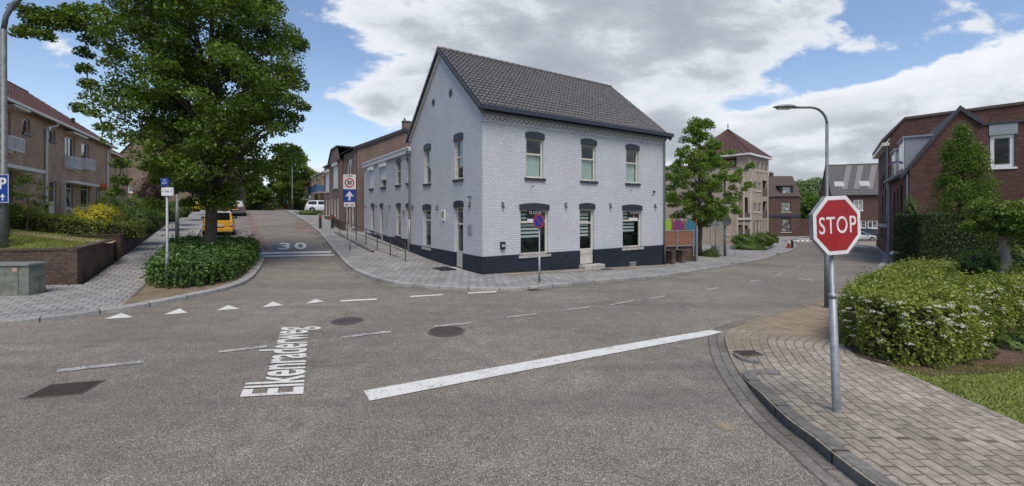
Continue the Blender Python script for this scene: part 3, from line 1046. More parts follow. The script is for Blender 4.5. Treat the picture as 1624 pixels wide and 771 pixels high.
wall_cells(m, pt_front(-0.03), -0.03, FW + 0.03, -0.9, PZ, [GF['a'], GF['c'], GF['door']], 0.19)
wall_cells(m, pt_left(-0.03), -0.03, FD, -0.9, PZ, [SG['w'], SG['d']], 0.19)
wall_cells(m, pt_right(FW + 0.03), -0.03, FD, -0.9, PZ)
m.quad((-0.03, -0.03, PZ), (FW + .03, -.03, PZ), (FW + .03, 0.03, PZ), (-.03, .03, PZ)); m.quad((-0.03, 0, PZ), (0.03, 0, PZ), (.03, FD, PZ), (-.03, FD, PZ))
m.build('plinth', BLUE_BRICK, house)
# dentil cornice of stepped bricks
m = MB()
m.box(-0.0, -0.045, 6.02, FW, 0.0, 6.09); m.box(0, -0.09, 6.24, FW, 0.0, 6.47)
for i in range(int(FW / 0.23)):
    x = i * 0.23
    m.box(x + 0.02, -0.07, 6.09, x + 0.13, 0, 6.165)
    m.box(x + 0.12, -0.085, 6.165, x + 0.24 if x + .24 < FW else FW, 0, 6.24)
m.build('cornice', WHITE_BRICK, house)
# roof
OE, SL = 0.28, (RH - EH) / (FD / 2)
zE = EH - OE * SL + 0.16
rt = MB()
a = tiles((-0.12, -OE, zE), (FW + 0.12, -OE, zE), (FW + 0.12, FD / 2, RH + 0.16), (-0.12, FD / 2, RH + 0.16), 0.205, 0.27, 0.026, 6, 0.05)
b_ = tiles((FW + 0.12, FD + OE, zE), (-0.12, FD + OE, zE), (-0.12, FD / 2, RH + 0.16), (FW + 0.12, FD / 2, RH + 0.16), 0.3, 0.34, 0.02, 4, 0.03)
roof = a.build('roof', TILE, house)
b_.build('roof_rear', TILE, roof)
m = MB()
for sgn in (-1, 1):
    y1 = FD / 2 + sgn * (FD / 2 + OE)
    m.hexa([(-0.1, FD / 2, RH + 0.02), (FW + .1, FD / 2, RH + .02), (FW + .1, y1, zE - 0.12), (-0.1, y1, zE - 0.12),
            (-0.1, FD / 2, RH + 0.10), (FW + .1, FD / 2, RH + .10), (FW + .1, y1, zE - 0.04), (-0.1, y1, zE - 0.04)])
m.build('roof_boarding', BLUEGREY, roof)
m = MB()
for i in range(32):
    x0 = -0.14 + i * (FW + .28) / 32; x1 = x0 + (FW + .28) / 32 + 0.02
    m.tube([(x0, FD / 2, RH + 0.17), (x1, FD / 2, RH + 0.19)], [0.10, 0.115], 8)
m.build('ridge', TILE, roof)
for X, nm in ((-0.16, 'verge'), (FW + 0.16, 'verge')):
    m = MB()
    for sgn in (-1, 1):
        y1 = FD / 2 + sgn * (FD / 2 + OE)
        n = 15
        for k in range(n):
            t0, t1 = k / n, (k + 1.04) / n
            A = Vector((X, FD / 2, RH + 0.20)).lerp(Vector((X, y1, zE + 0.03)), t0); B = Vector((X, FD / 2, RH + 0.17)).lerp(Vector((X, y1, zE)), t1)
            m.hexa([A + Vector((-.02, 0, -.2)), A + Vector((.14, 0, -.02)), B + Vector((.14, 0, -.02)), B + Vector((-.02, 0, -.2)),
                    A + Vector((-.02, 0, 0)), A + Vector((.14, 0, .03)), B + Vector((.14, 0, .03)), B + Vector((-.02, 0, 0))])
    m.build(nm, TILE_DK, roof)
m = MB()
for sgn in (-1, 1):
    y1 = FD / 2 + sgn * (FD / 2 + 0.02)
    m.hexa([(-0.09, FD / 2, RH - 0.2), (-0.003, FD / 2, RH - .2), (-0.003, y1, EH - 0.2), (-0.09, y1, EH - .2), (-0.09, FD / 2, RH + 0.0), (-0.003, FD / 2, RH), (-0.003, y1, EH + 0.0), (-0.09, y1, EH)])
m.build('barge_board', CREAM, house)
# gutter
m = MB(); m.box(-0.2, -0.42, 6.42, FW + 0.25, -0.11, 6.47); m.box(-0.2, -0.42, 6.47, FW + .25, -0.38, 6.60); m.box(-0.2, -0.14, 6.47, FW + .25, -0.10, 6.56)
m.box(-0.21, -0.42, 6.47, -0.2, -0.1, 6.59); m.box(FW + .25, -0.42, 6.47, FW + .26, -0.1, 6.59)
m.build('gutter', GUT, house)
MB().tube([(FW - 0.06, -0.25, 6.45), (FW - 0.07, -0.09, 6.2), (FW - 0.07, -0.08, 0.72)], 0.045, 8).build('downpipe', STEEL, house, True)
MB().tube([(FW - 0.07, -0.10, 0.72), (FW - 0.07, -0.10, -0.25), (FW + 0.02, -0.22, -0.38)], 0.06, 8).build('drain_pipe', DARK_METAL, house, True)
for r in UP.values(): win(house, pf, r, 0.13, 0.075, 0.60, 0, CREAM, GLASS, BLUEGREY, BLUEGREY, 0.09, 0.20)
for r in SU.values(): win(house, pl_, r, 0.13, 0.075, 0.56, 0, CREAM, GLASS, BLUEGREY, BLUEGREY, 0.07, 0.22)
for r in (GF['a'], GF['c']): win(house, pf, r, 0.13, 0.085, 0.72, 0, CREAM, GLASS, CONCRETE, BLUEGREY, 0.10, 0.20)
win(house, pl_, SG['w'], 0.13, 0.085, 0.72, 0, CREAM, GLASS, CONCRETE, BLUEGREY, 0.06, 0.20)
win(house, pf, (5.05, 5.95, 0.10, 2.66), 0.15, 0.09, 0.74, 0, CREAM, GLASS, None, BLUEGREY, door=(0.62, CREAM), lh=0.18)
win(house, pl_, (1.66, 2.50, 0.10, 2.72), 0.15, 0.08, 0.72, 0, CREAM, GLASS, None, BLUEGREY, door=(0.62, CREAM), lh=0.20)
# inside: pale walls so the rooms read behind the glass, blinds, curtains
INNER = plain('room_wall', (0.42, 0.46, 0.45), 0.8)
m = MB()
m.box(0.8, 1.5, 0.1, FW - .5, 1.6, 2.9); m.box(0.8, 1.5, 3.2, FW - .5, 1.6, 6.2); m.box(0.3, 0.2, 2.95, FW - .2, FD - .3, 3.1); m.box(1.5, 1.6, 0.1, 1.6, FD - .4, 6.2); m.box(0.2, .2, -0.1, FW - .2, FD - .2, 0.05)
m.build('partition', INNER, house)
BLIND = plain('white_blind', (0.68, 0.71, 0.72), 0.7, var=0.05)
CURT = plain('net_curtain', (0.52, 0.60, 0.57), 0.8, var=0.1)


def blind(pt, r, zt, zb, n, slat=0.6, um=0.12, ur=0.0):
    m = MB(); st = (zt - zb) / n
    for k in range(n):
        z = zt - (k + 1) * st
        m.obox(pt, r[0] + um, r[1] - um - ur, z, z + st * slat, 0.185, 0.19)
    o = m.build('blind', BLIND, house); return o


blind(pf, GF['a'], 2.5, 1.42, 7, .6, .1, .22); blind(pf, GF['c'], 2.5, 1.52, 6, .6, .1, .25); blind(pf, GF['door'], 2.48, 1.38, 7, .6, .1, .12)
for r in UP.values():
    MB().obox(pf, r[0] + .08, r[1] - .08, r[2] + .08, r[2] + 1.0, 0.20, 0.205).build('curtain', CURT if r is UP['a'] else CURT, house)
for _k in ("a", "b"): MB().obox(pl_, SU[_k][0] + .05, SU[_k][0] + .3, 3.95, 5.5, .2, .205).build("curtain", BLIND, house)

# dark round bowls hanging behind the ground-floor panes
for pt, u, z in ((pf, 2.55, 1.17), (pf, 8.55, 1.22), (pf, 5.5, 1.15), (pl_, 5.62, 1.25)):
    c = Vector(pt(u, z, 0.34)); m = MB()
    prof = [(0.0, -0.30), (0.17, -0.27), (0.30, -0.12), (0.36, 0.06), (0.34, 0.075), (0.27, -0.07), (0.15, -0.2), (0, -0.23)]
    n = 16
    for i in range(n):
        a0, a1 = 2 * math.pi * i / n, 2 * math.pi * (i + 1) / n
        for (r0, z0), (r1, z1) in zip(prof[:-1], prof[1:]):
            m.quad(c + Vector((math.cos(a0) * r0, math.sin(a0) * r0 * .5, z0)), c + Vector((math.cos(a1) * r0, math.sin(a1) * r0 * .5, z0)), c + Vector((math.cos(a1) * r1, math.sin(a1) * r1 * .5, z1)), c + Vector((math.cos(a0) * r1, math.sin(a0) * r1 * .5, z1)))
    o = m.build('window_bowl', DARK_METAL, None, True)
    o.parent = None; o.matrix_world = house.matrix_basis.copy() @ Matrix.Identity(4)
    o.location = Vector((CX, CY, 0)); o.rotation_euler = (0, 0, ANG_R)
    tag(o, {2.55: 'dark hanging bowl in the corner house window behind the no-parking sign', 8.55: 'dark hanging bowl in the corner house window farthest right', 5.5: 'dark hanging bowl behind the glazed front door with stone steps', 5.62: 'dark bowl in the gable side ground-floor window'}[u], 'bowl', 'dark bowls in the ground-floor windows')
# round vents in gable
for y, z in ((2.85, 7.78), (4.78, 7.78)):
    v = MB().tube([(-0.03, y, z), (0.02, y, z)], 0.17, 24).build('round_vent', STEEL_DK, house)
    MB().tube([(-0.035, y, z), (-0.031, y, z)], 0.12, 24).build('vent_grille', DARK_METAL, v)
# door steps
m = MB(); m.box(4.95, -0.45, -0.32, 6.2, -0.031, 0.10); st = m.build('doorstep', CONCRETE, house); bevel(st, 0.015)
m = MB(); m.box(4.85, -0.82, -0.6, 6.35, -0.455, -0.10); st = m.build('doorstep', KERB_DARK, house); bevel(st, 0.015)
m = MB(); m.box(-0.3, 1.6, -0.1, -0.031, 2.58, 0.095); m.build('doorstep', CONCRETE, house)
# cellar grate
m = MB()
for i in range(6): m.box(8.32 + i * .08, -0.05, -0.28, 8.345 + i * .08, -0.031, -0.02)
m.box(8.28, -0.055, -0.02, 8.78, -0.031, 0.01); m.build('cellar_grate', CONCRETE, house)
# wall lights: small spot lamps, brackets
for pt, u, z in ((pf, .92, 2.80), (pf, 4.2, 2.82), (pf, 6.98, 2.82), (pf, 10.25, 2.83), (pl_, 1.0, 2.82), (pl_, 4.3, 2.72), (pl_, 7.55, 2.76)):
    l = MB().obox(pt, u - .05, u + .05, z - .07, z + .09, -0.05, -0.003).build('wall_light', STEEL_DK, house)
    MB().obox(pt, u - .035, u + .035, z - .15, z - .08, -0.11, -0.03).build('lamp_head', IRON_LT, l)
MB().obox(pl_, .92, 1.0, 3.05, 3.15, -0.14, -0.003).build('camera_dome', STEEL_DK, house)
m = MB()
for u, z in ((2.35, 3.55), (8.35, 3.55)):
    MB().tube([pf(u, z, 0), pf(u, z, -.12), pf(u, z + .06, -.16)], 0.012, 6).build("flag_bracket", DARK_METAL, house)

m = MB(); m.tube([pf(10.0, 3.35, 0), pf(10.0, 3.35, -.1), pf(10.0, 3.6, -.1)], 0.012, 6); m.build('antenna_bracket', DARK_METAL, house); m = MB(); m.box(10.12, -.09, 3.5, 10.2, -.003, 3.58); m.build('junction_box', DARK_METAL, house)
bx = MB().obox(pf, .80, 1.0, 1.00, 1.30, -0.10, -0.003).build('letter_box', DARK_METAL, house); MB().obox(pf, .83, .97, 1.10, 1.2, -0.104, -0.1).build('slot', CONCRETE, bx)
pq = MB().obox(pl_, .82, 1.18, 1.60, 1.98, -0.04, -0.003).build('plaque', GREYP, house); MB().obox(pl_, .95, 1.05, 1.78, 1.86, -0.044, -0.04).build('plaque_mark', plain('blue_mark', (.1, .2, .5)), pq)
bb = MB().obox(pl_, 3.45, 3.80, 2.10, 2.58, -0.05, -0.003).build('notice_case', BLIND, house); MB().obox(pl_, 3.5, 3.75, 2.22, 2.52, -0.054, -0.05).build('notice_sheet', plain('tan_sheet', (.30, .24, .16)), bb)
m = MB(); m.box(-1.0, 1.6, 0.10, -0.33, 2.6, 0.118); mt = m.build('door_mat', plain('black_rubber', (0.012, .012, .013), .9)); mt.location = (CX, CY, 0.0); mt.rotation_euler = (0, 0, ANG_R)
tag(mt, 'black rubber mat at the gable side door of the corner house', 'door mat')
# TE KOOP boards in the windows
KOOP_B = plain('sign_black', (0.016, 0.014, 0.014), 0.4); KOOP_O = plain('sign_orange', (0.65, 0.20, 0.03), 0.5); KOOP_W = plain('sign_white', (0.72, 0.72, 0.72), 0.5)
for u0, u1, zc, lab in ((2.20, 3.02, 2.30, 'black TE KOOP board in the window behind the no-parking sign'), (8.38, 9.14, 2.30, 'black TE KOOP board in the window nearest the right downpipe')):
    t = empty('sale_board', (CX, CY, 0), ANG_R); tag(t, lab, 'sign', 'for sale boards in the windows')
    MB().box(u0, 0.095, zc - .26, u1, 0.105, zc + .26).build('board', KOOP_B, t)
    MB().box(u0, 0.090, zc - .25, u1 - .12, 0.094, zc - .10).build('strip', KOOP_W, t)
    tx = text_mesh('lettering', 'TE KOOP', 0.17, KOOP_W, t, 0.001, 0.95, 0.006); tx.location = ((u0 + u1) / 2, 0.092, zc + .16); tx.rotation_euler = (R_(90), 0, 0)
    MB().prism([((u0 + u1) / 2 - .07, .093, zc - .06), ((u0 + u1) / 2 + .07, .093, zc - .06), ((u0 + u1) / 2, .093, zc + .07)], (0, -.002, 0)).build('emblem', KOOP_O, t)

# ------------------------------------------------------------------ white annex along the side street
P_AN = local_line((CX, CY, 0), ANG_R + math.pi / 2)
an = root('row_house', (CX, CY, 0), ANG_R, 'low white painted row house with flat cornice beside the ramp railing', 'house')
A0, A1, AH = 8.004, 17.8, 5.72
ops = {'u1': (7.95 + .12, 8.62, 4.1, 5.42), 'u2': (9.65, 10.45, 4.08, 5.40), 'u3': (12.45, 13.5, 4.1, 5.40), 'u4': (15.3, 16.25, 4.1, 5.40),
       'g1': (8.06, 8.72, .33, 2.80), 'g2': (9.65, 10.4, 1.10, 2.82), 'g3': (13.05, 13.75, .62, 2.86), 'g4': (15.1, 15.85, 1.22, 2.88)}
m = MB(); wall_cells(m, pt_left(0.02), A0, A1, 0.85, AH, list(ops.values()), .14); m.build('wall', WHITE_BRICK, an)
m = MB(); wall_cells(m, pt_back(A1), 0.02, 7, 0.85, AH); m.build('end_wall', WHITE_BRICK, an)
m = MB(); wall_cells(m, pt_left(-0.01), A0, A1, -0.3, 0.98, [ops['g1'], ops['g3']], .17); m.build('plinth', BLUE_BRICK, an)
m = MB(); m.box(-0.10, A0, AH + .004, 0.35, A1 + .06, AH + .26); m.box(-0.16, A0, AH + .26, 0.38, A1 + .10, AH + .33); m.build('cornice', WHITE, an)
m = MB(); m.box(0.35, A0, AH, 7, A1, AH + .2); m.build('flat_roof', TILE_DK, an)
pa = pt_left(0.02)
win(an, pa, ops['u1'], .1, .06, .6, 0, CREAM, PANE, BLUEGREY, BLUEGREY, .04, .14)
win(an, pa, ops['u2'], .1, .06, .6, 0, CREAM, PANE, BLUEGREY, BLUEGREY, .06, .16)
for k in ('u3', 'u4'):
    w = win(an, pa, ops[k], .1, .06, None, 0, CREAM, PANE, BLUEGREY if k == 'u3' else BLUEGREY, None, .04)
    r = ops[k]; MB().obox(pa, r[0] + .02, r[1] - .02, r[2] + (.45 if k == 'u3' else .03), r[3], 0.0, 0.04).build('shutter', WHITE, w)
    MB().obox(pa, r[0] - .08, r[1] + .08, r[3] - .02, r[3] + .2, -0.16, 0.0).build('shutter_box', WHITE, w)
RED_DOOR = plain('dark_red_paint', (0.09, 0.012, 0.018), 0.35)
win(an, pa, (8.06, 8.72, .36, 2.80), .12, .07, .76, 0, CREAM, PANE, None, BLUEGREY, lh=.12, door=(1.65, RED_DOOR))
win(an, pa, ops['g2'], .1, .07, .68, 0, CREAM, PANE_C, BLUEGREY, BLUEGREY, lh=.14)
win(an, pa, (13.05, 13.75, .66, 2.86), .12, .07, .76, 0, CREAM, PANE, None, BLUEGREY, lh=.14, door=(.5, CREAM))
win(an, pa, ops['g4'], .1, .07, .68, 0, CREAM, PANE, BLUEGREY, BLUEGREY, lh=.14)
hp = MB(); hp.box(-0.16, 7.9, 5.62, 0.0, 8.3, 5.82); hp.tube([(-.07, 7.97, 5.65), (-.07, 7.97, 2.1)], .05, 8); hp.build('downpipe', STEEL_DK, an)
MB().tube([(-.075, 7.97, 2.1), (-.075, 7.97, .30)], .06, 8).build('drain_pipe', STEEL, an, True)
for y, z in ((7.6, 2.78), (11.6, 2.85), (14.5, 2.86), (17.3, 2.88), (9.05, 2.5)):
    l = MB().obox(pa, y - .06, y + .06, z - .07, z + .07, -0.09, -0.003).build('wall_light', STEEL_DK, an)
m = MB(); m.box(-.30, 12.0, 2.80, -.004, 12.06, 2.84); m.box(-.34, 11.9, 2.3, -.2, 12.1, 2.7); m.build('lantern', STEEL, an)
m = MB(); m.tube([(1.2, 8.6, 6.0), (1.2, 8.6, 8.2)], 0.02, 6)
for k in range(5): m.tube([(1.2 - .35 + .05 * k, 8.6, 8.1 - .18 * k), (1.2 + .35 - .05 * k, 8.6, 8.1 - .18 * k)], .012, 5)
m.build('aerial', STEEL_DK, an)

# ------------------------------------------------------------------ generic street houses
def gable_house(name, loc, ang, w, d, eh, rh, wallm, roofm, label, cat='house', group=None, front_ops=(), left_ops=(), right_ops=(), ridge='y', z0=-2.0, gut=STEEL_DK, oe=0.3, thk=0.12, tw=.3, th=.36, og=0.08):
    """ridge 'x': eaves on the front; 'y': gable on the front"""
    b = root(name, loc, ang, label, cat, group)
    m = MB()
    wall_cells(m, pt_front(0), 0, w, z0, eh, front_ops); wall_cells(m, pt_left(0), 0, d, z0, eh, left_ops)
    wall_cells(m, pt_right(w), 0, d, z0, eh, right_ops); wall_cells(m, pt_back(d), 0, w, z0, eh)
    if ridge == 'x':
        for X in (0, w): m.poly([(X, 0, eh), (X, d, eh), (X, d / 2, rh)])
    else:
        for Y in (0, d): m.poly([(0, Y, eh), (w, Y, eh), (w / 2, Y, rh)])
    m.build('wall', wallm, b)
    span = d if ridge == 'x' else w; length = w if ridge == 'x' else d
    sl = (rh - eh) / (span / 2); ze = eh - oe * sl + thk; zr = rh + thk

    def q(l, s, z):
        return (l, s, z) if ridge == 'x' else (s, l, z)
    r1 = tiles(q(-og, -oe, ze), q(length + og, -oe, ze), q(length + og, span / 2, zr), q(-og, span / 2, zr), tw, th, .02, 4).build('roof', roofm, b)
    tiles(q(length + og, span + oe, ze), q(-og, span + oe, ze), q(-og, span / 2, zr), q(length + og, span / 2, zr), tw, th, .02, 4).build('roof_rear', roofm, r1)
    m = MB()
    for s in (-oe, span + oe):
        A = [q(-og, s, ze - .16), q(length + og, s, ze - .16), q(length + og, span / 2, zr - .16), q(-og, span / 2, zr - .16)]
        B = [q(-og, s, ze - .05), q(length + og, s, ze - .05), q(length + og, span / 2, zr - .05), q(-og, span / 2, zr - .05)]
        m.hexa(A + B)
    m.build('roof_edge', TILE_DK, r1)
    m = MB(); m.tube([q(-og, span / 2, zr + .02), q(length + og, span / 2, zr + .02)], .1, 8); m.build('ridge', roofm, r1)
    m = MB()
    for s, e in ((-oe, -1), (span + oe, 1)):
        a0, a1 = sorted((s, s + e * .13))
        p, r_ = q(-og, a0, ze - .13), q(length + og, a1, ze - .01)
        m.box(min(p[0], r_[0]), min(p[1], r_[1]), p[2], max(p[0], r_[0]), max(p[1], r_[1]), r_[2])
    m.build('gutter', gut, b)
    return b


def chimney(b, x, y, z0, z1, mat, w=.6, d=.5, pots=2):
    c = MB().box(x - w / 2, y - d / 2, z0, x + w / 2, y + d / 2, z1).build('chimney', mat, b)
    m = MB(); m.box(x - w / 2 - .05, y - d / 2 - .05, z1, x + w / 2 + .05, y + d / 2 + .05, z1 + .08)
    for k in range(pots): m.tube([(x - w / 4 + k * w / 2, y, z1 + .08), (x - w / 4 + k * w / 2, y, z1 + .3)], .09, 8)
    m.build('chimney_cap', STEEL_DK, c); return c


# --- left terrace facing the side street: facade line through two measured points
OX, OY = -22.5, 19.0
ANG_T = math.atan2(33 - 19, -30.8 + 22.5)
FL = 2.0
ft = local_line((OX, OY, FL), ANG_T)
SX = -9.0                      # local start (house goes on to the left, out of the picture)
Lw = ft(176)[0]


def rr(ul, ur, vt, vb):
    r = pxrect(ft, ul, ur, vt, vb); return (r[0], r[1], r[2], r[3])


tops = [rr(36, 48, 186, 209), rr(79, 88, 205, 222)]
t_fr = [rr(103, 119, 214, 264), rr(129, 141, 225, 266)]
t_gw = [rr(100, 116, 287, 330), rr(128, 142, 290, 329)]
t_dr = [rr(78, 90, 286, 351), rr(152, 158, 297, 352)]
lbig = rr(4, 17, 172, 236)
lgw = rr(2, 20, 265, 330)
ops_t = [(r[0] - SX, r[1] - SX, r[2], r[3]) for r in tops + t_fr + t_gw + t_dr + [lbig, lgw]]
sx, sy = OX + SX * math.cos(ANG_T), OY + SX * math.sin(ANG_T)
ter = gable_house('terrace_house', (sx, sy, FL), ANG_T, Lw - SX, 9.0, 5.55, 8.9, BROWN_BRICK, TILE_RED, 'brown brick terrace nearest on the left with white balustrades at the upper windows', 'house', 'houses of the left-hand row', ops_t, ridge='x', z0=-1.5, gut=CREAM)
pt = pt_front(0)
for i, r in enumerate(ops_t):
    isdoor = i in (6, 7)
    win(ter, pt, r, .12, .06, None if i < 2 else (.75 if not isdoor and i not in (2, 3) else None), 1 if i in (2, 8) else 0, WHITE, PANE if i != 4 else PANE_C, None if isdoor else (CREAM if i > 1 else BLUEGREY), None, door=(1.0, WHITE) if isdoor else None)
BAL = WHITE
for r in (ops_t[2], ops_t[3], ops_t[8]):
    m = MB(); u0, u1 = r[0] - .05, r[1] + .15 if r is not ops_t[8] else r[1] + .5
    z = r[2]
    m.obox(pt, u0, u1, z + .58, z + .62, -.28, -.24); m.obox(pt, u0, u1, z - .02, z + .03, -.28, -.24)
    n = int((u1 - u0) / .12)
    for k in range(n + 1):
        u = u0 + (u1 - u0) * k / n; m.obox(pt, u - .018, u + .018, z + .03, z + .58, -.265, -.25)
    for u in (u0, u1): m.obox(pt, u - .02, u + .02, z - .02, z + .62, -.27, 0)
    m.build('balustrade', BAL, ter)
for r in (ops_t[2], ops_t[8]):
    MB().obox(pt, r[0] - .2, r[1] + .6, r[3] + .12, r[3] + .2, -.45, 0).build('awning', CREAM, ter)
u0, u1 = ops_t[4][0] - .35, ops_t[5][1] + .6
m = MB(); m.obox(pt, u0, u1, 2.17, 2.31, -.5, 0); m.build('canopy', WHITE, ter)
m = MB(); m.obox(pt, u0, u0 + .12, .3, 2.17, -.2, -.003); m.build('canopy_post', CREAM, ter)
cu = rr(0, 28, 262, 268); m = MB(); m.obox(pt, -.5 , cu[1] - SX + .4, 2.35, 2.5, -.8, 0); m.build('canopy', WHITE, ter)
ud = ft(71)[0] - SX
m = MB(); m.tube([(ud + .55, -.36, 5.33), (ud + .5, -.30, 5.15), (ud, -.07, 4.95), (ud, -.06, .9)], .06, 8); m.box(ud - .12, -.2, 4.85, ud + .12, 0, 5.0); m.build('downpipe', WHITE, ter)
MB().tube([(ud, -.06, .9), (ud, -.06, -.5)], .065, 8).build('drain_pipe', DARK_METAL, ter)
ue = ft(169)[0] - SX
MB().tube([(ue, -.36, 5.33), (ue - .1, -.07, 4.95), (ue - .1, -.06, -.5)], .06, 8).build('downpipe', WHITE, ter)
chimney(ter, ft(27)[0] - SX + 1.6, 4.5, 8.2, 9.75, BROWN_BRICK, 1.5, .6, 3)
for u, y in ((ft(54)[0] - SX, 1.2), (ft(148)[0] - SX, 1.0), (ft(104)[0] - SX, 2.6)):
    z = 5.6 + y * .745
    MB().tube([(u, y, z), (u, y, z + .45), ], .10, 8).build('flue', DARK_METAL, ter)
# second terrace, set back a little
F2 = 2.3
o2 = (OX + (Lw + .15) * math.cos(ANG_T) - .5, OY + (Lw + .15) * math.sin(ANG_T) - .3)
f2 = local_line((*o2, F2), ANG_T)
def r2(ul, ur, vt, vb): return pxrect(f2, ul, ur, vt, vb)
op2 = [r2(181, 184, 252, 285), r2(190.5, 195, 262, 278), r2(194, 198, 300, 330), r2(183, 188, 305, 340)]
t2 = gable_house('terrace_house', (*o2, F2), ANG_T, max(8, f2(203)[0]), 8.5, 5.0, 7.6, BROWN_BRICK, TILE_RED, 'brown brick terrace just beyond the nearest left row, partly behind tree branches', 'house', 'houses of the left-hand row', op2, ridge='x', z0=-1, gut=CREAM)
for r in op2: win(t2, pt_front(0), r, .1, .06, None, 0, WHITE, PANE, CREAM)
# gable end house behind
o3 = (-46.5, 49.0); A3 = 0.10
f3 = local_line((*o3, 2.4), A3)
gx0 = 0; 
def r3(ul, ur, vt, vb): return pxrect(f3, ul, ur, vt, vb)
W3 = f3(254)[0] + 3.4
op3 = [r3(203, 211, 295, 305), r3(227, 236, 293, 304), r3(252, 257, 268, 290)]
t3 = gable_house('gable_house', (*o3, 2.4), A3, W3, 12, 4.9, 10.0, DULL_BRICK, TILE_BR, 'brown brick house with its wide gable end facing the junction, left of the big tree', 'house', 'houses of the left-hand row', op3, ridge='y', z0=-1)
for r in op3: win(t3, pt_front(0), r, .1, .07, None, 0, WHITE, PANE_C, CREAM)
chimney(t3, W3 / 2 + .6, 1.5, 9.0, 10.9, DULL_BRICK, 1.1, .6, 3)
o4 = (-57, 58.0)
f4 = None
t4 = gable_house('terrace_house', (*o4, 2.5), 0.25, 11, 9, 5.0, 7.8, DULL_BRICK, TILE_BR, 'brown brick house far up the side street seen through the big tree', 'house', 'houses of the left-hand row', [(1.2, 2.4, 1, 2.4), (5, 6.4, 1, 2.4), (1.2, 2.4, 3.4, 4.5), (8, 9.2, 3.4, 4.5)], ridge='x', z0=-1)
for r in [(1.2, 2.4, 1, 2.4), (5, 6.4, 1, 2.4), (1.2, 2.4, 3.4, 4.5), (8, 9.2, 3.4, 4.5)]: win(t4, pt_front(0), r, .1, .07, None, 0, WHITE, PANE_C, CREAM)

# --- brown brick houses behind the annex, gables to the street side
def side_house(r0, s0, wdt, dep, label, wallm, eh, rh, zb, ops, winf, roofm=TILE_DK, name='brick_house', grp='brick houses behind the white row house', rid='x'):
    x, y = W(r0, s0)
    b = root(name, (x, y, zb), ANG_R, label, 'house', grp)
    return b


def side_line(r0, s0, z): 
    x, y = W(r0, s0); return local_line((x, y, z), ANG_R + math.pi / 2)


# large one: long blank wall towards us (the annex end), eaves to the street
s_a = 18.6; x, y = W(-0.3, s_a); zb = 1.0
bh = root('brick_house', (x, y, zb), ANG_R, 'tall brown brick house with a blank side wall behind the white row house', 'house', 'brick houses behind the white row house')
fa = local_line((x, y, zb), ANG_R + math.pi / 2)
Wd, Dp, EHh, RHh = 7.4, 4.5, 6.25, 8.0
u_up = pxrect(fa, 546, 555, 243, 281)
opA = [(1.6, 3.3, 3.3, 5.7), (0.8, 1.7, .3, 2.4), (2.6, 3.7, .3, 2.4)]
m = MB(); wall_cells(m, pt_front(0), 0, Wd, -1.5, EHh); wall_cells(m, pt_left(0), 0, Dp, -1.5, EHh, opA); wall_cells(m, pt_right(Wd), 0, Dp, -1.5, EHh); wall_cells(m, pt_back(Dp), 0, Wd, -1.5, EHh)
for Y in (0, Dp): m.poly([(0, Y, EHh), (Wd, Y, EHh), (Wd / 2, Y, RHh)])
m.build('wall', DULL_BRICK, bh)
for r in opA: win(bh, pt_left(0), r, .1, .08, None, 1 if r[1] - r[0] > 1.3 else 0, WHITE, PANE_C, CREAM)
r_ = tiles((-.25, Dp + .1, EHh + .02), (-.25, -.1, EHh + .02), (Wd / 2, -.1, RHh + .13), (Wd / 2, Dp + .1, RHh + .13), .3, .36, .02, 4).build('roof', TILE_DK, bh)
tiles((Wd + .25, -.1, EHh + .02), (Wd + .25, Dp + .1, EHh + .02), (Wd / 2, Dp + .1, RHh + .13), (Wd / 2, -.1, RHh + .13), .3, .36, .02, 4).build('roof_rear', TILE_DK, r_)
m = MB()
for a0, a1, b0_, b1_ in ((-.25, EHh, Wd / 2, RHh), (Wd + .25, EHh, Wd / 2, RHh)):
    m.hexa([(a0, -.14, a1 - .14), (b0_, -.14, b1_ - .1), (b0_, .0, b1_ - .1), (a0, 0.0, a1 - .14), (a0, -.14, a1 + .1), (b0_, -.14, b1_ + .15), (b0_, 0, b1_ + .15), (a0, 0, a1 + .1)])
m.build('verge', TILE_DK, r_)
MB().tube([(-.08, .12, EHh), (-.08, .12, -.5)], .06, 8).build('downpipe', STEEL_DK, bh)
chimney(bh, Wd / 2 + .4, .8, RHh - .5, RHh + .8, DULL_BRICK, .6, .5, 1)
# smaller pair of gables with shutters
x, y = W(-0.5, s_a + Dp + .3); zb2 = 1.6
sh = root('shuttered_house', (x, y, zb2), ANG_R, 'brown brick house with white roller shutters, left of the tall blank-walled house', 'house', 'brick houses behind the white row house')
D2, E2, H2 = 7.5, 5.2, 6.2
opS = [(1.0, 2.9, 3.0, 4.9), (4.9, 6.6, 2.8, 4.6), (.6, 1.4, .2, 2.3), (2.0, 2.7, .6, 2.2), (3.3, 4.1, .2, 2.3), (4.7, 5.3, .6, 2.2), (6.1, 6.8, .6, 2.2)]
m = MB(); wall_cells(m, pt_left(0), 0, D2, -1.5, E2, opS); wall_cells(m, pt_front(0), 0, 9, -1.5, E2); wall_cells(m, pt_back(D2), 0, 9, -1.5, E2)
m.poly([(0, 0, E2), (0, 5.3, E2), (0, 3.6, H2 + .3), (0, 1.2, H2 + .3)]); 
m.build('wall', DULL_BRICK, sh)
for i, r in enumerate(opS):
    w = win(sh, pt_left(0), r, .1, .08, None, 0, WHITE, PANE, CREAM)
    if i < 2: MB().obox(pt_left(0), r[0] + .02, r[1] - .02, r[2] + .02, r[3], .0, .05).build('shutter', WHITE, w); MB().obox(pt_left(0), r[0] - .1, r[1] + .1, r[3], r[3] + .28, -.16, 0).build('shutter_box', CREAM, w)
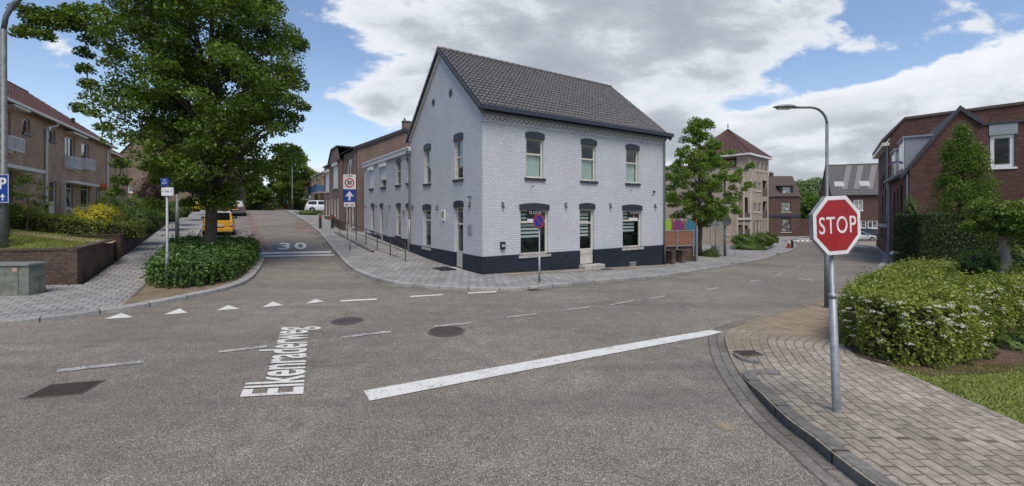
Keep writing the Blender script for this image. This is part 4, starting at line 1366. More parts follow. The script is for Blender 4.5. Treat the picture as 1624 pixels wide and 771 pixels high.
m = MB(); m.hexa([(-.15, 0, E2), (9, 0, E2 + 1.5), (9, D2, E2 + 1.5), (-.15, D2, E2), (-.15, 0, E2 + .12), (9, 0, E2 + 1.62), (9, D2, E2 + 1.62), (-.15, D2, E2 + .12)])
m.hexa([(-.1, 1.1, H2 + .3), (6, 1.1, H2 + .3), (6, 3.7, H2 + .3), (-.1, 3.7, H2 + .3), (-.1, 1.1, H2 + .42), (6, 1.1, H2 + .42), (6, 3.7, H2 + .42), (-.1, 3.7, H2 + .42)])
m.hexa([(-.1, 3.7, H2 + .3), (5, 3.7, H2 + .3), (5, 5.4, E2), (-.1, 5.4, E2), (-.1, 3.7, H2 + .42), (5, 3.7, H2 + .42), (5, 5.4, E2 + .12), (-.1, 5.4, E2 + .12)])
m.build('roof', TILE_DK, sh)
# tan flats with blue balconies
x, y = W(3, 50); tb = root('flats', (x, y, 2.3), ANG_R, 'tan brick flats with blue balcony rails up the side street', 'apartment building')
m = MB()
opT = [(1.5, 3.2, 3.2, 5.3), (7.0, 8.6, 3.2, 5.3), (1.5, 3.2, .3, 2.4), (7, 8.6, .3, 2.4), (11, 12.4, 3.2, 5.4)]
wall_cells(m, pt_left(0), 0, 13, -1, 5.9, opT); wall_cells(m, pt_front(0), 0, 9, -1, 5.9); wall_cells(m, pt_back(13), 0, 9, -1, 5.9); m.quad((0, 0, 5.9), (9, 0, 5.9), (9, 13, 5.9), (0, 13, 5.9)); m.build('wall', TAN_BRICK, tb)
BLUE_RAIL = plain('blue_rail', (.05, .13, .26), .5)
for r in opT: win(tb, pt_left(0), r, .15, .1, None, 1, CREAM, PANE)
for a0, a1 in ((1.0, 4.4), (6.4, 9.6)):
    MB().obox(pt_left(0), a0, a1, 2.9, 3.05, -1.1, 0).build('balcony', CONCRETE, tb)
    m = MB()
    for k in range(14): u = a0 + (a1 - a0) * k / 13; m.obox(pt_left(0), u - .06, u + .06, 3.05, 4.0, -1.1, -1.05)
    m.obox(pt_left(0), a0, a1, 4.0, 4.06, -1.12, -1.03); m.obox(pt_left(0), a0, a0 + .05, 3.05, 4.0, -1.05, 0); m.obox(pt_left(0), a1 - .05, a1, 3.05, 4.0, -1.05, 0)
    m.build('balcony_rail', BLUE_RAIL, tb)
m = MB(); m.box(-.1, -.1, 5.9, 9.1, 13.1, 6.05); m.build('roof_edge', CREAM, tb)
# dark gable house at the end
pg = gable_house('gable_house', (-43.6, 85, 2.5), .05, 7.5, 9, 4.0, 6.3, PURPLE_BRICK, TILE_DK, 'dark purple brick gable house at the top of the side street', 'house', None, [(2.2, 4.6, 2.4, 3.3), (1.0, 1.8, .3, 1.8)], ridge='y', z0=-1)
for r in [(2.2, 4.6, 2.4, 3.3), (1.0, 1.8, .3, 1.8)]: win(pg, pt_front(0), r, .1, .1, None, 1, WHITE, PANE_C)

# ------------------------------------------------------------------ beige flats with pyramid roof
x0b, y0b = 22.2, 44.5; zb = -1.1
AB = math.atan2(.67, .74)
fl = root('apartment_block', (x0b, y0b, zb), AB, 'beige brick apartment block with red pyramid roof tower behind the maple', 'apartment building')
fb = local_line((x0b, y0b, zb), AB)
Lb = fb(1219)[0]; ut = fb(1186)[0]
HT = fb(1186, 244)[1]; H1 = 8.3
def rb(ul, ur, vt, vb): return pxrect(fb, ul, ur, vt, vb)
rec = [rb(1170.5, 1178, 310, 352), rb(1180, 1189, 313, 352), rb(1170.5, 1178, 357, 376), rb(1180, 1189, 358, 377)]
wn = [rb(1191.5, 1195.5, 253, 264), rb(1199, 1204, 256, 270), rb(1206, 1211, 257, 271), rb(1213, 1217, 259, 272)]
wn2 = [rb(1195.5, 1200, 288, 302), rb(1202, 1207, 289, 303), rb(1195.5, 1200, 322, 336), rb(1202, 1207, 322, 337)]
rec2 = [rb(1209.5, 1216.5, 286, 311), rb(1209.5, 1216.5, 319, 346)]
gd = [rb(1195, 1199, 349, 376), rb(1200, 1204, 349, 376), rb(1205.5, 1208.5, 349, 375), rb(1210, 1213, 349, 375), rb(1214, 1217, 349, 375)]
wl_ = [rb(1153, 1156, 310, 372), rb(1158, 1161.5, 316, 330)]
low = [o for o in rec + wl_]
m = MB()
wall_cells(m, pt_front(0), 0, ut, -1.5, H1, low, .9)
wall_cells(m, pt_front(0), ut, Lb, -1.5, HT, wn + wn2 + rec2 + gd, .25)
DB = 17
m.build('wall', BEIGE_BRICK, fl)
m = MB()
wall_cells(m, pt_left(0), 0, DB, -1.5, H1 - .2); m.poly([(0, 0, H1 - .2), (0, DB, H1 - .2), (0, DB, H1 + .4), (0, DB * .3, H1 + .6)])
m.build('side_wall', BEIGE_BRICK, fl)
m = MB(); wall_cells(m, pt_left(ut), 0, 7, H1 - 1, HT, [(1.2, 3.6, H1 + .35, HT - .25)], .9); wall_cells(m, pt_right(Lb), 0, 7, -1.5, HT); wall_cells(m, pt_back(7), ut, Lb, H1 - 1, HT); m.build('tower_wall', BEIGE_BRICK, fl)
m = MB(); m.hexa([(-.1, -.1, H1), (ut, -.1, H1), (ut, DB, H1 + .6), (-.1, DB, H1 + .6), (-.1, -.1, H1 + .15), (ut, -.1, H1 + .15), (ut, DB, H1 + .75), (-.1, DB, H1 + .75)]); m.build('low_roof', TILE_RED, fl)
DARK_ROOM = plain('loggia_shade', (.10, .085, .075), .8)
for r in rec + rec2:
    MB().obox(pt_front(0), r[0] + .003, r[1] - .003, r[2] + .003, r[3] - .003, .85, .9).build('loggia_door', PANE, fl)
    MB().obox(pt_front(0), r[0] + .003, r[1] - .003, r[2] + .003, r[2] + 1.0, -.02, .05).build('balcony_panel', plain('balcony_red', (.10, .05, .045)) if 'balcony_red' not in MATS else MATS['balcony_red'], fl)
for r in wn + wn2 + gd + wl_: win(fl, pt_front(0), r, .12, .09, None, 0, CREAM, PANE, CREAM)
m = MB()
for u in (fb(1169)[0], fb(1179)[0], fb(1190)[0]): m.box(u - .1, -.08, -1.5, u + .1, -.003, H1 - .9)
m.box(fb(1169)[0], -.15, 2.7, fb(1190)[0], -.085, 2.95); m.build('loggia_frame', CREAM, fl)
# pyramid roof: over the tower block, apex measured
ax_, ay_ = ut - .9, 3.8
cxm = (ut - 3.6 + Lb) / 2
e = .35; zt = HT + .1
pyr = [(ut - e, -e, zt), (Lb + e, -e, zt), (Lb + e, 7 + e, zt), (ut - e, 7 + e, zt)]
apex = ((ut + Lb) / 2, 3.5, HT + 3.75)
m = MB(); 
rb0 = tiles(pyr[0], pyr[1], apex, apex, .3, .36, .02, 4).build('roof', TILE_RED, fl)
for a_, b__ in ((1, 2), (2, 3), (3, 0)): tiles(pyr[a_], pyr[b__], apex, apex, .3, .36, .02, 4).build('roof_slope', TILE_RED, rb0)
m = MB(); m.box(ut - e, -e, HT - .12, Lb + e, 7 + e, HT + .09); m.build('eaves', WHITE, rb0)
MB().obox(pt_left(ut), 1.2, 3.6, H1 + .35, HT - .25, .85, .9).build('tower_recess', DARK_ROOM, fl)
m = MB(); m.tube([apex, (apex[0], apex[1], apex[2] + .7)], .04, 6); m.tube([(apex[0], apex[1], apex[2] + .3), (apex[0], apex[1], apex[2] + .4)], .12, 6); m.build('finial', STEEL_DK, rb0)

# ------------------------------------------------------------------ brick house at the end of the right street
ob = (41.2, 73.5, -1.75); A5 = -0.06
f5 = local_line(ob, A5)
def r5(ul, ur, vt, vb): return pxrect(f5, ul, ur, vt, vb)
w5 = f5(1269)[0]
op5 = [r5(1238.5, 1254, 346, 368), r5(1238.5, 1254, 320, 336)]
bk = root('brick_house', ob, A5, 'dark brick house with a flat-roofed dormer window closing the right-hand street', 'house')
m = MB(); E5, R5 = f5(1269, 312)[1], f5(1269, 279)[1]; D5 = 9
wall_cells(m, pt_front(0), -4, w5, -1.5, E5, op5); wall_cells(m, pt_left(-4), 0, D5, -1.5, E5); wall_cells(m, pt_right(w5), 0, D5, -1.5, E5); 
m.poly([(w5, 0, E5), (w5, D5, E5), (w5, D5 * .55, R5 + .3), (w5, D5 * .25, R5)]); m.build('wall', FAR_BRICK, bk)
tiles((-4, -.2, E5 + .05), (w5, -.2, E5 + .05), (w5, 2.2, R5 + .1), (-4, 2.2, R5 + .1), .3, .36, .02, 4).build('roof', TILE_BR, bk)
tiles((-4, 2.2, R5 + .1), (w5, 2.2, R5 + .1), (w5, 6, R5 + .4), (-4, 6, R5 + .4), .3, .36, .02, 4).build('roof_top', TILE_BR, bk)
for r in op5: win(bk, pt_front(0), r, .12, .12, None, 0, DARK_METAL, PANE_C, CREAM)
d5 = r5(1240, 1256, 297, 307); m = MB(); m.box(d5[0] - .3, .2, d5[2] - .5, d5[1] + .3, 2.5, d5[3] + .15); m.box(d5[0] - .5, .0, d5[3] + .15, d5[1] + .5, 2.5, d5[3] + .3); dm = m.build('dormer', DARK_METAL, bk)
MB().box(d5[0] + .2, .17, d5[2], d5[1] - .2, .2, d5[3]).build('pane', PANE_C, dm)
m = MB(); m.box(-4, -.12, f5(1240, 344)[1], w5, 0, f5(1240, 341)[1]); m.build('string_course', plain('blue_band', (.03, .035, .07)), bk)
m = MB(); m.box(w5 + .003, 1, -.5, w5 + 3, 5, 3.0); m.build('side_porch', RED_BRICK, bk)
chimney(bk, f5(1246)[0], 4.5, R5, R5 + .9, FAR_BRICK, .5, .5, 1)

# tiled-roof house behind the stop sign
o6 = (56.6, 76, -1.75); A6 = -0.36
f6 = local_line(o6, A6)
def r6(ul, ur, vt, vb): return pxrect(f6, ul, ur, vt, vb)
E6, R6 = f6(1350, 305)[1], f6(1350, 268)[1] + .9
w6 = 11
op6 = [r6(1354, 1369, 317, 334), r6(1358, 1374, 350, 362), r6(1376, 1392, 350, 362)]
m6 = gable_house('tiled_house', o6, A6, w6, 6.0, E6, R6, FAR_BRICK, TILE_GR, 'brick house with a large grey tiled roof and two skylights behind the stop sign', 'house', None, op6, ridge='x', z0=-1.5)
for i, r in enumerate(op6): win(m6, pt_front(0), r, .1, .12, None, 1, WHITE, PANE_C, WHITE)
sl6 = (R6 - E6) / 3.0
for u in (1325, 1343.5):
    pass
for uc in (1333, 1374):
    t = f6(uc)[0]; y = .75
    m = MB(); wd = .72
    m.hexa([(t - wd, y - .26, E6 + (y - .26) * sl6 + .2), (t + wd, y - .26, E6 + (y - .26) * sl6 + .2), (t + wd, y + .26, E6 + (y + .26) * sl6 + .2), (t - wd, y + .26, E6 + (y + .26) * sl6 + .2),
            (t - wd, y - .26, E6 + (y - .26) * sl6 + .3), (t + wd, y - .26, E6 + (y - .26) * sl6 + .3), (t + wd, y + .26, E6 + (y + .26) * sl6 + .3), (t - wd, y + .26, E6 + (y + .26) * sl6 + .3)])
    s = m.build('skylight', plain('skylight_glass', (.26, .28, .31), .45) if 'skylight_glass' not in MATS else MATS['skylight_glass'], m6)
for uc in (1343, 1362, 1384):
    t = f6(uc)[0]
    m = MB(); 
    for y0_, y1_ in ((.2, 2.8),):
        m.hexa([(t - .7, y0_, E6 + y0_ * sl6 + .215), (t + .1, y0_, E6 + y0_ * sl6 + .215), (t + 1.6, y1_, E6 + y1_ * sl6 + .215), (t + .8, y1_, E6 + y1_ * sl6 + .215), (t - .7, y0_, E6 + y0_ * sl6 + .25), (t + .1, y0_, E6 + y0_ * sl6 + .25), (t + 1.6, y1_, E6 + y1_ * sl6 + .25), (t + .8, y1_, E6 + y1_ * sl6 + .25)])
    m.build('roof_tiles_pale', plain('pale_tile', (.145, .138, .14), .6) if 'pale_tile' not in MATS else MATS['pale_tile'], m6)

# ------------------------------------------------------------------ red brick buildings on the right
KX, KY, KZ = 24.1, 26.0, -1.0
AD = math.atan2(-.60, .80)              # gable wall direction, running to the right and towards us
near = root('brick_building', (KX, KY, KZ), AD, 'red brick building with steep gable and grey dormers on the right', 'house', 'red brick buildings on the right')
fg = local_line((KX, KY, KZ), AD)       # gable wall (front)
fs = local_line((KX, KY, KZ), AD + math.pi / 2)   # street wall (left), receding
def rg(ul, ur, vt, vb): return pxrect(fg, ul, ur, vt, vb)
def rsd(ul, ur, vt, vb): return pxrect(fs, ul, ur, vt, vb)
gw0 = 0; gE = fg(1443, 268)[1]; gA = fg(1522, 175); gR = fg(1556, 199)
u_w = fg(1571)[0]; u_w1 = fg(1611)[0]
opg = [rg(1570.5, 1609.5, 215, 266)]
zf = gR[1]
LS = fs(1412)[0]
m = MB()
ue_ = gR[0]
wall_cells(m, pt_front(0), 0, ue_, -1.5, gE)
m.poly([(0, 0, gE), (ue_, 0, gE), (ue_, 0, zf), (gA[0], 0, gA[1]), ])
wall_cells(m, pt_front(0), ue_, ue_ + 9, -1.5, zf + .0, opg, .15)
ops_s = [rsd(1427.5, 1432, 295, 342), rsd(1422.5, 1425, 300, 342), rsd(1435.5, 1438.5, 300, 340), rsd(1417, 1420, 305, 392), rsd(1427.5, 1432, 360, 405), rsd(1435.5, 1438.5, 365, 408), rsd(1422, 1425, 358, 395)]
sE = gE
wall_cells(m, pt_left(0), 0, LS, -1.5, sE, ops_s, .35)
wall_cells(m, pt_back(LS), 0, gA[0] * 2, -1.5, sE)
m.poly([(0, LS, sE), (2 * gA[0], LS, sE), (gA[0], LS, gA[1])])
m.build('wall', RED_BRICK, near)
for r in ops_s: win(near, pt_left(0), r, .3, .08, None, 0, CREAM, PANE)
for r in opg:
    w = win(near, pt_front(0), r, .12, .16, None, 0, WHITE, PANE, WHITE, None)
    MB().obox(pt_front(0), r[0] - .05, r[1] + .1, r[3] + .0, zf - .02, -.04, -.003).build('panel', GREYP, w)
    m = MB()
    for k in range(9): u = r[0] + .22 + (r[1] - r[0] - .44) * k / 8; m.obox(pt_front(0), u - .012, u + .012, r[2] + .2, r[3] - .2, .04, .06)
    m.build('window_bars', DARK_METAL, w)
sl = (gA[1] - gE) / gA[0]
rf = tiles((-.35, LS, gE - .35 * sl + .15), (-.35, -.05, gE - .35 * sl + .15), (gA[0], -.05, gA[1] + .15), (gA[0], LS, gA[1] + .15), .3, .36, .025, 5).build('roof', TILE_GR, near)
tiles((2 * gA[0], 1.2, gE + .15), (2 * gA[0], LS, gE + .15), (gA[0], LS, gA[1] + .15), (gA[0], 1.2, gA[1] + .15), .3, .36, .02, 4).build('roof_rear', TILE_GR, rf)
m = MB()
for (a0, a1), (c0_, c1_) in ((((-.4), gE - .4 * sl), (gA[0], gA[1])), ((ue_ + .05, zf), (gA[0], gA[1]))):
    m.hexa([(a0, -.14, a1 - .02), (c0_, -.14, c1_ - .02), (c0_, .14, c1_ - .02), (a0, .14, a1 - .02), (a0, -.14, a1 + .24), (c0_, -.14, c1_ + .27), (c0_, .14, c1_ + .27), (a0, .14, a1 + .24)])
m.build('verge', TILE_DK, rf)
m = MB(); m.box(ue_ + .06, -.08, zf + .002, ue_ + 9, .3, zf + .12); m.build('coping', TILE_DK, near)
m = MB(); m.box(ue_ + .06, .3, zf - .3, ue_ + 9, 8, zf - .1); m.build('flat_roof', TILE_DK, near)
MB().tube([(-.12, .25, gE - .1), (-.08, .12, gE - .4), (-.08, .12, -1)], .06, 8).build('downpipe', STEEL, near)
MB().tube([(-.08, LS - .2, gE), (-.08, LS - .2, -1)], .06, 8).build('downpipe', STEEL, near)
MB().box(-.42, 0, gE - .28, -.25, LS, gE - .14).build('gutter', STEEL_DK, near)
# dormers: boxes rising from the eaves towards the street
for (ya, yb, zt_) in ((1.6, 4.6, gE + 2.1), (6.4, 9.2, gE + 1.9)):
    m = MB(); m.box(-.05, ya, gE - .1, 3.0, yb, zt_); m.box(-.15, ya - .1, zt_, 3.1, yb + .1, zt_ + .1)
    d = m.build('dormer', GREYP, near)
    MB().box(-.08, ya + .35, gE + .25, -.05, yb - .35, zt_ - .25).build('pane', PANE, d)
    MB().box(-.11, ya, gE - .1, -.081, ya + .3, zt_).build('dormer_trim', WHITE, d)
MB().hexa([(-.55, 5.1, gE + .75), (-.05, 5.1, gE + .95), (-.05, 5.9, gE + .95), (-.55, 5.9, gE + .75), (-.55, 5.1, gE + .79), (-.05, 5.1, gE + 1.05), (-.05, 5.9, gE + 1.05), (-.55, 5.9, gE + .79)]).build('parasol_awning', plain('lilac_cloth', (.25, .25, .55)), near)

# farther tall red brick building
q0 = (KX + (LS + .6) * -math.sin(AD), KY + (LS + .6) * math.cos(AD))
far = root('brick_building', (q0[0], q0[1], -1.4), AD, 'taller red brick building with plain gable beyond the grey dormers', 'house', 'red brick buildings on the right')
LS2 = 14.0
fg2 = local_line((q0[0], q0[1], -1.4), AD); fs2 = local_line((q0[0], q0[1], -1.4), AD + math.pi / 2)
LS2 = fs2(1393)[0]
H0 = 9.0; zr = fg2(1434, 190)[1]; 
A_ = fg2(1434)[0]
m = MB(); ops_f = [rsx for rsx in [pxrect(fs2, 1400.5, 1402.5, 278, 300), pxrect(fs2, 1397, 1398.5, 284, 302), pxrect(fs2, 1404, 1406.5, 300, 325), pxrect(fs2, 1399, 1401, 312, 340), pxrect(fs2, 1404, 1408, 352, 385), pxrect(fs2, 1398, 1400, 352, 378)]]
zE_ = fs2(1394, 243)[1]
wall_cells(m, pt_left(0), 0, LS2, -1.5, zE_, ops_f, .3); wall_cells(m, pt_front(0), 0, 14, -1.5, zE_)
m.poly([(0, 0, zE_), (14, 0, zE_), (14, 0, zr + .6), (A_, 0, zr)]); wall_cells(m, pt_back(LS2), 0, 14, -1.5, zE_)
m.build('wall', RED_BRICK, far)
for r in ops_f: win(far, pt_left(0), r, .25, .08, None, 0, CREAM, PANE)
m = MB(); m.hexa([(-.5, -.1, zE_ - .2), (A_, -.1, zr), (A_, LS2, zr), (-.5, LS2, zE_ - .2), (-.5, -.1, zE_ + .05), (A_, -.1, zr + .2), (A_, LS2, zr + .2), (-.5, LS2, zE_ + .05)])
m.hexa([(A_, -.1, zr), (14, -.1, zr + .6), (14, LS2, zr + .6), (A_, LS2, zr), (A_, -.1, zr + .2), (14, -.1, zr + .8), (14, LS2, zr + .8), (A_, LS2, zr + .2)])
m.build('roof', TILE_BR, far)
m = MB(); m.box(-.45, 0, zE_ - .5, -.002, LS2 + .1, zE_ - .22); m.build('eaves_box', CREAM, far)
MB().tube([(-.1, .3, zE_ - .4), (-.1, .3, -1)], .07, 8).build('downpipe', STEEL, far)
m = MB(); m.box(-.5, .6, 2.6, -.003, 3.0, 2.85); m.build('porch_slab', CREAM, far)
# ================================================================== VEGETATION
def leaf_obj(name, C, size, mat, parent=None, seed=0, up=0.5, asp=0.6, jit=0.35, kind=None, N0=None):
    """C (n,3) leaf centres -> one mesh of small folded leaves"""
    rng = np.random.default_rng(seed); n = len(C)
    nr = rng.normal(size=(n, 3)); nr /= np.linalg.norm(nr, axis=1)[:, None]
    nr[:, 2] += up
    if N0 is not None: nr += N0
    nr /= np.linalg.norm(nr, axis=1)[:, None] + 1e-9
    a = rng.normal(size=(n, 3)); a -= nr * (a * nr).sum(1)[:, None]; a /= np.linalg.norm(a, axis=1)[:, None] + 1e-9
    b = np.cross(nr, a)
    s = size * (1 + jit * rng.uniform(-1, 1, size=(n, 1)))
    V = np.empty((n, 4, 3))
    V[:, 0] = C - a * s * .5; V[:, 1] = C + b * s * asp * .5 + nr * s * .08; V[:, 2] = C + a * s * .5 - nr * s * .1; V[:, 3] = C - b * s * asp * .5 + nr * s * .08
    me = bpy.data.meshes.new(name)
    me.vertices.add(4 * n); me.loops.add(4 * n); me.polygons.add(n)
    me.vertices.foreach_set('co', V.reshape(-1)); me.loops.foreach_set('vertex_index', np.arange(4 * n, dtype=np.int32))
    me.polygons.foreach_set('loop_start', np.arange(0, 4 * n, 4, dtype=np.int32)); me.polygons.foreach_set('loop_total', np.full(n, 4, dtype=np.int32))
    me.update(calc_edges=True); me.materials.append(mat)
    o = bpy.data.objects.new(name, me); COL.objects.link(o)
    if parent: o.parent = parent
    if kind: o['kind'] = kind
    return o


LEAF_DK = leafmat('deep_green_leaf', (0.034, 0.074, 0.010), (0.19, 0.275, 0.038), 0.32, 0.5)
LEAF_MD = leafmat('mid_green_leaf', (0.042, 0.088, 0.013), (0.175, 0.265, 0.042), 0.28, 0.6)
LEAF_LT = leafmat('light_green_leaf', (0.05, 0.10, 0.018), (0.19, 0.27, 0.05), 0.3, 0.7)
LEAF_YL = leafmat('golden_leaf', (0.34, 0.32, 0.02), (0.78, 0.66, 0.06), 0.25, 0.9)
LEAF_BX = leafmat('laurel_leaf', (0.024, 0.062, 0.012), (0.12, 0.22, 0.04), 0.15, 1.2)
LEAF_PU = leafmat('purple_leaf', (0.025, 0.010, 0.014), (0.085, 0.030, 0.035), 0.2, 0.8)
LEAF_YEW = leafmat('yew_leaf', (0.014, 0.032, 0.007), (0.055, 0.088, 0.018), 0.1, 1.5)
LEAF_FAR = leafmat('distant_leaf', (0.06, 0.11, 0.04), (0.20, 0.27, 0.09), 0.15, 0.02)
LEAF_VIB = leafmat('viburnum_leaf', (0.050, 0.092, 0.012), (0.36, 0.40, 0.075), 0.25, 1.4)
LEAF_MPL = leafmat('maple_leaf', (0.06, 0.12, 0.016), (0.25, 0.36, 0.055), 0.35, 0.8)
GRASSM = leafmat('grass_blade', (0.08, 0.12, 0.02), (0.32, 0.34, 0.09), 0.2, 0.8)
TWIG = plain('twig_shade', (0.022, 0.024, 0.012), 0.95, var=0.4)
BLOSSOM = plain('blossom', (0.66, 0.64, 0.52), 0.7, var=0.15, scale=30)


def crown_r(prof, z):
    return float(np.interp(z, [p[0] for p in prof], [p[1] for p in prof], left=0, right=0))


def tree(name, label, cat, base, prof, nclus, nleaf, lsize, mat, seed=1, trunk_r=0.25, trunk_top=None, fork=None, bark=None, shell=0.45, csize=0.55, flat=0.5, group=None, extra=(), nlimb=22, up=0.6, lean=(0, 0), asp=.6, crownparts=None):
    """prof: (height above base, radius)"""
    rng = random.Random(seed); nrg = np.random.default_rng(seed)
    t = empty(name, base); tag(t, label, cat, group)
    zs = [p[0] for p in prof]; z0, z1 = zs[0], zs[-1]
    pts = []
    ph = [rng.uniform(0, 6.28) for _ in range(4)]
    tries = 0
    while len(pts) < nclus and tries < nclus * 40:
        tries += 1
        z = rng.uniform(z0, z1); a = rng.uniform(0, 2 * math.pi)
        rad = crown_r(prof, z)
        rm = max(r_ for _, r_ in prof)
        if rng.random() > rad / rm * 0.9 + 0.1: continue
        wob = 1 + 0.10 * math.sin(3 * a + ph[0] + z) + 0.10 * math.sin(5 * a + ph[1] - 1.7 * z) + 0.06 * math.sin(9 * a + ph[2] + 2.3 * z)
        f = (shell + (1 - shell) * rng.random() ** 0.6)
        rr_ = rad * wob * f
        pts.append((math.cos(a) * rr_ + lean[0] * (z - z0), math.sin(a) * rr_ + lean[1] * (z - z0), z + 0.25 * (1 - f)))
    pts += list(extra)
    pts = np.array(pts)
    K = len(pts)
    cs = csize * nrg.uniform(0.6, 1.35, size=K)
    if len(extra): cs[-len(extra):] = np.minimum(cs[-len(extra):], 0.36)
    pw = cs ** 1.6
    if len(extra): pw[-len(extra):] *= 2.0
    pw = pw / pw.sum(); which = nrg.choice(K, size=nleaf, p=pw)
    g = nrg.normal(size=(nleaf, 3)); g /= np.linalg.norm(g, axis=1)[:, None]; g *= nrg.uniform(0, 1, size=(nleaf, 1)) ** 0.45
    C = pts[which] + g * cs[which][:, None] * np.array([1, 1, flat])
    # drooping outer edge of each spray
    rad2 = np.hypot(g[:, 0], g[:, 1])
    C[:, 2] -= rad2 ** 2 * cs[which] * 0.25
    leaf_obj('crown', C, lsize, mat, t, seed, up, asp)
    # trunk and limbs
    tt = trunk_top or (z0 + (z1 - z0) * 0.75)
    m = MB(); n = 9
    tp = [(lean[0] * max(0, tt * i / n - z0) + 0.04 * math.sin(i * 1.3 + seed), lean[1] * max(0, tt * i / n - z0) + 0.04 * math.cos(i * 1.7 + seed), tt * i / n - (0.15 if i == 0 else 0)) for i in range(n + 1)]
    tr = [trunk_r * (1.18 if i == 0 else 1) * (1 - 0.80 * (i / n) ** 1.1) for i in range(n + 1)]
    m.tube(tp, tr, 12)
    rmax = max(r_ for _, r_ in prof) * 1.12
    sel = sorted((i for i in range(K) if math.hypot(pts[i][0], pts[i][1]) < rmax), key=lambda i: rng.random())[:nlimb]
    # outlying sprays hang on twigs from their nearest neighbour nearer the trunk
    done = [i for i in range(K) if math.hypot(pts[i][0], pts[i][1]) < rmax]
    for i in sorted((i for i in range(K) if i not in set(done)), key=lambda i: math.hypot(pts[i][0], pts[i][1])):
        j = min(done, key=lambda q: float(np.linalg.norm(pts[q] - pts[i])))
        A, B = Vector(pts[j]), Vector(pts[i]); M = A.lerp(B, .5) + Vector((0, 0, .08))
        m.tube([A, M, B], [.030, .024, .015], 6, False); done.append(i)
    for i in sel:
        p = Vector(pts[i]); zz = max((fork or z0 * 0.8), p.z - 0.9 * math.hypot(p.x, p.y)); zz = min(zz, tt * .96)
        k = min(n, max(0, zz / tt * n)); k0 = int(k); k1 = min(n, k0 + 1)
        o = Vector(tp[k0]).lerp(Vector(tp[k1]), k - k0)
        r0 = trunk_r * (1 - .8 * (k / n) ** 1.1) * 0.42
        mid = o.lerp(p, .5) + Vector((rng.uniform(-.15, .15), rng.uniform(-.15, .15), 0.12 * (p - o).length))
        m.tube([o, o.lerp(mid, .5) + Vector((0, 0, .03)), mid, mid.lerp(p, .55), p], [r0, r0 * .8, r0 * .55, r0 * .35, .012], 6, False)
    m.build('trunk', bark or BARK, t, True)
    return t


# --- the big street tree in the planting island
tb_ = (-12.35, 17.6); tz = hgt(*tb_) + 0.1
ext = []
rgx = random.Random(5)
def pxp(u, v, Y): return ((u - U0) / F * Y - tb_[0], Y - tb_[1], EYE - (v - V0) * Y / F - tz)
for (u, v, Y) in ((118, 28, 16.6), (100, 40, 16.5), (86, 20, 16.5), (70, 38, 16.4), (55, 16, 16.4), (45, 45, 16.3), (62, 52, 16.3), (33, 12, 16.2), (30, 50, 16.2), (74, 55, 16.3), (106, 34, 16.6), (93, 30, 16.5), (80, 27, 16.4), (62, 30, 16.3), (48, 28, 16.3), (124, 40, 16.8), (140, 30, 17), (112, 22, 16.6), (150, 45, 17.2), (160, 15, 17.2),
                  (130, 12, 16.8), (110, 15, 16.8), (134, 82, 17.2), (140, 62, 17.2), (136, 108, 17.2), (140, 132, 17), (126, 170, 17), (150, 178, 17), (165, 200, 17.2), (472, 72, 17.6), (478, 68, 17.6), (480, 168, 17.8), (470, 185, 17.8),
                  (190, 258, 17), (250, 285, 17.3), (192, 285, 16.8), (182, 303, 16.8), (270, 300, 17.2), (300, 320, 17.4), (330, 315, 17.2), (365, 300, 17.4), (400, 288, 17.6), (430, 265, 17.6), (360, 322, 17.3), (290, 290, 17.4), (335, 318, 17.3),
                  (450, 255, 17.8), (440, 235, 17.6), (240, 320, 17.2), (255, 325, 17.3)):
    ext.append(pxp(u, v, Y))
tree('broadleaf_tree', 'large dense green street tree rising from the laurel bed by the parked yellow car', 'tree', (*tb_, tz),
     [(2.6, .6), (3.2, 1.5), (4.2, 2.3), (5.6, 3.1), (8.0, 3.45), (10.6, 3.3), (12.4, 2.6), (13.8, 1.2)], 470, 120000, 0.13, LEAF_DK, 4, 0.235, 11.5, 2.7, BARK, 0.12, 0.58, 0.6, None, ext, 60, 0.7)

# --- background trees of the side street
BG = 'trees lining the far side street'
tree('street_tree', 'oval dark tree beside the tall lamp post at the top of the side street', 'tree', (-32.75, 63, 2.4), [(2.0, .8), (3, 1.9), (5, 2.6), (7.5, 2.5), (9.4, 1.5), (10.3, .4)], 150, 16000, 0.26, LEAF_DK, 11, .16, group=BG, shell=.4, csize=.7, nlimb=8)
tree('street_tree', 'broad green tree over the far end of the side street beyond the parked cars', 'tree', (-42.5, 72, 2.5), [(1.6, 1), (3, 3.2), (5, 3.8), (7, 3.1), (8.6, 1.2)], 110, 9000, 0.36, LEAF_MD, 12, .2, group=BG, csize=.9, nlimb=8)
tree('street_tree', 'low light green tree between the two far street lamps', 'tree', (-38.5, 74, 2.5), [(.6, 1), (2, 2.0), (4.5, 2.0), (6.8, 1.2), (7.8, .3)], 70, 6000, 0.34, LEAF_MD, 13, .16, group=BG, csize=.8, nlimb=6)
tree('street_tree', 'green tree far behind the grey parked car', 'tree', (-50, 78, 2.4), [(1.0, 1.5), (3, 3.5), (6, 4.0), (8.4, 2.6), (9.6, .6)], 90, 7000, 0.42, LEAF_MD, 14, .2, group=BG, csize=1.0, nlimb=6)
tree('street_tree', 'pale green tree showing through the left edge of the big tree trunk', 'tree', (-57, 76, 2.4), [(1.0, 2), (3, 3.5), (6, 3.6), (8, 1.6)], 80, 6000, 0.42, LEAF_LT, 15, .2, group=BG, csize=1.0, nlimb=6)
tree('street_tree', 'rounded tree at the vanishing point of the side street', 'tree', (-45, 92, 2.5), [(.5, 2.5), (3, 5.0), (6, 5.0), (9, 2.6), (10.2, .5)], 90, 7000, 0.5, LEAF_MD, 16, .2, group=BG, csize=1.2, nlimb=6)
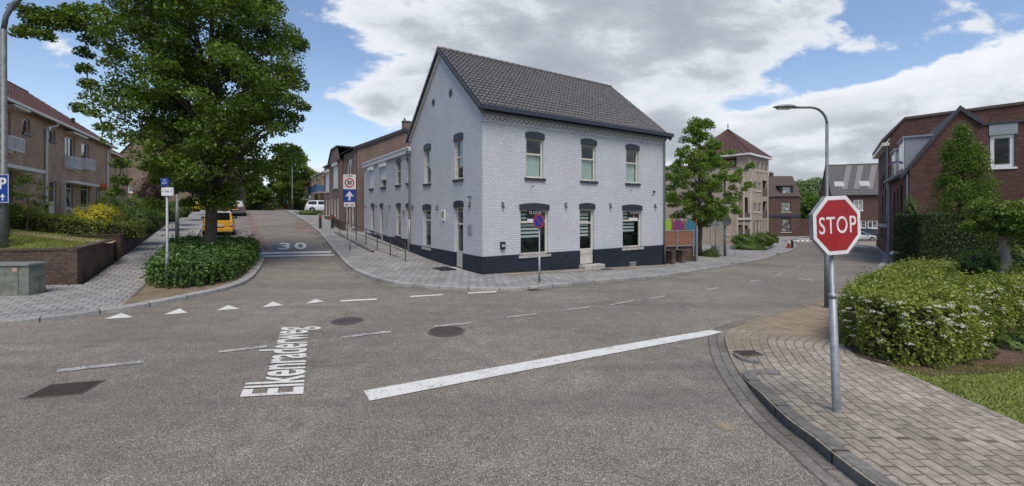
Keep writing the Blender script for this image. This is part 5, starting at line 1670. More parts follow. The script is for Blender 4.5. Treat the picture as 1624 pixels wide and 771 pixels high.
tree('street_tree', 'dark tree behind the pale tan flats', 'tree', (-35, 96, 2.5), [(.5, 2), (3, 3.4), (5, 3.2), (7, 1.2)], 70, 5000, 0.45, LEAF_DK, 17, .2, group=BG, csize=1.0, nlimb=6)


def blob_leaves(rx, ry, h, n, seed, rough=.12, bottom=0.0):
    """leaf centres on and just inside a domed bush, z from 0 to h"""
    rg = np.random.default_rng(seed)
    g = rg.normal(size=(n, 3)); g /= np.linalg.norm(g, axis=1)[:, None]
    g[:, 2] = np.where(g[:, 2] < -0.5, -g[:, 2], g[:, 2])
    ang = np.arctan2(g[:, 1], g[:, 0])
    wob = 1 + rough * np.sin(4 * ang + seed + 5 * g[:, 2]) + rough * np.sin(7 * ang - seed * 2 + 7 * g[:, 2]) + rg.normal(size=n) * .05
    k = wob * rg.uniform(.78, 1.0, size=n)
    return np.stack([g[:, 0] * rx * k, g[:, 1] * ry * k, np.maximum(0.02, (g[:, 2] * .55 + .5) * h * np.minimum(k, 1.12))], 1), g


def shrub(name, label, loc, rx, h, mat, seed, n=2500, ls=.07, ry=None, group=None, cat='shrub', rough=.12, rz=0):
    t = empty(name, loc, rz); tag(t, label, cat, group)
    ry = ry or rx
    C, g = blob_leaves(rx, ry, h, n, seed, rough)
    leaf_obj('foliage', C, ls, mat, t, seed, .35, .6, .4, None, g * .7)
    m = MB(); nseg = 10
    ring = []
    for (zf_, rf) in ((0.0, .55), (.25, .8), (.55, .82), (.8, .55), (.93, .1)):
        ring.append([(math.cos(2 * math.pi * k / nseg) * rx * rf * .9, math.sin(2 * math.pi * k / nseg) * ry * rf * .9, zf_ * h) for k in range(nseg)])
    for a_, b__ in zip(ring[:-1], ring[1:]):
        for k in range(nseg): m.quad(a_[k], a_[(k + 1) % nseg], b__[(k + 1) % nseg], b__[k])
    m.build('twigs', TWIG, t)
    return t


def shrub_px(name, label, u, vt, vb, wpx, Y, mat, seed, n=2500, ls=.07, group=None, cat='shrub', rough=.12, deep=1.0):
    X = (u - U0) / F * Y; z0 = EYE - (vb - V0) * Y / F; h = (vb - vt) * Y / F; rx = wpx / 2 * Y / F
    return shrub(name, label, (X, Y, z0), rx, h, mat, seed, n, ls, rx * deep, group, cat, rough)


def hedge(name, label, poly, zf_, h, mat, seed, dens, ls, cat='hedge', bulge=.05, group=None, topmat=None, core=.10, noise=.05, rz_up=.25):
    """clipped hedge over a footprint; zf_(x,y) ground"""
    x0 = sum(p[0] for p in poly) / len(poly); y0 = sum(p[1] for p in poly) / len(poly); zb = zf_(x0, y0)
    t = empty(name, (x0, y0, zb)); tag(t, label, cat, group)
    P2 = [Vector((p[0] - x0, p[1] - y0)) for p in poly]
    area = sum(P2[i].x * P2[(i + 1) % len(P2)].y - P2[(i + 1) % len(P2)].x * P2[i].y for i in range(len(P2))) / 2
    if area < 0: P2 = P2[::-1]; poly = poly[::-1]
    rg = np.random.default_rng(seed); C = []; N = []
    for i in range(len(P2)):
        a, b = P2[i], P2[(i + 1) % len(P2)]; L = (b - a).length
        nn = Vector(((b - a).y, -(b - a).x)).normalized()
        k = int(L * h * dens)
        s = rg.uniform(0, 1, k); z = rg.uniform(0.03, h, k)
        d = -rg.uniform(0, .16, k) + rg.exponential(noise * .9, k) * (rg.uniform(size=k) < .35) + bulge * np.sin(z / h * math.pi) + noise * (np.sin(s * L * 5 + seed) + np.sin(s * L * 11 + z * 9))
        edge = np.clip((z / h - .82) / .18, 0, 1); d -= edge ** 2 * .10
        zz0 = zf_(x0, y0)
        C.append(np.stack([a.x + (b.x - a.x) * s + nn.x * d, a.y + (b.y - a.y) * s + nn.y * d, z], 1)); N.append(np.tile([nn.x, nn.y, .15], (k, 1)))
    # top
    xs = [p.x for p in P2]; ys = [p.y for p in P2]
    kk = int((max(xs) - min(xs)) * (max(ys) - min(ys)) * dens * 1.15)
    X = rg.uniform(min(xs), max(xs), kk); Y = rg.uniform(min(ys), max(ys), kk)
    ins = np.zeros(kk, bool)
    for i in range(len(P2)):
        a, b = P2[i], P2[(i + 1) % len(P2)]
        c = ((a.y > Y) != (b.y > Y)) & (X < (b.x - a.x) * (Y - a.y) / (b.y - a.y + 1e-12) + a.x); ins ^= c
    X, Y = X[ins], Y[ins]
    Z = h - rg.uniform(0, .12, len(X)) + rg.exponential(noise * 1.1, len(X)) * (rg.uniform(size=len(X)) < .3) + noise * (np.sin(X * 5 + seed) + np.sin(Y * 6 + X * 3)) * .8
    CT = np.stack([X, Y, Z], 1)
    C.append(CT); N.append(np.tile([0, 0, 1.0], (len(X), 1)))
    C = np.concatenate(C); N = np.concatenate(N)
    # follow the ground
    gzv = np.array([zf_(x0 + p[0], y0 + p[1]) - zb for p in C])
    C[:, 2] += gzv
    leaf_obj('foliage', C, ls, mat, t, seed, rz_up, .6, .4, None, N * .8)
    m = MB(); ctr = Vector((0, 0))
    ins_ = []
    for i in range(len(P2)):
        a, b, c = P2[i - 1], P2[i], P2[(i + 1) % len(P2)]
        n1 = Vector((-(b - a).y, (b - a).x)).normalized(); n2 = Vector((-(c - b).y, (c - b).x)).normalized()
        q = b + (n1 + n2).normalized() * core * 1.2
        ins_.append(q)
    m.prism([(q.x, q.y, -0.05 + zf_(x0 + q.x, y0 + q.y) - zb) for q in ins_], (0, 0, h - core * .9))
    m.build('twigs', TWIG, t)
    return t


# --- island laurel bed
bp = [P(238, 455), P(266, 463), P(330, 458), P(372, 446), P(396, 427), W(-7.25, 8.2), W(-7.7, 9.4), W(-10.2, 9.6), W(-10.25, 6)]
ZG = lambda x, y: hgt(x, y) + .1
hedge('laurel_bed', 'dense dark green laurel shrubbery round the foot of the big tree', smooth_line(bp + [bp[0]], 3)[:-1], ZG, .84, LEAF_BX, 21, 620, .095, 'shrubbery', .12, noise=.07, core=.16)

# --- left gardens
GZ = gz
hedge('garden_hedge', 'low clipped green hedge along the back of the raised lawn', [(-22.5, 16.9), (-19.9, 18.1), (-17.7, 19.5), (-17.4, 20.3), (-18.3, 20.9), (-20.6, 19.4), (-23, 18.0)], GZ, .70, LEAF_VIB, 31, 460, .07, noise=.06)
shrub_px('golden_shrub', 'bright yellow rounded shrub behind the low garden hedge', 156, 328, 362, 58, 20.6, LEAF_YL, 32, 4200, .07)
shrub_px('golden_shrub', 'yellow-green shrub under the small garden tree at far left', 28, 326, 350, 46, 18.8, LEAF_YL, 33, 2600, .06)
shrub_px('evergreen_shrub', 'dark rounded shrub at the left picture edge on the raised lawn', 0, 350, 384, 22, 14.6, LEAF_YEW, 34, 1500, .05)
shrub_px('evergreen_shrub', 'dark green hedge-like bush below the front window of the terrace', 86, 341, 360, 66, 20.8, LEAF_DK, 35, 3000, .06, deep=.6)
shrub_px('evergreen_shrub', 'dark bushy shrub beside the white front door and red flowers', 172, 313, 345, 34, 25.0, LEAF_DK, 36, 2400, .08)
shrub_px('garden_shrub', 'light green feathery shrub right of the yellow bush', 195, 333, 372, 52, 21.5, LEAF_LT, 37, 3600, .07)
shrub_px('garden_shrub', 'green shrub overhanging the brick garden wall near the sign post', 228, 330, 372, 48, 22.0, LEAF_LT, 38, 3600, .08)
shrub_px('garden_shrub', 'tall light green shrub behind the blue street name plate', 216, 314, 345, 48, 27.5, LEAF_LT, 39, 3000, .09)
shrub_px('purple_shrub', 'dark purple-leaved shrub left of the street name sign', 240, 288, 330, 42, 31.0, LEAF_PU, 40, 3400, .11, rough=.2)
shrub_px('garden_shrub', 'green shrub between the sign post and the tree trunk', 268, 322, 352, 40, 28.0, LEAF_LT, 41, 2600, .09)
shrub_px('evergreen_shrub', 'dark rounded bush just right of the thin lamp post', 288, 318, 345, 30, 31.0, LEAF_DK, 42, 2000, .09)
shrub_px('golden_shrub', 'yellow-green shrub above the far low wall, left of the tree trunk', 306, 318, 336, 32, 35.0, LEAF_YL, 43, 2000, .10)
shrub_px('golden_shrub', 'pale yellow shrub farthest along the left footway', 322, 317, 331, 20, 41.0, LEAF_LT, 44, 1300, .10)
shrub_px('garden_shrub', 'small green shrub in front of the set-back terrace', 200, 325, 345, 26, 31.0, LEAF_MD, 45, 1500, .09)
sx_ = (44 - U0) / F * 17.6
tree('garden_tree', 'small loose-leaved garden tree in front of the nearest terrace', 'tree', (sx_, 17.6, 1.7), [(.5, .25), (1.0, .6), (1.7, .65), (2.2, .3)], 36, 2600, .07, LEAF_MD, 46, .04, csize=.22, nlimb=10)
# red geraniums hanging by the door
fx = (164 - U0) / F * 27; t = empty('hanging_basket', (fx, 27, EYE - (301 - V0) * 27 / F)); tag(t, 'hanging basket of red flowers by the white front door', 'flower basket')
C, g = blob_leaves(.2, .2, .34, 500, 3); leaf_obj('flowers', C, .06, plain('red_petal', (.45, .03, .02), .6), t, 3)
C, g = blob_leaves(.2, .2, .2, 300, 4); leaf_obj('foliage', C - np.array([0, 0, .1]), .06, LEAF_DK, t, 4)
MB().tube([(0, 0, .2), (0, 0, .7)], .01, 5).build('hanger', DARK_METAL, t)

# far hedges of the side street
hedge('garden_hedge', 'clipped green hedge beside the dark gable house', [(-33.0, 64.5), (-27.0, 64.5), (-27.0, 66.5), (-33.0, 66.5)], lambda x, y: 2.45, 1.35, LEAF_MD, 51, 90, .16)
hedge('garden_hedge', 'tall clipped hedge at the end of the side street', [(-40, 80), (-33, 80), (-33, 82), (-40, 82)], lambda x, y: 2.45, 2.3, LEAF_MD, 52, 60, .22)
hedge('garden_hedge', 'dark hedge closing the view beyond the grey parked car', [(-56, 84), (-42, 84), (-42, 86), (-56, 86)], lambda x, y: 2.45, 3.0, LEAF_DK, 53, 50, .25)
shrub('evergreen_shrub', 'low green ground shrub by the white hatchback', (*W(-1.2, 36), 2.15), 1.3, .5, LEAF_MD, 54, 1200, .1)

# --- maple and greenery on the right-hand street
mx_, my_ = 13.15, 30.0
tree('maple_tree', 'young maple beside the white corner house and timber fence', 'tree', (mx_, my_, hgt(mx_, my_)), [(2.1, .5), (2.8, 1.9), (4.0, 3.0), (5.4, 2.75), (6.8, 2.1), (8.2, 1.35), (9.5, .5)], 230, 30000, .145, LEAF_MPL, 61, .17, 8.3, 1.9, BARK, .15, .38, .6, None,
     [((1190 - U0) / F * 29.5 - mx_, -.5, EYE - (262 - V0) * 29.5 / F - hgt(mx_, my_)), ((1180 - U0) / F * 29.5 - mx_, -.5, EYE - (300 - V0) * 29.5 / F - hgt(mx_, my_)), ((1188 - U0) / F * 29.5 - mx_, -.4, EYE - (292 - V0) * 29.5 / F - hgt(mx_, my_)), ((1170 - U0) / F * 29.5 - mx_, -.4, EYE - (335 - V0) * 29.5 / F - hgt(mx_, my_))], 40, .7)
shrub_px('low_shrub', 'small yellowish bush at the foot of the maple', 1127, 396, 411, 28, 29.5, LEAF_LT, 62, 1500, .08)
shrub_px('rounded_shrub', 'green rounded shrub before the apartment balconies, the left one of two', 1180, 373, 391, 40, 41.5, LEAF_MD, 63, 3000, .12, deep=.7)
shrub_px('rounded_shrub', 'green rounded shrub at the corner of the apartment block, the right one of two', 1212, 370, 389, 42, 45, LEAF_MD, 64, 3000, .13, deep=.8)
shrub_px('creeping_juniper', 'low feathery juniper in front of the rounded shrubs', 1190, 386, 399, 62, 38.5, LEAF_MD, 65, 3200, .10, deep=.45)

# --- right foreground flowering hedge
vp = [(6.95, 8.9), (6.35, 8.2), (6.12, 7.5), (6.25, 6.98), (6.65, 6.78), (7.4, 7.0), (8.05, 7.35), (8.45, 7.85), (8.75, 8.7), (10.6, 9.35), (14.5, 11.0), (14.2, 12.1), (11.5, 11.2), (9.9, 10.3), (10.6, 10.7), (13.7, 13.4), (17.1, 16.4), (15.9, 17.0), (12.8, 14.4), (9.3, 11.2)]
HZ = lambda x, y: hgt(x, y) + .04
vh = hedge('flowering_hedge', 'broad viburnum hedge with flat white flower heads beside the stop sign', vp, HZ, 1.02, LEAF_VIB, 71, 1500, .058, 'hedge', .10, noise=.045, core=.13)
rg = np.random.default_rng(72)
zb_v = vh.location
fc = []
for (a, b, k) in (((6.35, 8.2), (6.12, 7.5), 12), ((6.12, 7.5), (6.25, 6.98), 11), ((6.25, 6.98), (6.65, 6.78), 9), ((6.65, 6.78), (7.4, 7.0), 18), ((7.4, 7.0), (8.05, 7.35), 12), ((8.45, 7.85), (8.75, 8.7), 10), ((8.75, 8.7), (10.6, 9.35), 30), ((10.6, 9.35), (14.5, 11.0), 40)):
    a, b = Vector(a), Vector(b); nn = Vector(((b - a).y, -(b - a).x)).normalized()
    for _ in range(k):
        s = rg.uniform(); z = .25 + .8 * rg.uniform() ** .55; p = a.lerp(b, s) + nn * (0.06 + rg.uniform(0, .1) - (0.1 if z > .9 else 0))
        fc.append((p.x - zb_v.x, p.y - zb_v.y, z + HZ(p.x, p.y) - zb_v.z, nn.x, nn.y))
for _ in range(34):
    s = rg.uniform(); p = Vector((9.8, 10.2)).lerp(Vector((16, 16.5)), s) + Vector((rg.uniform(-.7, .7), rg.uniform(-.5, .5)))
    fc.append((p.x - zb_v.x, p.y - zb_v.y, 1.0 + HZ(p.x, p.y) - zb_v.z, 0, 0))
BC = []
for (x, y, z, nx, ny) in fc:
    r = rg.uniform(.018, .062); k = int(12 + 620 * r)
    g = rg.normal(size=(k, 3)) * np.array([r * .55, r * .55, r * .22]); BC.append(g + np.array([x, y, z]))
bl = leaf_obj('blossom', np.concatenate(BC), .020, BLOSSOM, vh, 9, 1.2, .9, .3, 'stuff')

# tall dark clipped hedge, columnar tree, pollard, border plants
hedge('yew_hedge', 'tall dark clipped hedge standing before the red brick building', [(16.9, 17.7), (30, 17.2), (30, 19.0), (17.2, 19.4)], lambda x, y: hgt(x, y) + .03, 2.93, LEAF_YEW, 73, 1000, .062, noise=.015, bulge=.02, core=.2)
tree('columnar_tree', 'dark conical tree rising behind the tall clipped hedge', 'tree', (22.0, 21.0, -.7), [(.4, 1.0), (1.6, 1.3), (3.2, 1.35), (4.6, 1.05), (5.8, .70), (7.0, .32), (7.5, .12)], 260, 42000, .085, LEAF_MD, 74, .12, 7.2, 1.0, BARK, .1, .34, 1.2, None, (), 14, .4)
shrub_px('evergreen_shrub', 'light green sprigs beside the left end of the tall hedge', 1445, 316, 350, 18, 20, LEAF_LT, 75, 900, .07, rough=.25)
pt_x, pt_y = 13.75, 12.0
pz = hgt(pt_x, pt_y)
tree('pollard_tree', 'small pollarded tree with a knobbly trunk and mop crown at the right edge', 'tree', (pt_x, pt_y, pz), [(2.05, .5), (2.35, .78), (2.7, .80), (3.05, .45)], 46, 5200, .10, LEAF_LT, 76, .19, 2.6, 1.9, BARK_PALE, .3, .26, .55, None, (), 26, .7)
for (u, vt, vb, w, Y, mt_, lab, sd) in ((1555, 402, 440, 60, 12.8, LEAF_MD, 'fern-like green plant left of the pollard trunk', 81), (1612, 396, 440, 44, 12.9, LEAF_LT, 'light green leafy plant right of the pollard trunk', 82), (1583, 412, 445, 40, 12.2, LEAF_DK, 'dark leafy plant at the foot of the pollard trunk', 83),
                                       (1598, 528, 572, 74, 8.2, LEAF_DK, 'low grey-green border plants under the right arm of the flowering hedge', 84), (1545, 540, 580, 40, 7.55, LEAF_LT, 'small light weeds at the foot of the flowering hedge', 85)):
    shrub_px('border_plant', lab, u, vt, vb, w, Y, mt_, sd, 1800, .065, rough=.2)
drape('soil_bed', [(5.95, 7.35), (6.3, 6.5), (7.3, 6.62), (8.4, 6.9), (14.0, 8.6), (16, 11.5), (9.0, 10.5), (6.4, 8.6)], 0.062, SOIL, 0.5)

# grass blades on the near lawn
def grass(name, poly, n, seed, h, zoff, lab=None, zf_=hgt, wid=.008):
    rg = np.random.default_rng(seed)
    xs = [p[0] for p in poly]; ys = [p[1] for p in poly]
    X = rg.uniform(min(xs), max(xs), n * 3); Y = rg.uniform(min(ys), max(ys), n * 3); ins = np.zeros(n * 3, bool)
    for i in range(len(poly)):
        a, b = poly[i], poly[(i + 1) % len(poly)]
        ins ^= ((a[1] > Y) != (b[1] > Y)) & (X < (b[0] - a[0]) * (Y - a[1]) / (b[1] - a[1] + 1e-12) + a[0])
    X, Y = X[ins][:n], Y[ins][:n]; n = len(X)
    Z = np.array([zf_(x, y) for x, y in zip(X, Y)]) + zoff
    a = rg.uniform(0, 6.28, n); hh = h * rg.uniform(.5, 1.3, n); lx = rg.normal(size=n) * hh * .5; ly = rg.normal(size=n) * hh * .5
    V = np.empty((n, 3, 3)); dx = np.cos(a) * wid; dy = np.sin(a) * wid
    V[:, 0] = np.stack([X - dx, Y - dy, Z], 1); V[:, 1] = np.stack([X + dx, Y + dy, Z], 1); V[:, 2] = np.stack([X + lx, Y + ly, Z + hh], 1)
    me = bpy.data.meshes.new(name); me.vertices.add(3 * n); me.loops.add(3 * n); me.polygons.add(n)
    me.vertices.foreach_set('co', V.reshape(-1)); me.loops.foreach_set('vertex_index', np.arange(3 * n, dtype=np.int32))
    me.polygons.foreach_set('loop_start', np.arange(0, 3 * n, 3, dtype=np.int32)); me.polygons.foreach_set('loop_total', np.full(n, 3, dtype=np.int32))
    me.update(calc_edges=True); me.materials.append(GRASSM)
    o = bpy.data.objects.new(name, me); COL.objects.link(o); tag(o, lab or 'short patchy grass of the lawn', 'grass', kind='stuff')
    return o


grass('grass', [(9.0, 3.2)] + inner[:-2] + [(6.3, 6.7), (8.4, 7.2), (13, 9), (16, 9), (16, 3)], 60000, 91, .045, .05, 'short patchy lawn grass beside the paved corner')
grass('grass', [W(-12.5, 4.8), W(-12.5, 9.8), (-19.5, 17.6), (-24, 17), (-26, 12.5), (-16.5, 13.4)], 26000, 92, .06, 0.0, 'bright green grass of the raised garden lawn', gz, .012)
grass('grass', [(x + dx_, y + dy_) for (x, y) in [P(1211, 624)] for dx_, dy_ in ((-.05, -.08), (.06, -.02), (.03, .12), (-.08, .06))], 160, 93, .07, .01, 'tuft of green weeds at the rounded kerb end', wid=.006)
wl0 = [W(-12.12, 4.5), W(-12.0, 4.5), W(-12.05, 9.2), W(-12.12, 9.2)]
grass('grass', wl0, 500, 94, .06, .1, 'thin weeds along the foot of the garden wall', wid=.008)

# --- wooded hill behind the right-hand street
def hill():
    m = MB(); nx, ny = 50, 16
    def hz(u, v):
        a = 1 / (1 + ((u - .66) / .38) ** 4)
        return -8 + 36 * a * (sstep(0, .75, v)) * (1 + .08 * math.sin(u * 17)) 
    X0, X1, Y0, Y1 = 190, 480, 300, 520
    for j in range(ny + 1):
        for i in range(nx + 1):
            u, v = i / nx, j / ny
            m.v.append((X0 + (X1 - X0) * u, Y0 + (Y1 - Y0) * v, hz(u, v)))
    for j in range(ny):
        for i in range(nx):
            q = j * (nx + 1) + i; m.f.append((q, q + 1, q + nx + 2, q + nx + 1))
    o = m.build('hill', EARTH, None, True); tag(o, kind='structure')
    rg = np.random.default_rng(7); K = 1500
    U = rg.uniform(0, 1, K); Vv = rg.uniform(0, 1, K)
    cc = np.array([(X0 + (X1 - X0) * a, Y0 + (Y1 - Y0) * b, hz(a, b) + 4) for a, b in zip(U, Vv)])
    rr_ = rg.uniform(4.0, 8.0, K)
    n = 60000; w = rg.integers(0, K, n); g = rg.normal(size=(n, 3)); g /= np.linalg.norm(g, axis=1)[:, None]; g[:, 2] = np.abs(g[:, 2])
    C = cc[w] + g * rr_[w][:, None] * np.array([1, 1, .9])
    leaf_obj('woodland', C, 2.0, LEAF_FAR, None, 8, .4, .8, .4, 'stuff', g)['label'] = 'distant wooded hillside behind the right-hand street'


hill()
HB = 'trees below the wooded hill'
for i, (x, y, r, h, mt_, lab) in enumerate(((86, 122, 4.5, 10, LEAF_MD, 'green tree left of the stop sign, below the wooded hill'), (92, 134, 5, 12, LEAF_LT, 'paler tree just beside the grey tiled roof, below the wooded hill'))):
    tree('far_tree', lab, 'tree', (x, y, -3), [(1, r * .5), (h * .35, r), (h * .7, r * .85), (h, .4)], 70, 6000, .6, mt_, 95 + i, .25, group=HB, csize=1.5, nlimb=6)
# ================================================================== STREET OBJECTS
def Pg(u, v, dz=0.1):
    x, y = P(u, v, dz); return x, y, hgt(x, y) + dz


def pole_obj(name, parent, pts, rad, mat, seg=10):
    return MB().tube(pts, rad, seg).build(name, mat, parent, True)


# garden walls -----------------------------------------------------
def wall_run(pts, th, ztop, label, cope=True, steps=False, group=None):
    x0, y0 = pts[0]; t = empty('garden_wall', (x0, y0, 0)); tag(t, label, 'garden wall', group)
    # brick texture uses x+y: build in a frame turned to the wall's main run
    d = Vector(pts[-1]) - Vector(pts[-2]); ang = math.atan2(d.y, d.x); t.rotation_euler = (0, 0, ang)
    ca, sa = math.cos(-ang), math.sin(-ang)
    loc = lambda x, y: ((x - x0) * ca - (y - y0) * sa, (x - x0) * sa + (y - y0) * ca)
    m = MB(); mc = MB()
    for (a, b) in zip(pts[:-1], pts[1:]):
        L = (Vector(b) - Vector(a)).length; n = max(1, int(L / 1.2))
        tt = (Vector(b) - Vector(a)).normalized(); nn = Vector((-tt.y, tt.x)) * th
        for k in range(n):
            p = Vector(a).lerp(Vector(b), k / n); q = Vector(a).lerp(Vector(b), (k + 1) / n)
            z1, z2 = ztop(p.x, p.y), ztop(q.x, q.y)
            zb1, zb2 = hgt(p.x, p.y) - .1, hgt(q.x, q.y) - .1
            c = [loc(*p), loc(*q), loc(*(q + nn)), loc(*(p + nn))]
            m.hexa([(*c[0], zb1), (*c[1], zb2), (*c[2], zb2), (*c[3], zb1), (*c[0], z1 - .07), (*c[1], z2 - .07), (*c[2], z2 - .07), (*c[3], z1 - .07)])
            e = nn.normalized() * .02
            c = [loc(*(p - e)), loc(*(q - e)), loc(*(q + nn + e)), loc(*(p + nn + e))]
            mc.hexa([(*c[0], z1 - .07), (*c[1], z2 - .07), (*c[2], z2 - .07), (*c[3], z1 - .07), (*c[0], z1), (*c[1], z2), (*c[2], z2), (*c[3], z1)])
    bm_weld(m.build('brickwork', WALL_BRICK, t)); bm_weld(mc.build('coping', WALL_BRICK, t))
    return t


def bm_weld(o):
    bm = bmesh.new(); bm.from_mesh(o.data)
    bmesh.ops.remove_doubles(bm, verts=bm.verts, dist=0.001)
    bm.to_mesh(o.data); bm.free(); return o


wall_run([(-24, 12.6), (-15.8, 13.3), W(-12.30, 4.55), W(-12.30, 9.7)], .22, lambda x, y: 1.34, 'low mossy brick wall holding up the raised lawn, behind the grey cabinet')
wall_run([W(-12.35, 9.55), W(-14.3, 9.6)], .22, lambda x, y: 1.32, 'short brick return wall at the garden entrance')
wall_run([W(-14.0, 10.75), W(-12.25, 10.7), W(-12.25, 46)], .22, lambda x, y: max(1.52, hgt(x, y) + .42), 'long low brick wall climbing beside the left footway')

# utility cabinet --------------------------------------------------
cab = empty('utility_cabinet', (-14.62, 12.05, .095), .05); tag(cab, 'grey green metal utility cabinet with small stickers before the garden wall', 'cabinet')
CABM = plain('cabinet_paint', (.165, .185, .15), .6, var=.35, scale=5)
o = MB().box(-.98, 0, .04, .98, .48, .88).build('body', CABM, cab); bevel(o, .012)
o = MB().box(-1.02, -.04, .88, 1.02, .52, .945).build('lid', plain('cabinet_lid', (.20, .215, .20), .5), cab); bevel(o, .012)
MB().box(-1.0, -.01, -.05, 1.0, .49, .04).build('base', CONCRETE, cab)
m = MB(); m.box(.70, -.006, .08, .712, -.001, .84); m.build('door_seam', DARK_METAL, cab)
m = MB(); m.box(-.05, -.006, .08, -.042, -.001, .84); m.build('door_seam', DARK_METAL, cab)
MB().box(.55, -.006, .72, .67, -.001, .82).build('sticker', plain('sticker_pink', (.55, .30, .28)), cab)
s = MB().box(-.82, -.006, .50, -.68, -.001, .74).build('sticker', KOOP_W, cab); MB().box(-.80, -.008, .58, -.70, -.0065, .65).build('print', plain('sticker_red', (.45, .05, .06)), s)


def lamp_post(label, x, y, z, top, arm, armdir, mat, r0=.075, r1=.045, bend=.45, headL=.55, group='street lamps', name='street_lamp', band=None):
    t = empty(name, (x, y, z)); tag(t, label, 'street lamp', group)
    H = top - z; d = Vector((math.cos(armdir), math.sin(armdir), 0))
    pole_obj('pole', t, [(0, 0, -.1), (0, 0, H * .30), (0, 0, H * .302), (0, 0, H - bend)], [r0, r0 * .95, r1 * 1.05, r1], mat, 12)
    pts = [Vector((0, 0, H - bend))]
    for k in range(1, 7):
        a = k / 6 * math.pi / 2; pts.append(Vector((0, 0, H - bend + bend * math.sin(a))) + d * bend * (1 - math.cos(a)))
    pts.append(d * (arm - headL * .85) + Vector((0, 0, H + .0)))
    pole_obj('arm', t, pts, r1 * .85, mat, 8)
    m = MB(); n = 8
    prof = [(0, .03, .03), (.12, .09, .055), (.35, .125, .07), (.65, .12, .06), (.88, .08, .035), (1, .02, .01)]
    rings = []
    e = Vector((-d.y, d.x, 0)); b = d * (arm - headL) + Vector((0, 0, H + .01))
    for (f, w, hh) in prof:
        rings.append([b + d * headL * f + e * w * math.cos(2 * math.pi * k / 10) + Vector((0, 0, hh * max(-.5, math.sin(2 * math.pi * k / 10)))) for k in range(10)])
    for A, B in zip(rings[:-1], rings[1:]):
        for k in range(10): m.quad(A[k], A[(k + 1) % 10], B[(k + 1) % 10], B[k])
    m.poly(rings[0][::-1]); m.poly(rings[-1])
    h = fix_normals(m.build('lamp_head', mat, t, True))
    m = MB(); A = [b + d * headL * .25 + e * .07, b + d * headL * .25 - e * .07, b + d * headL * .8 - e * .06, b + d * headL * .8 + e * .06]
    m.prism([p + Vector((0, 0, -.06)) for p in A], (0, 0, .03)); m.build('lens', plain('lamp_lens', (.5, .52, .5), .2) if 'lamp_lens' not in MATS else MATS['lamp_lens'], h)
    return t


GREEN_STEEL = plain('grey_green_steel', (.075, .10, .095), .5, .3)
x, y = 13.95 * 0, 0
# right lamp above the stop sign
lx, ly = P(1311.5, 487, .08)
lamp_post('slim grey street lamp standing right behind the stop sign', lx, ly, hgt(lx, ly) + .08, EYE + (V0 - 170.5) * ly / F, (1313.5 - 1228) / F * ly, math.pi, STEEL_DK, .065, .038, .45, .62)
lamp_post('tall thick lamp post at the far left edge, carrying the blue parking sign', -16.6, 14.0, 1.2, 10.15, 2.2, .35, STEEL_DK, .11, .08, 1.7, .7)
lp = Pg(281, 379); lamp_post('weathered lamp post on the left footway, its top lost in the big tree', lp[0], lp[1], lp[2], lp[2] + 6.2, 1.1, 0.2, STEEL_DK, .10, .07, .4, .6)
Y = 60; lamp_post('green street lamp with its arm to the left by the oval tree', (463.5 - U0) / F * Y, Y, hgt((463.5 - U0) / F * Y, Y), EYE + (V0 - 251) * Y / F, 21 / F * Y, math.pi, GREEN_STEEL, .11, .075, .5, .75)
Y = 74; lamp_post('smaller distant street lamp between the far trees', (407.5 - U0) / F * Y, Y, 2.6, EYE + (V0 - 290) * Y / F, 11 / F * Y, math.pi, GREEN_STEEL, .11, .08, .4, .7)
Y = 30; lamp_post('dark lamp post beside the maple with a round sign seen from behind', (1149.5 - U0) / F * Y, Y, hgt(15, 30) + .05, EYE + (V0 - 268) * Y / F, 38 / F * Y, -.1, STEEL_DK, .085, .055, .45, .75)

# --- stop sign -----------------------------------------------------
RED = plain('sign_red', (.33, .012, .018), .35, var=.06)
SIGNW = plain('sign_white', (.74, .75, .74), .4, var=.05) if False else KOOP_W
bx_, by_ = P(1327, 656, .10); bz = hgt(bx_, by_) + .11
st = empty('stop_sign', (bx_, by_, bz)); tag(st, 'red octagonal STOP sign on a leaning grey steel pole at the paved corner', 'traffic sign')
topx = (1316 - U0) / F * by_ - bx_
pk = lambda z: topx * z / 2.3
pole_obj('pole', st, [(0, 0, -.12), (0, 0, 0), (pk(1.40), 0, 1.40), (pk(1.402), 0, 1.402), (pk(2.55), 0, 2.55)], [.047, .046, .040, .026, .026], STEEL, 14)
MB().tube([(pk(1.37), 0, 1.37), (pk(1.42), 0, 1.42)], .045, 14).build('collar', STEEL, st, True)
phi = R_(13); face = empty('tmp', (0, 0, 0)); bpy.data.objects.remove(face)
sc = Vector(((1320 - U0) / F * by_ - bx_, -.05, EYE - (357 - V0) * by_ / F - bz))
du = Vector((math.cos(phi), math.sin(phi), 0)); dn = Vector((math.sin(phi), -math.cos(phi), 0)); up_ = Vector((0, 0, 1))
roll = R_(2.5); du2 = du * math.cos(roll) + up_ * math.sin(roll); up2 = up_ * math.cos(roll) - du * math.sin(roll)


def octo(r, d):
    return [sc + dn * d + (du2 * math.cos(a) + up2 * math.sin(a)) * r for a in [math.pi / 8 + k * math.pi / 4 for k in range(8)]]


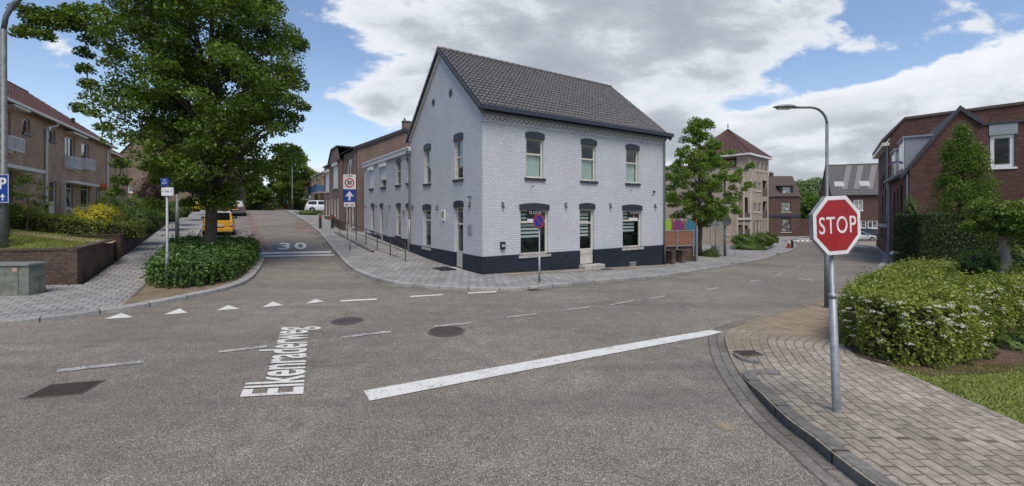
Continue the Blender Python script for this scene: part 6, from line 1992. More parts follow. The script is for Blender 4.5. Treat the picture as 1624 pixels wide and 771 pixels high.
RO = .345 / math.cos(math.pi / 8)
pl = MB().prism(octo(RO, .0), tuple(dn * .022)).build('plate', KOOP_W, st); fix_normals(pl)
fl_ = MB(); A, B = octo(RO, .018), octo(RO * .99, -.045)
A2, B2 = octo(RO * .985, .018), octo(RO * .975, -.045)
A, B = octo(RO * 1.004, .020), octo(RO * 1.004, -.03)
for k in range(8): fl_.quad(A[k], A[(k + 1) % 8], B[(k + 1) % 8], B[k])
fl_.build('rim', STEEL, pl)
fr = MB().prism(octo(RO * .865, .0225), tuple(dn * .002)).build('red_field', RED, pl); fix_normals(fr)
tx = text_mesh('lettering', 'STOP', .285, KOOP_W, pl, .0012, .76, .001, 1.10)
rot = Matrix((du2, up2, dn)).transposed().to_4x4()
tx.matrix_local = Matrix.Translation(sc + dn * .0262 - up2 * .008 + du2 * -.0) @ rot
m = MB()
for zz in (.18, -.18): m.tube([sc + up_ * zz - dn * .0 - du * .05, sc + up_ * zz + Vector((0, .08, 0)) - du * .05 + Vector((.02, 0, 0))], .012, 6)
for zz in (.18,):
    pass
m.build('bracket', STEEL, pl)


def disc_at(c, n, r, th, seg=28): return MB().tube([c, c + n * th], r, seg)


# --- no-parking sign ------------------------------------------------
nx_, ny_, nz_ = Pg(855.5, 447)
npk = empty('no_parking_sign', (nx_, ny_, nz_)); tag(npk, 'round blue and red no-parking sign on a slim pole before the shop window', 'traffic sign')
zc = EYE - (351 - V0) * ny_ / F - nz_
pole_obj('pole', npk, [(0, 0, -.1), (0, 0, .9), (0, 0, .902), (0, 0, zc + .2)], [.038, .038, .027, .027], STEEL)
n_ = Vector((-RX, -RY, 0)).normalized(); n_ = (n_ + Vector((0.1, -.25, 0))).normalized(); tdir = Vector((-n_.y, n_.x, 0))
c = Vector((0, 0, zc)) + n_ * .04
SB = plain('sign_blue', (.015, .06, .33), .35, var=.06); RED2 = plain('sign_red_bright', (.50, .03, .035), .35, var=.06)
d1 = disc_at(c - n_ * .02, n_, .25, .018).build('plate', STEEL, npk); disc_at(c, n_, .25, .003, 36).build('rim', RED2, d1); disc_at(c + n_ * .004, n_, .195, .002, 36).build('blue_field', SB, d1)
a_ = (tdir * .707 + Vector((0, 0, .707))); b_ = (tdir * .707 - Vector((0, 0, .707)))
if True:
    e1 = b_; e2 = a_
    q = c + n_ * .0075
    MB().poly([q - e1 * .2 - e2 * .022, q + e1 * .2 - e2 * .022, q + e1 * .2 + e2 * .022, q - e1 * .2 + e2 * .022]).build('slash', RED2, d1)

# --- zone 30 and arrow sign ------------------------------------------
zx, zy, zz_ = Pg(555, 397)
zs = empty('zone_sign', (zx, zy, zz_)); tag(zs, 'zone 30 sign over a blue one-way arrow sign at the side street mouth', 'traffic sign')
k = zy / F
H = lambda v: EYE - (v - V0) * zy / F - zz_
pole_obj('pole', zs, [(0, 0, -.1), (0, 0, .9), (0, 0, .902), (0, 0, H(279))], [.038, .038, .027, .027], STEEL)
yo = -.05
w2 = 10 * k
p1 = MB().box(-w2, yo - .02, H(300), w2, yo, H(277)).build('plate', KOOP_W, zs)
cc_ = Vector((0, yo - .021, (H(300) + H(277)) / 2 - .06)); nn_ = Vector((0, -1, 0))
r_ = 7.6 * k
disc_at(cc_, nn_, r_, .003, 32).build('ring', RED2, p1); disc_at(cc_ + nn_ * .0035, nn_, r_ * .74, .002, 32).build('white_field', KOOP_W, p1)
t = text_mesh('number', '30', r_ * 1.15, DARK_METAL, p1, .001, .85, .012); t.location = cc_ + nn_ * .008; t.rotation_euler = (R_(90), 0, 0)
t = text_mesh('zone_word', 'ZONE', .12, DARK_METAL, p1, .001, 1, .002); t.location = (0, yo - .023, H(279.5)); t.rotation_euler = (R_(90), 0, 0)
p2 = MB().box(-w2, yo - .02, H(320), w2, yo, H(301)).build('plate', SB, zs)
z0, z1 = H(318), H(303); zm = z0 + (z1 - z0) * .42; hw = w2 * .66
MB().prism([(-hw * .24, yo - .021, z0), (hw * .24, yo - .021, z0), (hw * .24, yo - .021, zm), (hw, yo - .021, zm), (0, yo - .021, z1), (-hw, yo - .021, zm), (-hw * .24, yo - .021, zm)], (0, -.002, 0)).build('arrow', KOOP_W, p2)
p3 = MB().box(-w2 * .85, yo - .02, H(328), w2 * .85, yo, H(321)).build('plate', KOOP_W, zs)
# bicycle and moped pictograms as ring pairs
m = MB()
for cx_ in (-.19, -.08, .09, .20):
    rr0 = .042; zc_ = (H(328) + H(321)) / 2 - .02
    for q in range(12):
        a0, a1 = 2 * math.pi * q / 12, 2 * math.pi * (q + 1) / 12
        m.quad((cx_ + rr0 * math.cos(a0), yo - .022, zc_ + rr0 * math.sin(a0)), (cx_ + rr0 * math.cos(a1), yo - .022, zc_ + rr0 * math.sin(a1)), (cx_ + rr0 * .6 * math.cos(a1), yo - .022, zc_ + rr0 * .6 * math.sin(a1)), (cx_ + rr0 * .6 * math.cos(a0), yo - .022, zc_ + rr0 * .6 * math.sin(a0)))
for c0 in (-.135, .145):
    m.box(c0 - .05, yo - .0225, zc_ + .02, c0 + .05, yo - .021, zc_ + .035); m.box(c0 - .01, yo - .0225, zc_, c0 + .01, yo - .021, zc_ + .06)
m.build('pictogram', DARK_METAL, p3)

# --- street name post -------------------------------------------------
sx1, sy1, sz1 = Pg(265, 457)
ss = empty('street_name_post', (sx1, sy1, sz1)); tag(ss, 'grey pole with a blue street name plate above a white direction plate', 'street sign')
H = lambda v: EYE - (v - V0) * sy1 / F - sz1
k = sy1 / F
pole_obj('pole', ss, [(0, 0, -.1), (0, 0, H(401)), (0, 0, H(400)), (0, 0, H(283))], [.05, .05, .036, .034], STEEL)
ang = R_(-14)
def plate(u0, u1, v0, v1, mat, nm, tilt):
    x0, x1 = (u0 - 265) * k, (u1 - 265) * k; c = Vector(((x0 + x1) / 2, -.05, (H(v0) + H(v1)) / 2)); w, h = (x1 - x0) / 2 / math.cos(tilt), (H(v0) - H(v1)) / 2
    o = MB().box(-w, -.015, -h, w, .015, h).build(nm, mat, ss); o.location = c; o.rotation_euler = (0, 0, tilt); return o, w, h
pb, w, h = plate(256.5, 270.5, 283, 294.5, SB, 'name_plate', ang)
def squiggle(par, w, h, rows, mat, seed):
    rn = random.Random(seed); m = MB()
    for (zc, x0, x1, hh) in rows:
        x = x0 * w
        while x < x1 * w:
            ww = rn.uniform(.012, .022); hh2 = hh * h * rn.uniform(.7, 1.1)
            m.box(x, -.018, zc * h - hh2 / 2, x + ww * .45, -.0155, zc * h + hh2 / 2)
            if rn.random() < .6: m.box(x, -.018, zc * h + (hh2 / 2 - .008) * rn.choice((-1, 1)), x + ww, -.0155, zc * h + (hh2 / 2 - .008) * rn.choice((-1, 1)) + .008) if False else m.box(x, -.018, zc * h - .004, x + ww, -.0155, zc * h + .004)
            x += ww * 1.5
    m.build('lettering', mat, par)
squiggle(pb, w, h, [(.42, -.3, .5, .42), (-.3, -.65, .65, .42)], KOOP_W, 3)
pw, w, h = plate(256.5, 279, 297.5, 310.5, KOOP_W, 'direction_plate', ang)
squiggle(pw, w, h, [(0, -.42, .4, .55)], DARK_METAL, 4)
for sg in (-1, 1):
    MB().prism([(sg * w * .72, -.018, .035), (sg * w * .72, -.018, -.035), (sg * w * .84, -.018, 0)], (0, -.001, 0)).build('arrow', DARK_METAL, pw)

# --- parking sign at the left lamp -------------------------------------
py_ = 13.9; px_ = (3 - U0) / F * py_
ps = empty('parking_sign', (px_, py_ - .12, EYE - (322 - V0) * py_ / F)); tag(ps, 'blue parking sign with a white P and arrow on the left lamp post', 'traffic sign')
k = py_ / F
pp = MB().box(-.36, -.02, 0, 19 * k - .0, 0, 45 * k).build('plate', SB, ps)
m = MB(); w_ = 19 * k; hh = 45 * k
for (a, b, c, d) in ((-.35, w_ - .008, .008, .025), (-.35, w_ - .008, hh - .025, hh - .008), (w_ - .025, w_ - .008, .025, hh - .025), (-.35, -.333, .025, hh - .025)): m.box(a, -.024, c, b, -.0205, d)
m.build('border', KOOP_W, pp)
t = text_mesh('letter', 'P', .50, KOOP_W, pp, .0015, .95, .014); t.location = (.19, -.024, hh * .66); t.rotation_euler = (R_(90), 0, 0)
ac = .19
MB().prism([(ac - .025, -.021, .08), (ac + .025, -.021, .08), (ac + .025, -.021, .19), (ac + .085, -.021, .19), (ac, -.021, .30), (ac - .085, -.021, .19), (ac - .025, -.021, .19)], (0, -.002, 0)).build('arrow', KOOP_W, pp)

# --- bollards ---------------------------------------------------------
RB = plain('reflector_red', (.45, .03, .03), .4); BOLL = plain('bollard_black', (.02, .035, .035), .5)
def bollard(u, v, hpx, label, w=4.2, group='black bollards with a red band', red=True, dz=.1):
    x, y, z = Pg(u, v, dz); k = y / F; r = w * k / 2; h = hpx * k
    t = empty('bollard', (x, y, z)); tag(t, label, 'bollard', group)
    MB().tube([(0, 0, -.05), (0, 0, h - .02), (0, 0, h)], [r, r, r * .8], 14).build('post', BOLL, t, False)
    if red: MB().tube([(0, 0, h * .80), (0, 0, h * .92)], r * 1.03, 14, False).build('band', RB, t)
    return t


bollard(508, 362, 21, 'black bollard with red band standing nearest the kerb of the side street')
bollard(527, 362, 21, 'black bollard with red band standing nearest the railing')
bollard(1233, 386, 9, 'dark bollard behind the rounded shrub at the apartment corner', 3, red=False, dz=.06)
bollard(1256.5, 394, 13, 'black bollard on the rounded kerb end next to the traffic cone', 3.6, red=False, dz=.1)
bollard(1229, 383, 9, 'small dark bollard half hidden by the rounded shrub', 2.5, red=False, dz=.06)
bollard(1357, 384, 8, 'green-black bollard in front of the silver car', 2.2, red=False, dz=.06)
x, y, z = Pg(1252.5, 393, .1); tc_ = empty('traffic_cone', (x - .1, y, z)); tag(tc_, 'orange and white traffic cone beside the far bollard', 'traffic cone')
CO = plain('cone_orange', (.62, .10, .03), .5)
MB().box(-.22, -.22, 0, .22, .22, .05).build('base', CO, tc_); MB().tube([(0, 0, .05), (0, 0, .9)], [.17, .03], 14).build('cone', CO, tc_, True); MB().tube([(0, 0, .45), (0, 0, .65)], [.104, .075], 14, False).build('band', KOOP_W, tc_)

# --- railing between ramp and annex path --------------------------------
ra = P(643, 416, .05); rb_ = W(-1.75, 17.4)
rl = empty('railing', (ra[0], ra[1], hgt(*ra) + .05)); tag(rl, 'dark steel railing along the sloping path before the white row house', 'railing')
pA = Vector((0, 0, 0)); pB = Vector((rb_[0] - ra[0], rb_[1] - ra[1], hgt(*rb_) - hgt(*ra)))
RM = plain('railing_paint', (.022, .024, .027), .5)
n = 6
for i in range(n + 1):
    q = pA.lerp(pB, i / n); gz_ = hgt(ra[0] + q.x, ra[1] + q.y) - hgt(*ra)
    MB().tube([(q.x, q.y, gz_ - .1), (q.x, q.y, gz_ + (.95 if i else .82))], .024, 8).build('post', RM, rl, True)
for hh_, r_ in ((.95, .024), (.5, .018)):
    pts = []
    for i in range(13):
        q = pA.lerp(pB, i / 12); gz_ = hgt(ra[0] + q.x, ra[1] + q.y) - hgt(*ra); pts.append((q.x, q.y, gz_ + hh_ - (.12 if i == 0 and hh_ > .9 else 0)))
    MB().tube(pts, r_, 8).build('rail', RM, rl, True)
strip('kerb', [W(-1.9, 8.2 + .8 * i) for i in range(13)], .14, 0, .19, KERB_DARK)
# sloping raised footway beside the path
strip('edging', [W(-1.1 - .1 * i, 6.6 + .5 * i) for i in range(6)], .12, 0, .105, PAVER_RED)
# brick planter wall beside the tall house
wall_run([W(-1.0, 19.0), W(-1.0, 23.0)], .2, lambda x, y: hgt(x, y) + .75, 'low brick wall with a dark fence before the tall brick house')

# --- fence and coloured boards right of the white house ------------------
fx0, fy0 = 9.1, 24.6; fz = hgt(fx0, fy0)
fe = empty('timber_fence', (fx0, fy0, 0), .35); tag(fe, 'orange-brown timber fence with grey posts next to the white house', 'fence')
lf = local_line((fx0, fy0, 0), .35)
WOOD = plain('orange_timber', (.26, .125, .065), .7, var=.3, scale=10)
ua, ub = lf(1050)[0], lf(1099)[0]
zt, zb_ = lf(1072, 365.5)[1], lf(1072, 391)[1]
m = MB(); nb = int((ub - ua) / .105)
for i in range(nb):
    u = ua + (ub - ua) * i / nb; m.box(u + .004, -.012 + .004 * (i % 2), zb_ + .02, u + (ub - ua) / nb - .004, .012 + .004 * (i % 2), zt - .03)
m.build('boards', WOOD, fe)
m = MB(); m.box(ua, -.03, zt - .06, ub, .03, zt); m.box(ua, -.03, zb_, ub, .03, zb_ + .06); m.build('rail', STEEL, fe)
for u in (lf(1073)[0], ub, ua): MB().box(u - .04, -.05, zb_ - .6, u + .04, -.012, zt + .03).build('post', STEEL, fe)
gp = lf(1103.5)[0]; MB().box(gp - .06, -.1, fz - .4, gp + .06, .0, zt + .25).build('gate_post', STEEL, fe)
MB().box(ua, .06, fz - .5, gp, .26, zb_ - .02).build('plinth_wall', WALL_BRICK, fe)
PAN = {'lime': (.24, .42, .04), 'plum': (.17, .035, .12), 'teal': (.03, .16, .23)}
for i, (nm, u, w_, vt) in enumerate((('lime', 1056, 18, 347), ('plum', 1075.5, 17, 348.5), ('teal', 1094, 18, 349))):
    Yp = 28.0; k = Yp / F; X = (u - U0) * k; r = w_ * k / 2
    z0 = -.4; z1 = EYE - (vt - V0) * k
    t = empty('play_panel', (X, Yp, z0)); tag(t, f'{nm} round-topped board rising behind the timber fence', 'panel', 'coloured round-topped boards')
    pts = [(-r, 0, 0), (r, 0, 0)] + [(r * math.cos(a), 0, z1 - z0 - r * .9 + r * .9 * math.sin(a)) for a in [math.pi * q / 12 for q in range(13)]]
    fix_normals(MB().prism(pts, (0, .05, 0)).build('board', plain(nm + '_paint', PAN[nm], .5, var=.08), t))
    MB().tube([(r + .06, .03, -.3), (r + .06, .03, z1 - z0 + .05)], .05, 8).build('post', plain('post_' + nm, (.35, .08, .04), .5), t)
for (u0, u1, vt, vb, Y0_, d, lab) in ((1053, 1071.5, 398, 419, 22.9, 1.1, 'low brick wall end right beside the white house'), (1071, 1087, 397, 415, 24.0, 1.4, 'second low brick wall piece left of the maple trunk')):
    k = Y0_ / F; X0_, X1_ = (u0 - U0) * k, (u1 - U0) * k; z1 = EYE - (vt - V0) * k
    t = empty('garden_wall', (X1_, Y0_, 0), .35); tag(t, lab, 'garden wall')
    MB().box(-.22, 0, -1.0, 0, d, z1 - .06).build('brickwork', WALL_BRICK, t); MB().box(-.24, -.02, z1 - .06, .02, d + .02, z1).build('coping', WALL_BRICK, t)
    MB().box(-(X1_ - X0_) * 1.0, d - .22, -1.0, -.221, d, z1 - .06).build('brickwork', WALL_BRICK, t)
# planter ring, low hoop rail, warning sign and round sign from behind
X, Yp = (1139 - U0) / F * 33, 33.0; pz_ = hgt(X, Yp) + .05; t = empty('planter', (X, Yp, pz_)); tag(t, 'round pale concrete planter behind the small bush', 'planter')
m = MB(); r = .5
for q in range(24):
    a0, a1 = 2 * math.pi * q / 24, 2 * math.pi * (q + 1) / 24
    for (r0, z0, r1, z1) in ((r * .92, 0, r, .62), (r, .62, r * .86, .62), (r * .86, .62, r * .84, .45)):
        m.quad((r0 * math.cos(a0), r0 * math.sin(a0), z0), (r0 * math.cos(a1), r0 * math.sin(a1), z0), (r1 * math.cos(a1), r1 * math.sin(a1), z1), (r1 * math.cos(a0), r1 * math.sin(a0), z1))
m.build('bowl', CONCRETE, t, True); MB().tube([(0, 0, .3), (0, 0, .48)], r * .84, 24).build('earth_fill', SOIL, t)
X, Yp = (1134.5 - U0) / F * 28.6, 28.6; z = hgt(X, Yp) + .06; k = Yp / F
t = empty('warning_sign', (X, Yp, z)); tag(t, 'grey back of a triangular warning sign on a thin pole near the maple', 'traffic sign')
zt = EYE - (347 - V0) * k - z; zb_ = EYE - (359.5 - V0) * k - z
pole_obj('pole', t, [(0, 0, -.1), (0, 0, zt - .05)], .03, STEEL_DK)
fix_normals(MB().prism([(-7.6 * k, -.045, zb_), (7.6 * k, -.045, zb_), (0, -.045, zt)], (0, .012, 0)).build('plate', STEEL, t))
MB().box(-.22, -.06, zb_ + .12, .22, -.046, zb_ + .16).build('bracket', STEEL_DK, t)
X, Yp = (1152.5 - U0) / F * 29.8, 29.8; k = Yp / F; z = EYE - (351 - V0) * k
t = empty('round_sign', (X, Yp, z)); tag(t, 'dark grey back of a round sign fixed to the lamp post', 'traffic sign')
MB().tube([(0, 0, 0), (0, .015, 0)], 7.4 * k, 28).build('plate', STEEL_DK, t); MB().box(-.2, -.02, -.02, .2, -.001, .02).build('bracket', STEEL_DK, t)
X, Yp = (1134 - U0) / F * 44, 44.0
wb = fb(1124)[0]
t = empty('wall_notice', ((1130 - U0) / F * 43, 43, EYE - (354 - V0) * 43 / F)); tag(t, 'small white notice board on the beige side wall', 'sign')
MB().box(-.45, 0, 0, .45, .03, .62).build('board', KOOP_W, t); m = MB()
for q in range(4): m.box(-.36, -.004, .1 + q * .13, .3 - .08 * (q % 2), -.001, .13 + q * .13)
m.build('print', GREYP, t)
MB().tube([(-.2, .05, -3.4), (-.2, .05, .3)], .03, 6).build('post', STEEL_DK, t)
X, Yp, z = Pg(1159, 407, .05); t = empty('hoop_rail', (X, Yp, z)); tag(t, 'low thin metal hoop rail by the footway planting', 'railing')
MB().tube([(-.3, 0, 0), (-.3, 0, .6), (0, 0, .68), (.3, 0, .6), (.3, 0, 0)], .02, 6).build('hoop', STEEL, t)

# --- wheeled bin beside the red brick building -----------------------------
X, Yp = (1440 - U0) / F * 20.6, 20.6; z = EYE - (401 - V0) * Yp / F - 1.12
t = empty('waste_container', (X, Yp, z), -.15); tag(t, 'dark waste container with a pale grey lid behind the flowering hedge', 'waste container')
BIN = plain('bin_plastic', (.022, .035, .035), .45); LID = plain('pale_lid', (.42, .45, .44), .45)
o = MB().hexa([(-.42, -.30, .1), (.42, -.30, .1), (.42, .30, .1), (-.42, .30, .1), (-.5, -.38, 1.0), (.55, -.38, 1.0), (.55, .38, 1.0), (-.5, .38, 1.0)]).build('body', BIN, t); bevel(o, .02)
o = MB().hexa([(-.55, -.43, 1.0), (.6, -.43, 1.0), (.6, .42, 1.0), (-.55, .42, 1.0), (-.5, -.36, 1.09), (.55, -.36, 1.09), (.55, .36, 1.15), (-.5, .36, 1.15)]).build('lid', LID, t); bevel(o, .02)
for sx2 in (-.35, .35): MB().tube([(sx2, -.2, .08), (sx2 + .04, -.2, .08)], .08, 12).build('wheel', BIN, t)
X, Yp, z = Pg(1397.5, 391, .06); t = empty('flower_pot', (X, Yp, z)); tag(t, 'green plant in a dark pot by the far brick entrance', 'plant pot')
MB().box(-.3, -.3, 0, .3, .3, .75).build('pot', BIN, t); C, g = blob_leaves(.4, .4, .8, 400, 5); leaf_obj('foliage', C + np.array([0, 0, .6]), .14, LEAF_MD, t, 6)
# ================================================================== VEHICLES AND PEOPLE
TYRE = plain('tyre_rubber', (.016, .016, .017), .85); RIM = plain('alloy_rim', (.38, .39, .40), .3, .8)
CARGLASS = plain('car_glass', (.010, .013, .015), .08, 0, .05, 2, 0.0); TAIL = plain('tail_lamp_red', (.40, .012, .015), .2, coat=.6); BUMP = plain('black_plastic', (.02, .02, .022), .6)
HEADL = plain('headlamp_glass', (.60, .62, .64), .12, coat=.5); PLATE_Y = plain('plate_yellow', (.62, .42, .03), .5); UNDER = plain('underbody', (.01, .01, .01), .9)


def car(label, x, y, z, ang, L, Wd, H, paint, keys, belt, style='hatch', plate=None, tail='tall', group='cars on the side street', clutter=True):
    """x forward; keys: (x fraction -0.5..0.5, top height fraction, top width fraction)"""
    t = empty('parked_car', (x, y, z), ang); tag(t, label, 'car', group)
    zb = .20; hw = Wd / 2
    xs = sorted({round(-.5 + i / 26, 4) for i in range(27)} | {k[0] for k in keys})

    def sec(fx):
        top = np.interp(fx, [k[0] for k in keys], [k[1] for k in keys]) * H
        tw = np.interp(fx, [k[0] for k in keys], [k[2] for k in keys]) * hw
        bl = min(belt * H, top - .02)
        e = 1 - .10 * max(0, (abs(fx) - .40) / .10) ** 2
        w = hw * e
        lift = .10 * max(0, (abs(fx) - .44) / .06)
        return [(0, zb + lift), (w * .82, zb + lift), (w * .97, zb + .12 + lift), (w, zb + (bl - zb) * .5), (w * .985, bl - .06), (w * .95, bl), (min(tw, w * .95), top - .06 if top - bl > .1 else top - .012), (min(tw, w * .95) * .82, top - .012), (0, top)]
    S = [sec(f) for f in xs]; n = len(S[0])
    m = MB()
    for i, f in enumerate(xs):
        for (yy, zz) in S[i]: m.v.append((f * L, yy, zz))
        for (yy, zz) in S[i][1:-1]: m.v.append((f * L, -yy, zz))
    N = 2 * n - 2
    def idx(i, k):   # k 0..n-1 right, n.. mirrored
        return i * N + k
    def loop(i): return [idx(i, k) for k in range(n)] + [idx(i, n + (n - 2 - k) - 1) for k in range(n - 2)]
    # order ring: bottom centre, right side up, top centre, left side down
    rings = [[i * N + k for k in range(n)] + [i * N + n + (n - 3 - k) for k in range(n - 2)] for i in range(len(xs))]
    for a, b in zip(rings[:-1], rings[1:]):
        for k in range(N): m.f.append((a[k], a[(k + 1) % N], b[(k + 1) % N], b[k]))
    m.f.append(tuple(rings[0][::-1])); m.f.append(tuple(rings[-1]))
    body = fix_normals(m.build('body', paint, t, True))
    body.data.shade_smooth()
    md = body.modifiers.new('e', 'EDGE_SPLIT'); md.split_angle = R_(38)
    # glazing: strips lifted off the shell
    cab = [i for i, f in enumerate(xs) if np.interp(f, [k[0] for k in keys], [k[1] for k in keys]) > belt + .06]
    i0, i1 = cab[0], cab[-1]
    tops = [np.interp(f, [k[0] for k in keys], [k[1] for k in keys]) for f in xs]
    full = [i for i in cab if tops[i] > max(tops) * .93]
    a0, a1 = full[0], full[-1]
    for sgn in (1, -1):
        m = MB(); ins = .12
        for i in range(i0, i1):
            if xs[i] * L > xs[a0] * L - .35 * 0 and True:
                A, B = S[i], S[i + 1]
                if A[6][1] - A[5][1] < .12 or B[6][1] - B[5][1] < .12: continue
                mid = (xs[a0] + xs[a1]) / 2 - .01
                if abs(xs[i] - mid) < .02: continue
                def pnt(Sx, fx, t_):
                    y_ = Sx[5][0] + (Sx[6][0] - Sx[5][0]) * t_; z_ = Sx[5][1] + (Sx[6][1] - Sx[5][1]) * t_
                    return (fx * L, sgn * (y_ + .006), z_ + .002)
                m.quad(pnt(A, xs[i], .10), pnt(B, xs[i + 1], .10), pnt(B, xs[i + 1], .90), pnt(A, xs[i], .90))
        if m.f: m.build('side_window', CARGLASS, body)
    for (ra_, rb2, nm, off_) in ((i0 - 1, a0, 'rear_window', -.008), (a1, i1 + 1, 'windscreen', .008)):
        ra_, rb2 = max(0, ra_), min(len(xs) - 1, rb2)
        m = MB()
        tA, tB = (ra_, rb2)
        pa = [(xs[i] * L, S[i][7][0] * 1.05, S[i][8][1]) for i in range(tA, tB + 1)]
        pts = [(p[0] + off_, p[1], p[2]) for p in pa if p[2] > belt * H + .03 and p[2] < max(tops) * H - .015]
        if len(pts) >= 2:
            for p, q in zip(pts[:-1], pts[1:]):
                m.quad((p[0], -p[1], p[2] + .004), (p[0], p[1], p[2] + .004), (q[0], q[1], q[2] + .004), (q[0], -q[1], q[2] + .004))
            m.build(nm, CARGLASS, body)
        else:
            p, q = (xs[ra_ + 0] * L, S[ra_][7][0], belt * H + .04), (xs[rb2] * L, S[rb2][7][0] * 1.0, max(tops) * H - .07)
            m.quad((p[0] + off_ * 2, -p[1], p[2]), (p[0] + off_ * 2, p[1], p[2]), (q[0] + off_ * 2, q[1], q[2]), (q[0] + off_ * 2, -q[1], q[2])); m.build(nm, CARGLASS, body)
    # wheels
    r = .30
    for fx in (-.5 + .76 / L, .5 - .84 / L):
        for sgn in (1, -1):
            yo = sgn * (hw - .10)
            MB().tube([(fx * L, sgn * (hw * .985 - .03), r + .02), (fx * L, sgn * (hw + .004), r + .02)], r + .05, 24).build('wheel_arch', UNDER, body)
            w = MB().tube([(fx * L, yo - .09, r), (fx * L, sgn * (hw + .008) if sgn < 0 else yo + .09, r), ] if False else [(fx * L, sgn * (hw - .17), r), (fx * L, sgn * (hw + .012), r)], r, 24).build('wheel', TYRE, t)
            MB().tube([(fx * L, sgn * (hw + .0125), r), (fx * L, sgn * (hw + .022), r)], r * .64, 16).build('rim', RIM, w)
    # rear
    xr = -.5 * L
    if tail == 'tall':
        for sgn in (1, -1):
            MB().hexa([(xr - .015, sgn * hw * .70, H * .38), (xr - .015, sgn * hw * .88, H * .38), (xr + .12, sgn * hw * .955, H * .38), (xr + .12, sgn * hw * .7, H * .38),
                       (xr + .03, sgn * hw * .72, H * .64), (xr + .03, sgn * hw * .87, H * .64), (xr + .14, sgn * hw * .95, H * .64), (xr + .14, sgn * hw * .7, H * .64)]).build('tail_light', TAIL, body)
            MB().box(xr - .02, min(sgn * hw * .71, sgn * hw * .87), H * .45, xr + .02, max(sgn * hw * .71, sgn * hw * .87), H * .51).build('indicator', HEADL, body)
    else:
        for sgn in (1, -1):
            MB().hexa([(xr - .012, sgn * hw * .60, H * .50), (xr - .012, sgn * hw * .90, H * .50), (xr + .22, sgn * hw * .97, H * .50), (xr + .22, sgn * hw * .6, H * .50),
                       (xr + .02, sgn * hw * .66, H * .60), (xr + .02, sgn * hw * .88, H * .60), (xr + .24, sgn * hw * .965, H * .60), (xr + .24, sgn * hw * .66, H * .60)]).build('tail_light', TAIL, body)
    b = MB().box(xr - .06, -hw * .86, .26, xr + .05, hw * .86, .50).build('bumper', paint, body); bevel(b, .03, 3)
    MB().box(xr - .064, -hw * .80, .235, xr + .0, hw * .80, .30).build('bumper_trim', BUMP, body)
    if plate: MB().box(xr - .072, -.26, plate[0], xr - .062 if plate[0] < .5 else xr - .005, .26, plate[0] + .11).build('number_plate', plate[1], body)
    xf = .5 * L
    for sgn in (1, -1):
        MB().hexa([(xf - .25, sgn * hw * .62, H * .42), (xf - .02, sgn * hw * .62, H * .40), (xf - .10, sgn * hw * .91, H * .40), (xf - .28, sgn * hw * .98, H * .42),
                   (xf - .25, sgn * hw * .62, H * .50), (xf - .10, sgn * hw * .62, H * .47), (xf - .16, sgn * hw * .90, H * .48), (xf - .30, sgn * hw * .97, H * .50)]).build('headlight', HEADL, body)
        mm = MB().box(.14 * L, min(sgn * hw * .97, sgn * (hw + .17)), belt * H - .02, .14 * L + .09, max(sgn * hw * .97, sgn * (hw + .17)), belt * H + .12).build('mirror', BUMP, body); bevel(mm, .02)
    return t


YEL = plain('yellow_car_paint', (.68, .36, .025), .25, 0, .04, 2, 1.0); GRY = plain('grey_car_paint', (.15, .15, .17), .3, .5, .05, 2, 1.0)
WHT = plain('white_car_paint', (.66, .67, .70), .25, 0, .03, 2, 1.0); SLV = plain('silver_car_paint', (.52, .53, .55), .28, .35, .04, 2, 1.0); DRK = plain('dark_car_paint', (.02, .022, .026), .25, 0, .04, 2, 1.0)
aL = ANG_R + math.pi / 2
HATCH = [(-.5, .60, .80), (-.485, .64, .80), (-.42, .965, .74), (-.25, 1.0, .76), (.08, .985, .76), (.27, .64, .82), (.44, .56, .80), (.5, .44, .70)]
BOXY = [(-.5, .62, .82), (-.49, .66, .82), (-.455, .97, .78), (-.3, 1.0, .79), (.12, .985, .78), (.30, .66, .84), (.45, .58, .82), (.5, .46, .72)]
SEDAN = [(-.5, .60, .8), (-.47, .66, .8), (-.34, .70, .82), (-.20, .97, .74), (-.05, 1.0, .75), (.08, .98, .75), (.25, .68, .82), (.45, .56, .80), (.5, .44, .7)]
cx_, cy_ = -18.45 + .05, 26.9
c1 = Vector((cx_, cy_)) + Vector((-RY, RX)) * 1.85
z1 = hgt(*c1) + .01
cy = car('bright yellow hatchback parked behind the big tree trunk', c1.x, c1.y, z1, aL, 3.7, 1.68, 1.52, YEL, BOXY, .62, plate=(.62, HEADL), group='cars parked along the left kerb')
cy.rotation_euler = (0, -math.atan(.066), aL)
m = MB()
for s_ in (-1, 1): m.tube([(-1.45, s_ * .55, 1.50), (-1.35, s_ * .55, 1.57), (.2, s_ * .55, 1.57), (.3, s_ * .55, 1.50)], .018, 6)
bcar = [c for c in cy.children if c.name.startswith('body')][0]
m.build('roof_rail', KOOP_W, bcar)
c2 = Vector(((374 - U0) / F * 41.3, 41.3)) + Vector((-RY, RX)) * 2.1
cg = car('dark grey estate-backed car with a yellow plate parked beyond the yellow one', c2.x, c2.y, hgt(*c2) + .01, aL - .03, 4.2, 1.74, 1.46, GRY, HATCH, .60, plate=(.60, PLATE_Y), group='cars parked along the left kerb', tail='wide')
cg.rotation_euler = (0, -math.atan(.05), aL - .03)
wx, wy = (505 - U0) / F * 51.5, 51.5
car('white hatchback parked across the drive of the shuttered house', wx + .6, wy + .2, hgt(wx - 1, wy) + .02, .35, 4.0, 1.7, 1.48, WHT, HATCH, .60, tail='wide', group=None)
sx3, sy3 = (1361 - U0) / F * 62, 62.0
car('silver saloon seen side-on beyond the stop sign', sx3, sy3, -1.72, 0.02, 4.3, 1.72, 1.42, SLV, SEDAN, .62, tail='wide', group=None)
sx4, sy4 = (1378 - U0) / F * 70, 70.5
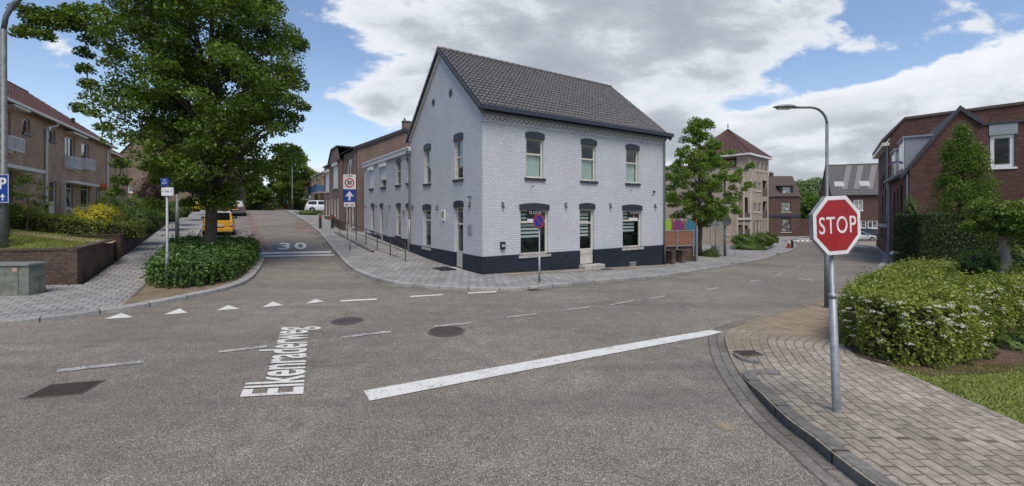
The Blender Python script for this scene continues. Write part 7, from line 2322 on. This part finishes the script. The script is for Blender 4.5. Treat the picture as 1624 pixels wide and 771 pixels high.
car('black car parked behind the silver one before the tiled-roof house', sx4, sy4, -1.72, .0, 4.4, 1.76, 1.5, DRK, HATCH, .60, tail='wide', group=None)


# ------------------------------------------------------------------ person walking, blue hooded coat
def skin_mesh(name, verts, edges, mat, parent, sub=2):
    me = bpy.data.meshes.new(name); me.from_pydata([v[0] for v in verts], edges, []); me.update()
    o = bpy.data.objects.new(name, me); COL.objects.link(o)
    o.modifiers.new('s', 'SKIN')
    for i, v in enumerate(verts):
        sv = me.skin_vertices[0].data[i]; sv.radius = (v[1], v[2] if len(v) > 2 else v[1]); sv.use_root = (i == 0)
    md = o.modifiers.new('d', 'SUBSURF'); md.levels = sub; md.render_levels = sub
    dg = bpy.context.evaluated_depsgraph_get(); dg.update()
    m2 = bpy.data.meshes.new_from_object(o.evaluated_get(dg)); bpy.data.objects.remove(o)
    m2.materials.clear(); m2.materials.append(mat); m2.shade_smooth()
    r = bpy.data.objects.new(name, m2); COL.objects.link(r); r.parent = parent
    return r


SKINM = plain('skin', (.45, .28, .20), .6); COAT = plain('blue_coat', (.03, .07, .42), .7); TROU = plain('dark_trousers', (.02, .022, .03), .8); HAIR = plain('hair', (.10, .06, .04), .8); REDBAG = plain('red_bag', (.40, .03, .04), .6)
Y = 66.0; X = (452 - U0) / F * Y
p = empty('person', (X, Y, hgt(X, Y) + .09), R_(200)); tag(p, 'person in a blue hooded coat walking with a red bag up the side street', 'person')
B = [((0, 0, .92), .15, .12), ((.01, 0, 1.15), .14, .11), ((.03, 0, 1.38), .17, .11), ((.05, 0, 1.50), .06), ((.06, 0, 1.58), .075, .075), ((.07, 0, 1.68), .095, .085), ((.065, 0, 1.76), .06),
     ((.03, .19, 1.40), .055), ((-.02, .24, 1.14), .045), ((.08, .26, .92), .035), ((.12, .26, .84), .03),
     ((.03, -.19, 1.40), .055), ((.08, -.24, 1.14), .045), ((.16, -.24, .94), .035), ((.19, -.24, .87), .03),
     ((0, .09, .86), .09), ((.12, .10, .48), .065), ((.10, .10, .09), .042), ((.22, .10, .04), .04),
     ((0, -.09, .86), .09), ((-.06, -.10, .48), .065), ((-.22, -.10, .12), .042), ((-.12, -.10, .04), .04)]
E_ = [(0, 1), (1, 2), (2, 3), (3, 4), (4, 5), (5, 6), (2, 7), (7, 8), (8, 9), (9, 10), (2, 11), (11, 12), (12, 13), (13, 14), (0, 15), (15, 16), (16, 17), (17, 18), (0, 19), (19, 20), (20, 21), (21, 22)]
skin_mesh('body', B, E_, SKINM, p)
CT = [((0, 0, .86), .19, .16), ((.0, 0, 1.02), .175, .145), ((.01, 0, 1.2), .165, .14), ((.03, 0, 1.40), .19, .135), ((.045, 0, 1.50), .09), ((.03, .2, 1.41), .075), ((-.02, .25, 1.14), .065), ((.08, .27, .94), .05), ((.03, -.2, 1.41), .075), ((.08, -.25, 1.14), .065), ((.16, -.25, .96), .05), ((.02, 0, 1.62), .115, .11), ((.03, 0, 1.73), .105, .1)]
skin_mesh('coat', CT, [(0, 1), (1, 2), (2, 3), (3, 4), (3, 5), (5, 6), (6, 7), (3, 8), (8, 9), (9, 10), (4, 11), (11, 12)], COAT, p)
skin_mesh('trousers', [((0, 0, .88), .15, .13), ((0, .09, .80), .10), ((.12, .10, .48), .08), ((.10, .10, .12), .06), ((0, -.09, .80), .10), ((-.06, -.10, .48), .08), ((-.21, -.10, .15), .06)], [(0, 1), (1, 2), (2, 3), (0, 4), (4, 5), (5, 6)], TROU, p)
for (fx, fy) in ((.17, .10), (-.15, -.10)):
    o = MB().box(fx - .13, fy - .045, .0, fx + .13, fy + .045, .09).build('shoe', BUMP, p); bevel(o, .025, 2)
bg_ = empty('shopping_bag', (X + .28, Y - .12, hgt(X, Y) + .55)); tag(bg_, 'red bag carried by the person in the blue coat', 'bag')
o = MB().hexa([(-.13, -.06, 0), (.13, -.06, 0), (.13, .06, 0), (-.13, .06, 0), (-.16, -.05, .30), (.16, -.05, .30), (.16, .05, .30), (-.16, .05, .30)]).build('bag_body', REDBAG, bg_); bevel(o, .02)
MB().tube([(-.08, 0, .3), (-.05, 0, .42), (.05, 0, .42), (.08, 0, .3)], .01, 6).build('handle', REDBAG, bg_)

# waste bins beside the far lamp
for (u, lab, mt_) in ((411.5, 'blue-grey waste bin by the distant small lamp', plain('bin_blue', (.06, .08, .16), .5)), (404, 'dark waste bin left of the distant small lamp', BIN)):
    Y = 73.5; X = (u - U0) / F * Y
    t = empty('waste_bin', (X, Y, hgt(X, Y) + .02)); tag(t, lab, 'waste bin', 'bins by the distant lamp')
    MB().hexa([(-.24, -.28, .05), (.24, -.28, .05), (.24, .28, .05), (-.24, .28, .05), (-.29, -.34, 1.0), (.29, -.34, 1.0), (.29, .34, 1.0), (-.29, .34, 1.0)]).build('body', mt_, t)
    MB().box(-.31, -.37, 1.0, .31, .37, 1.07).build('lid', mt_, t)
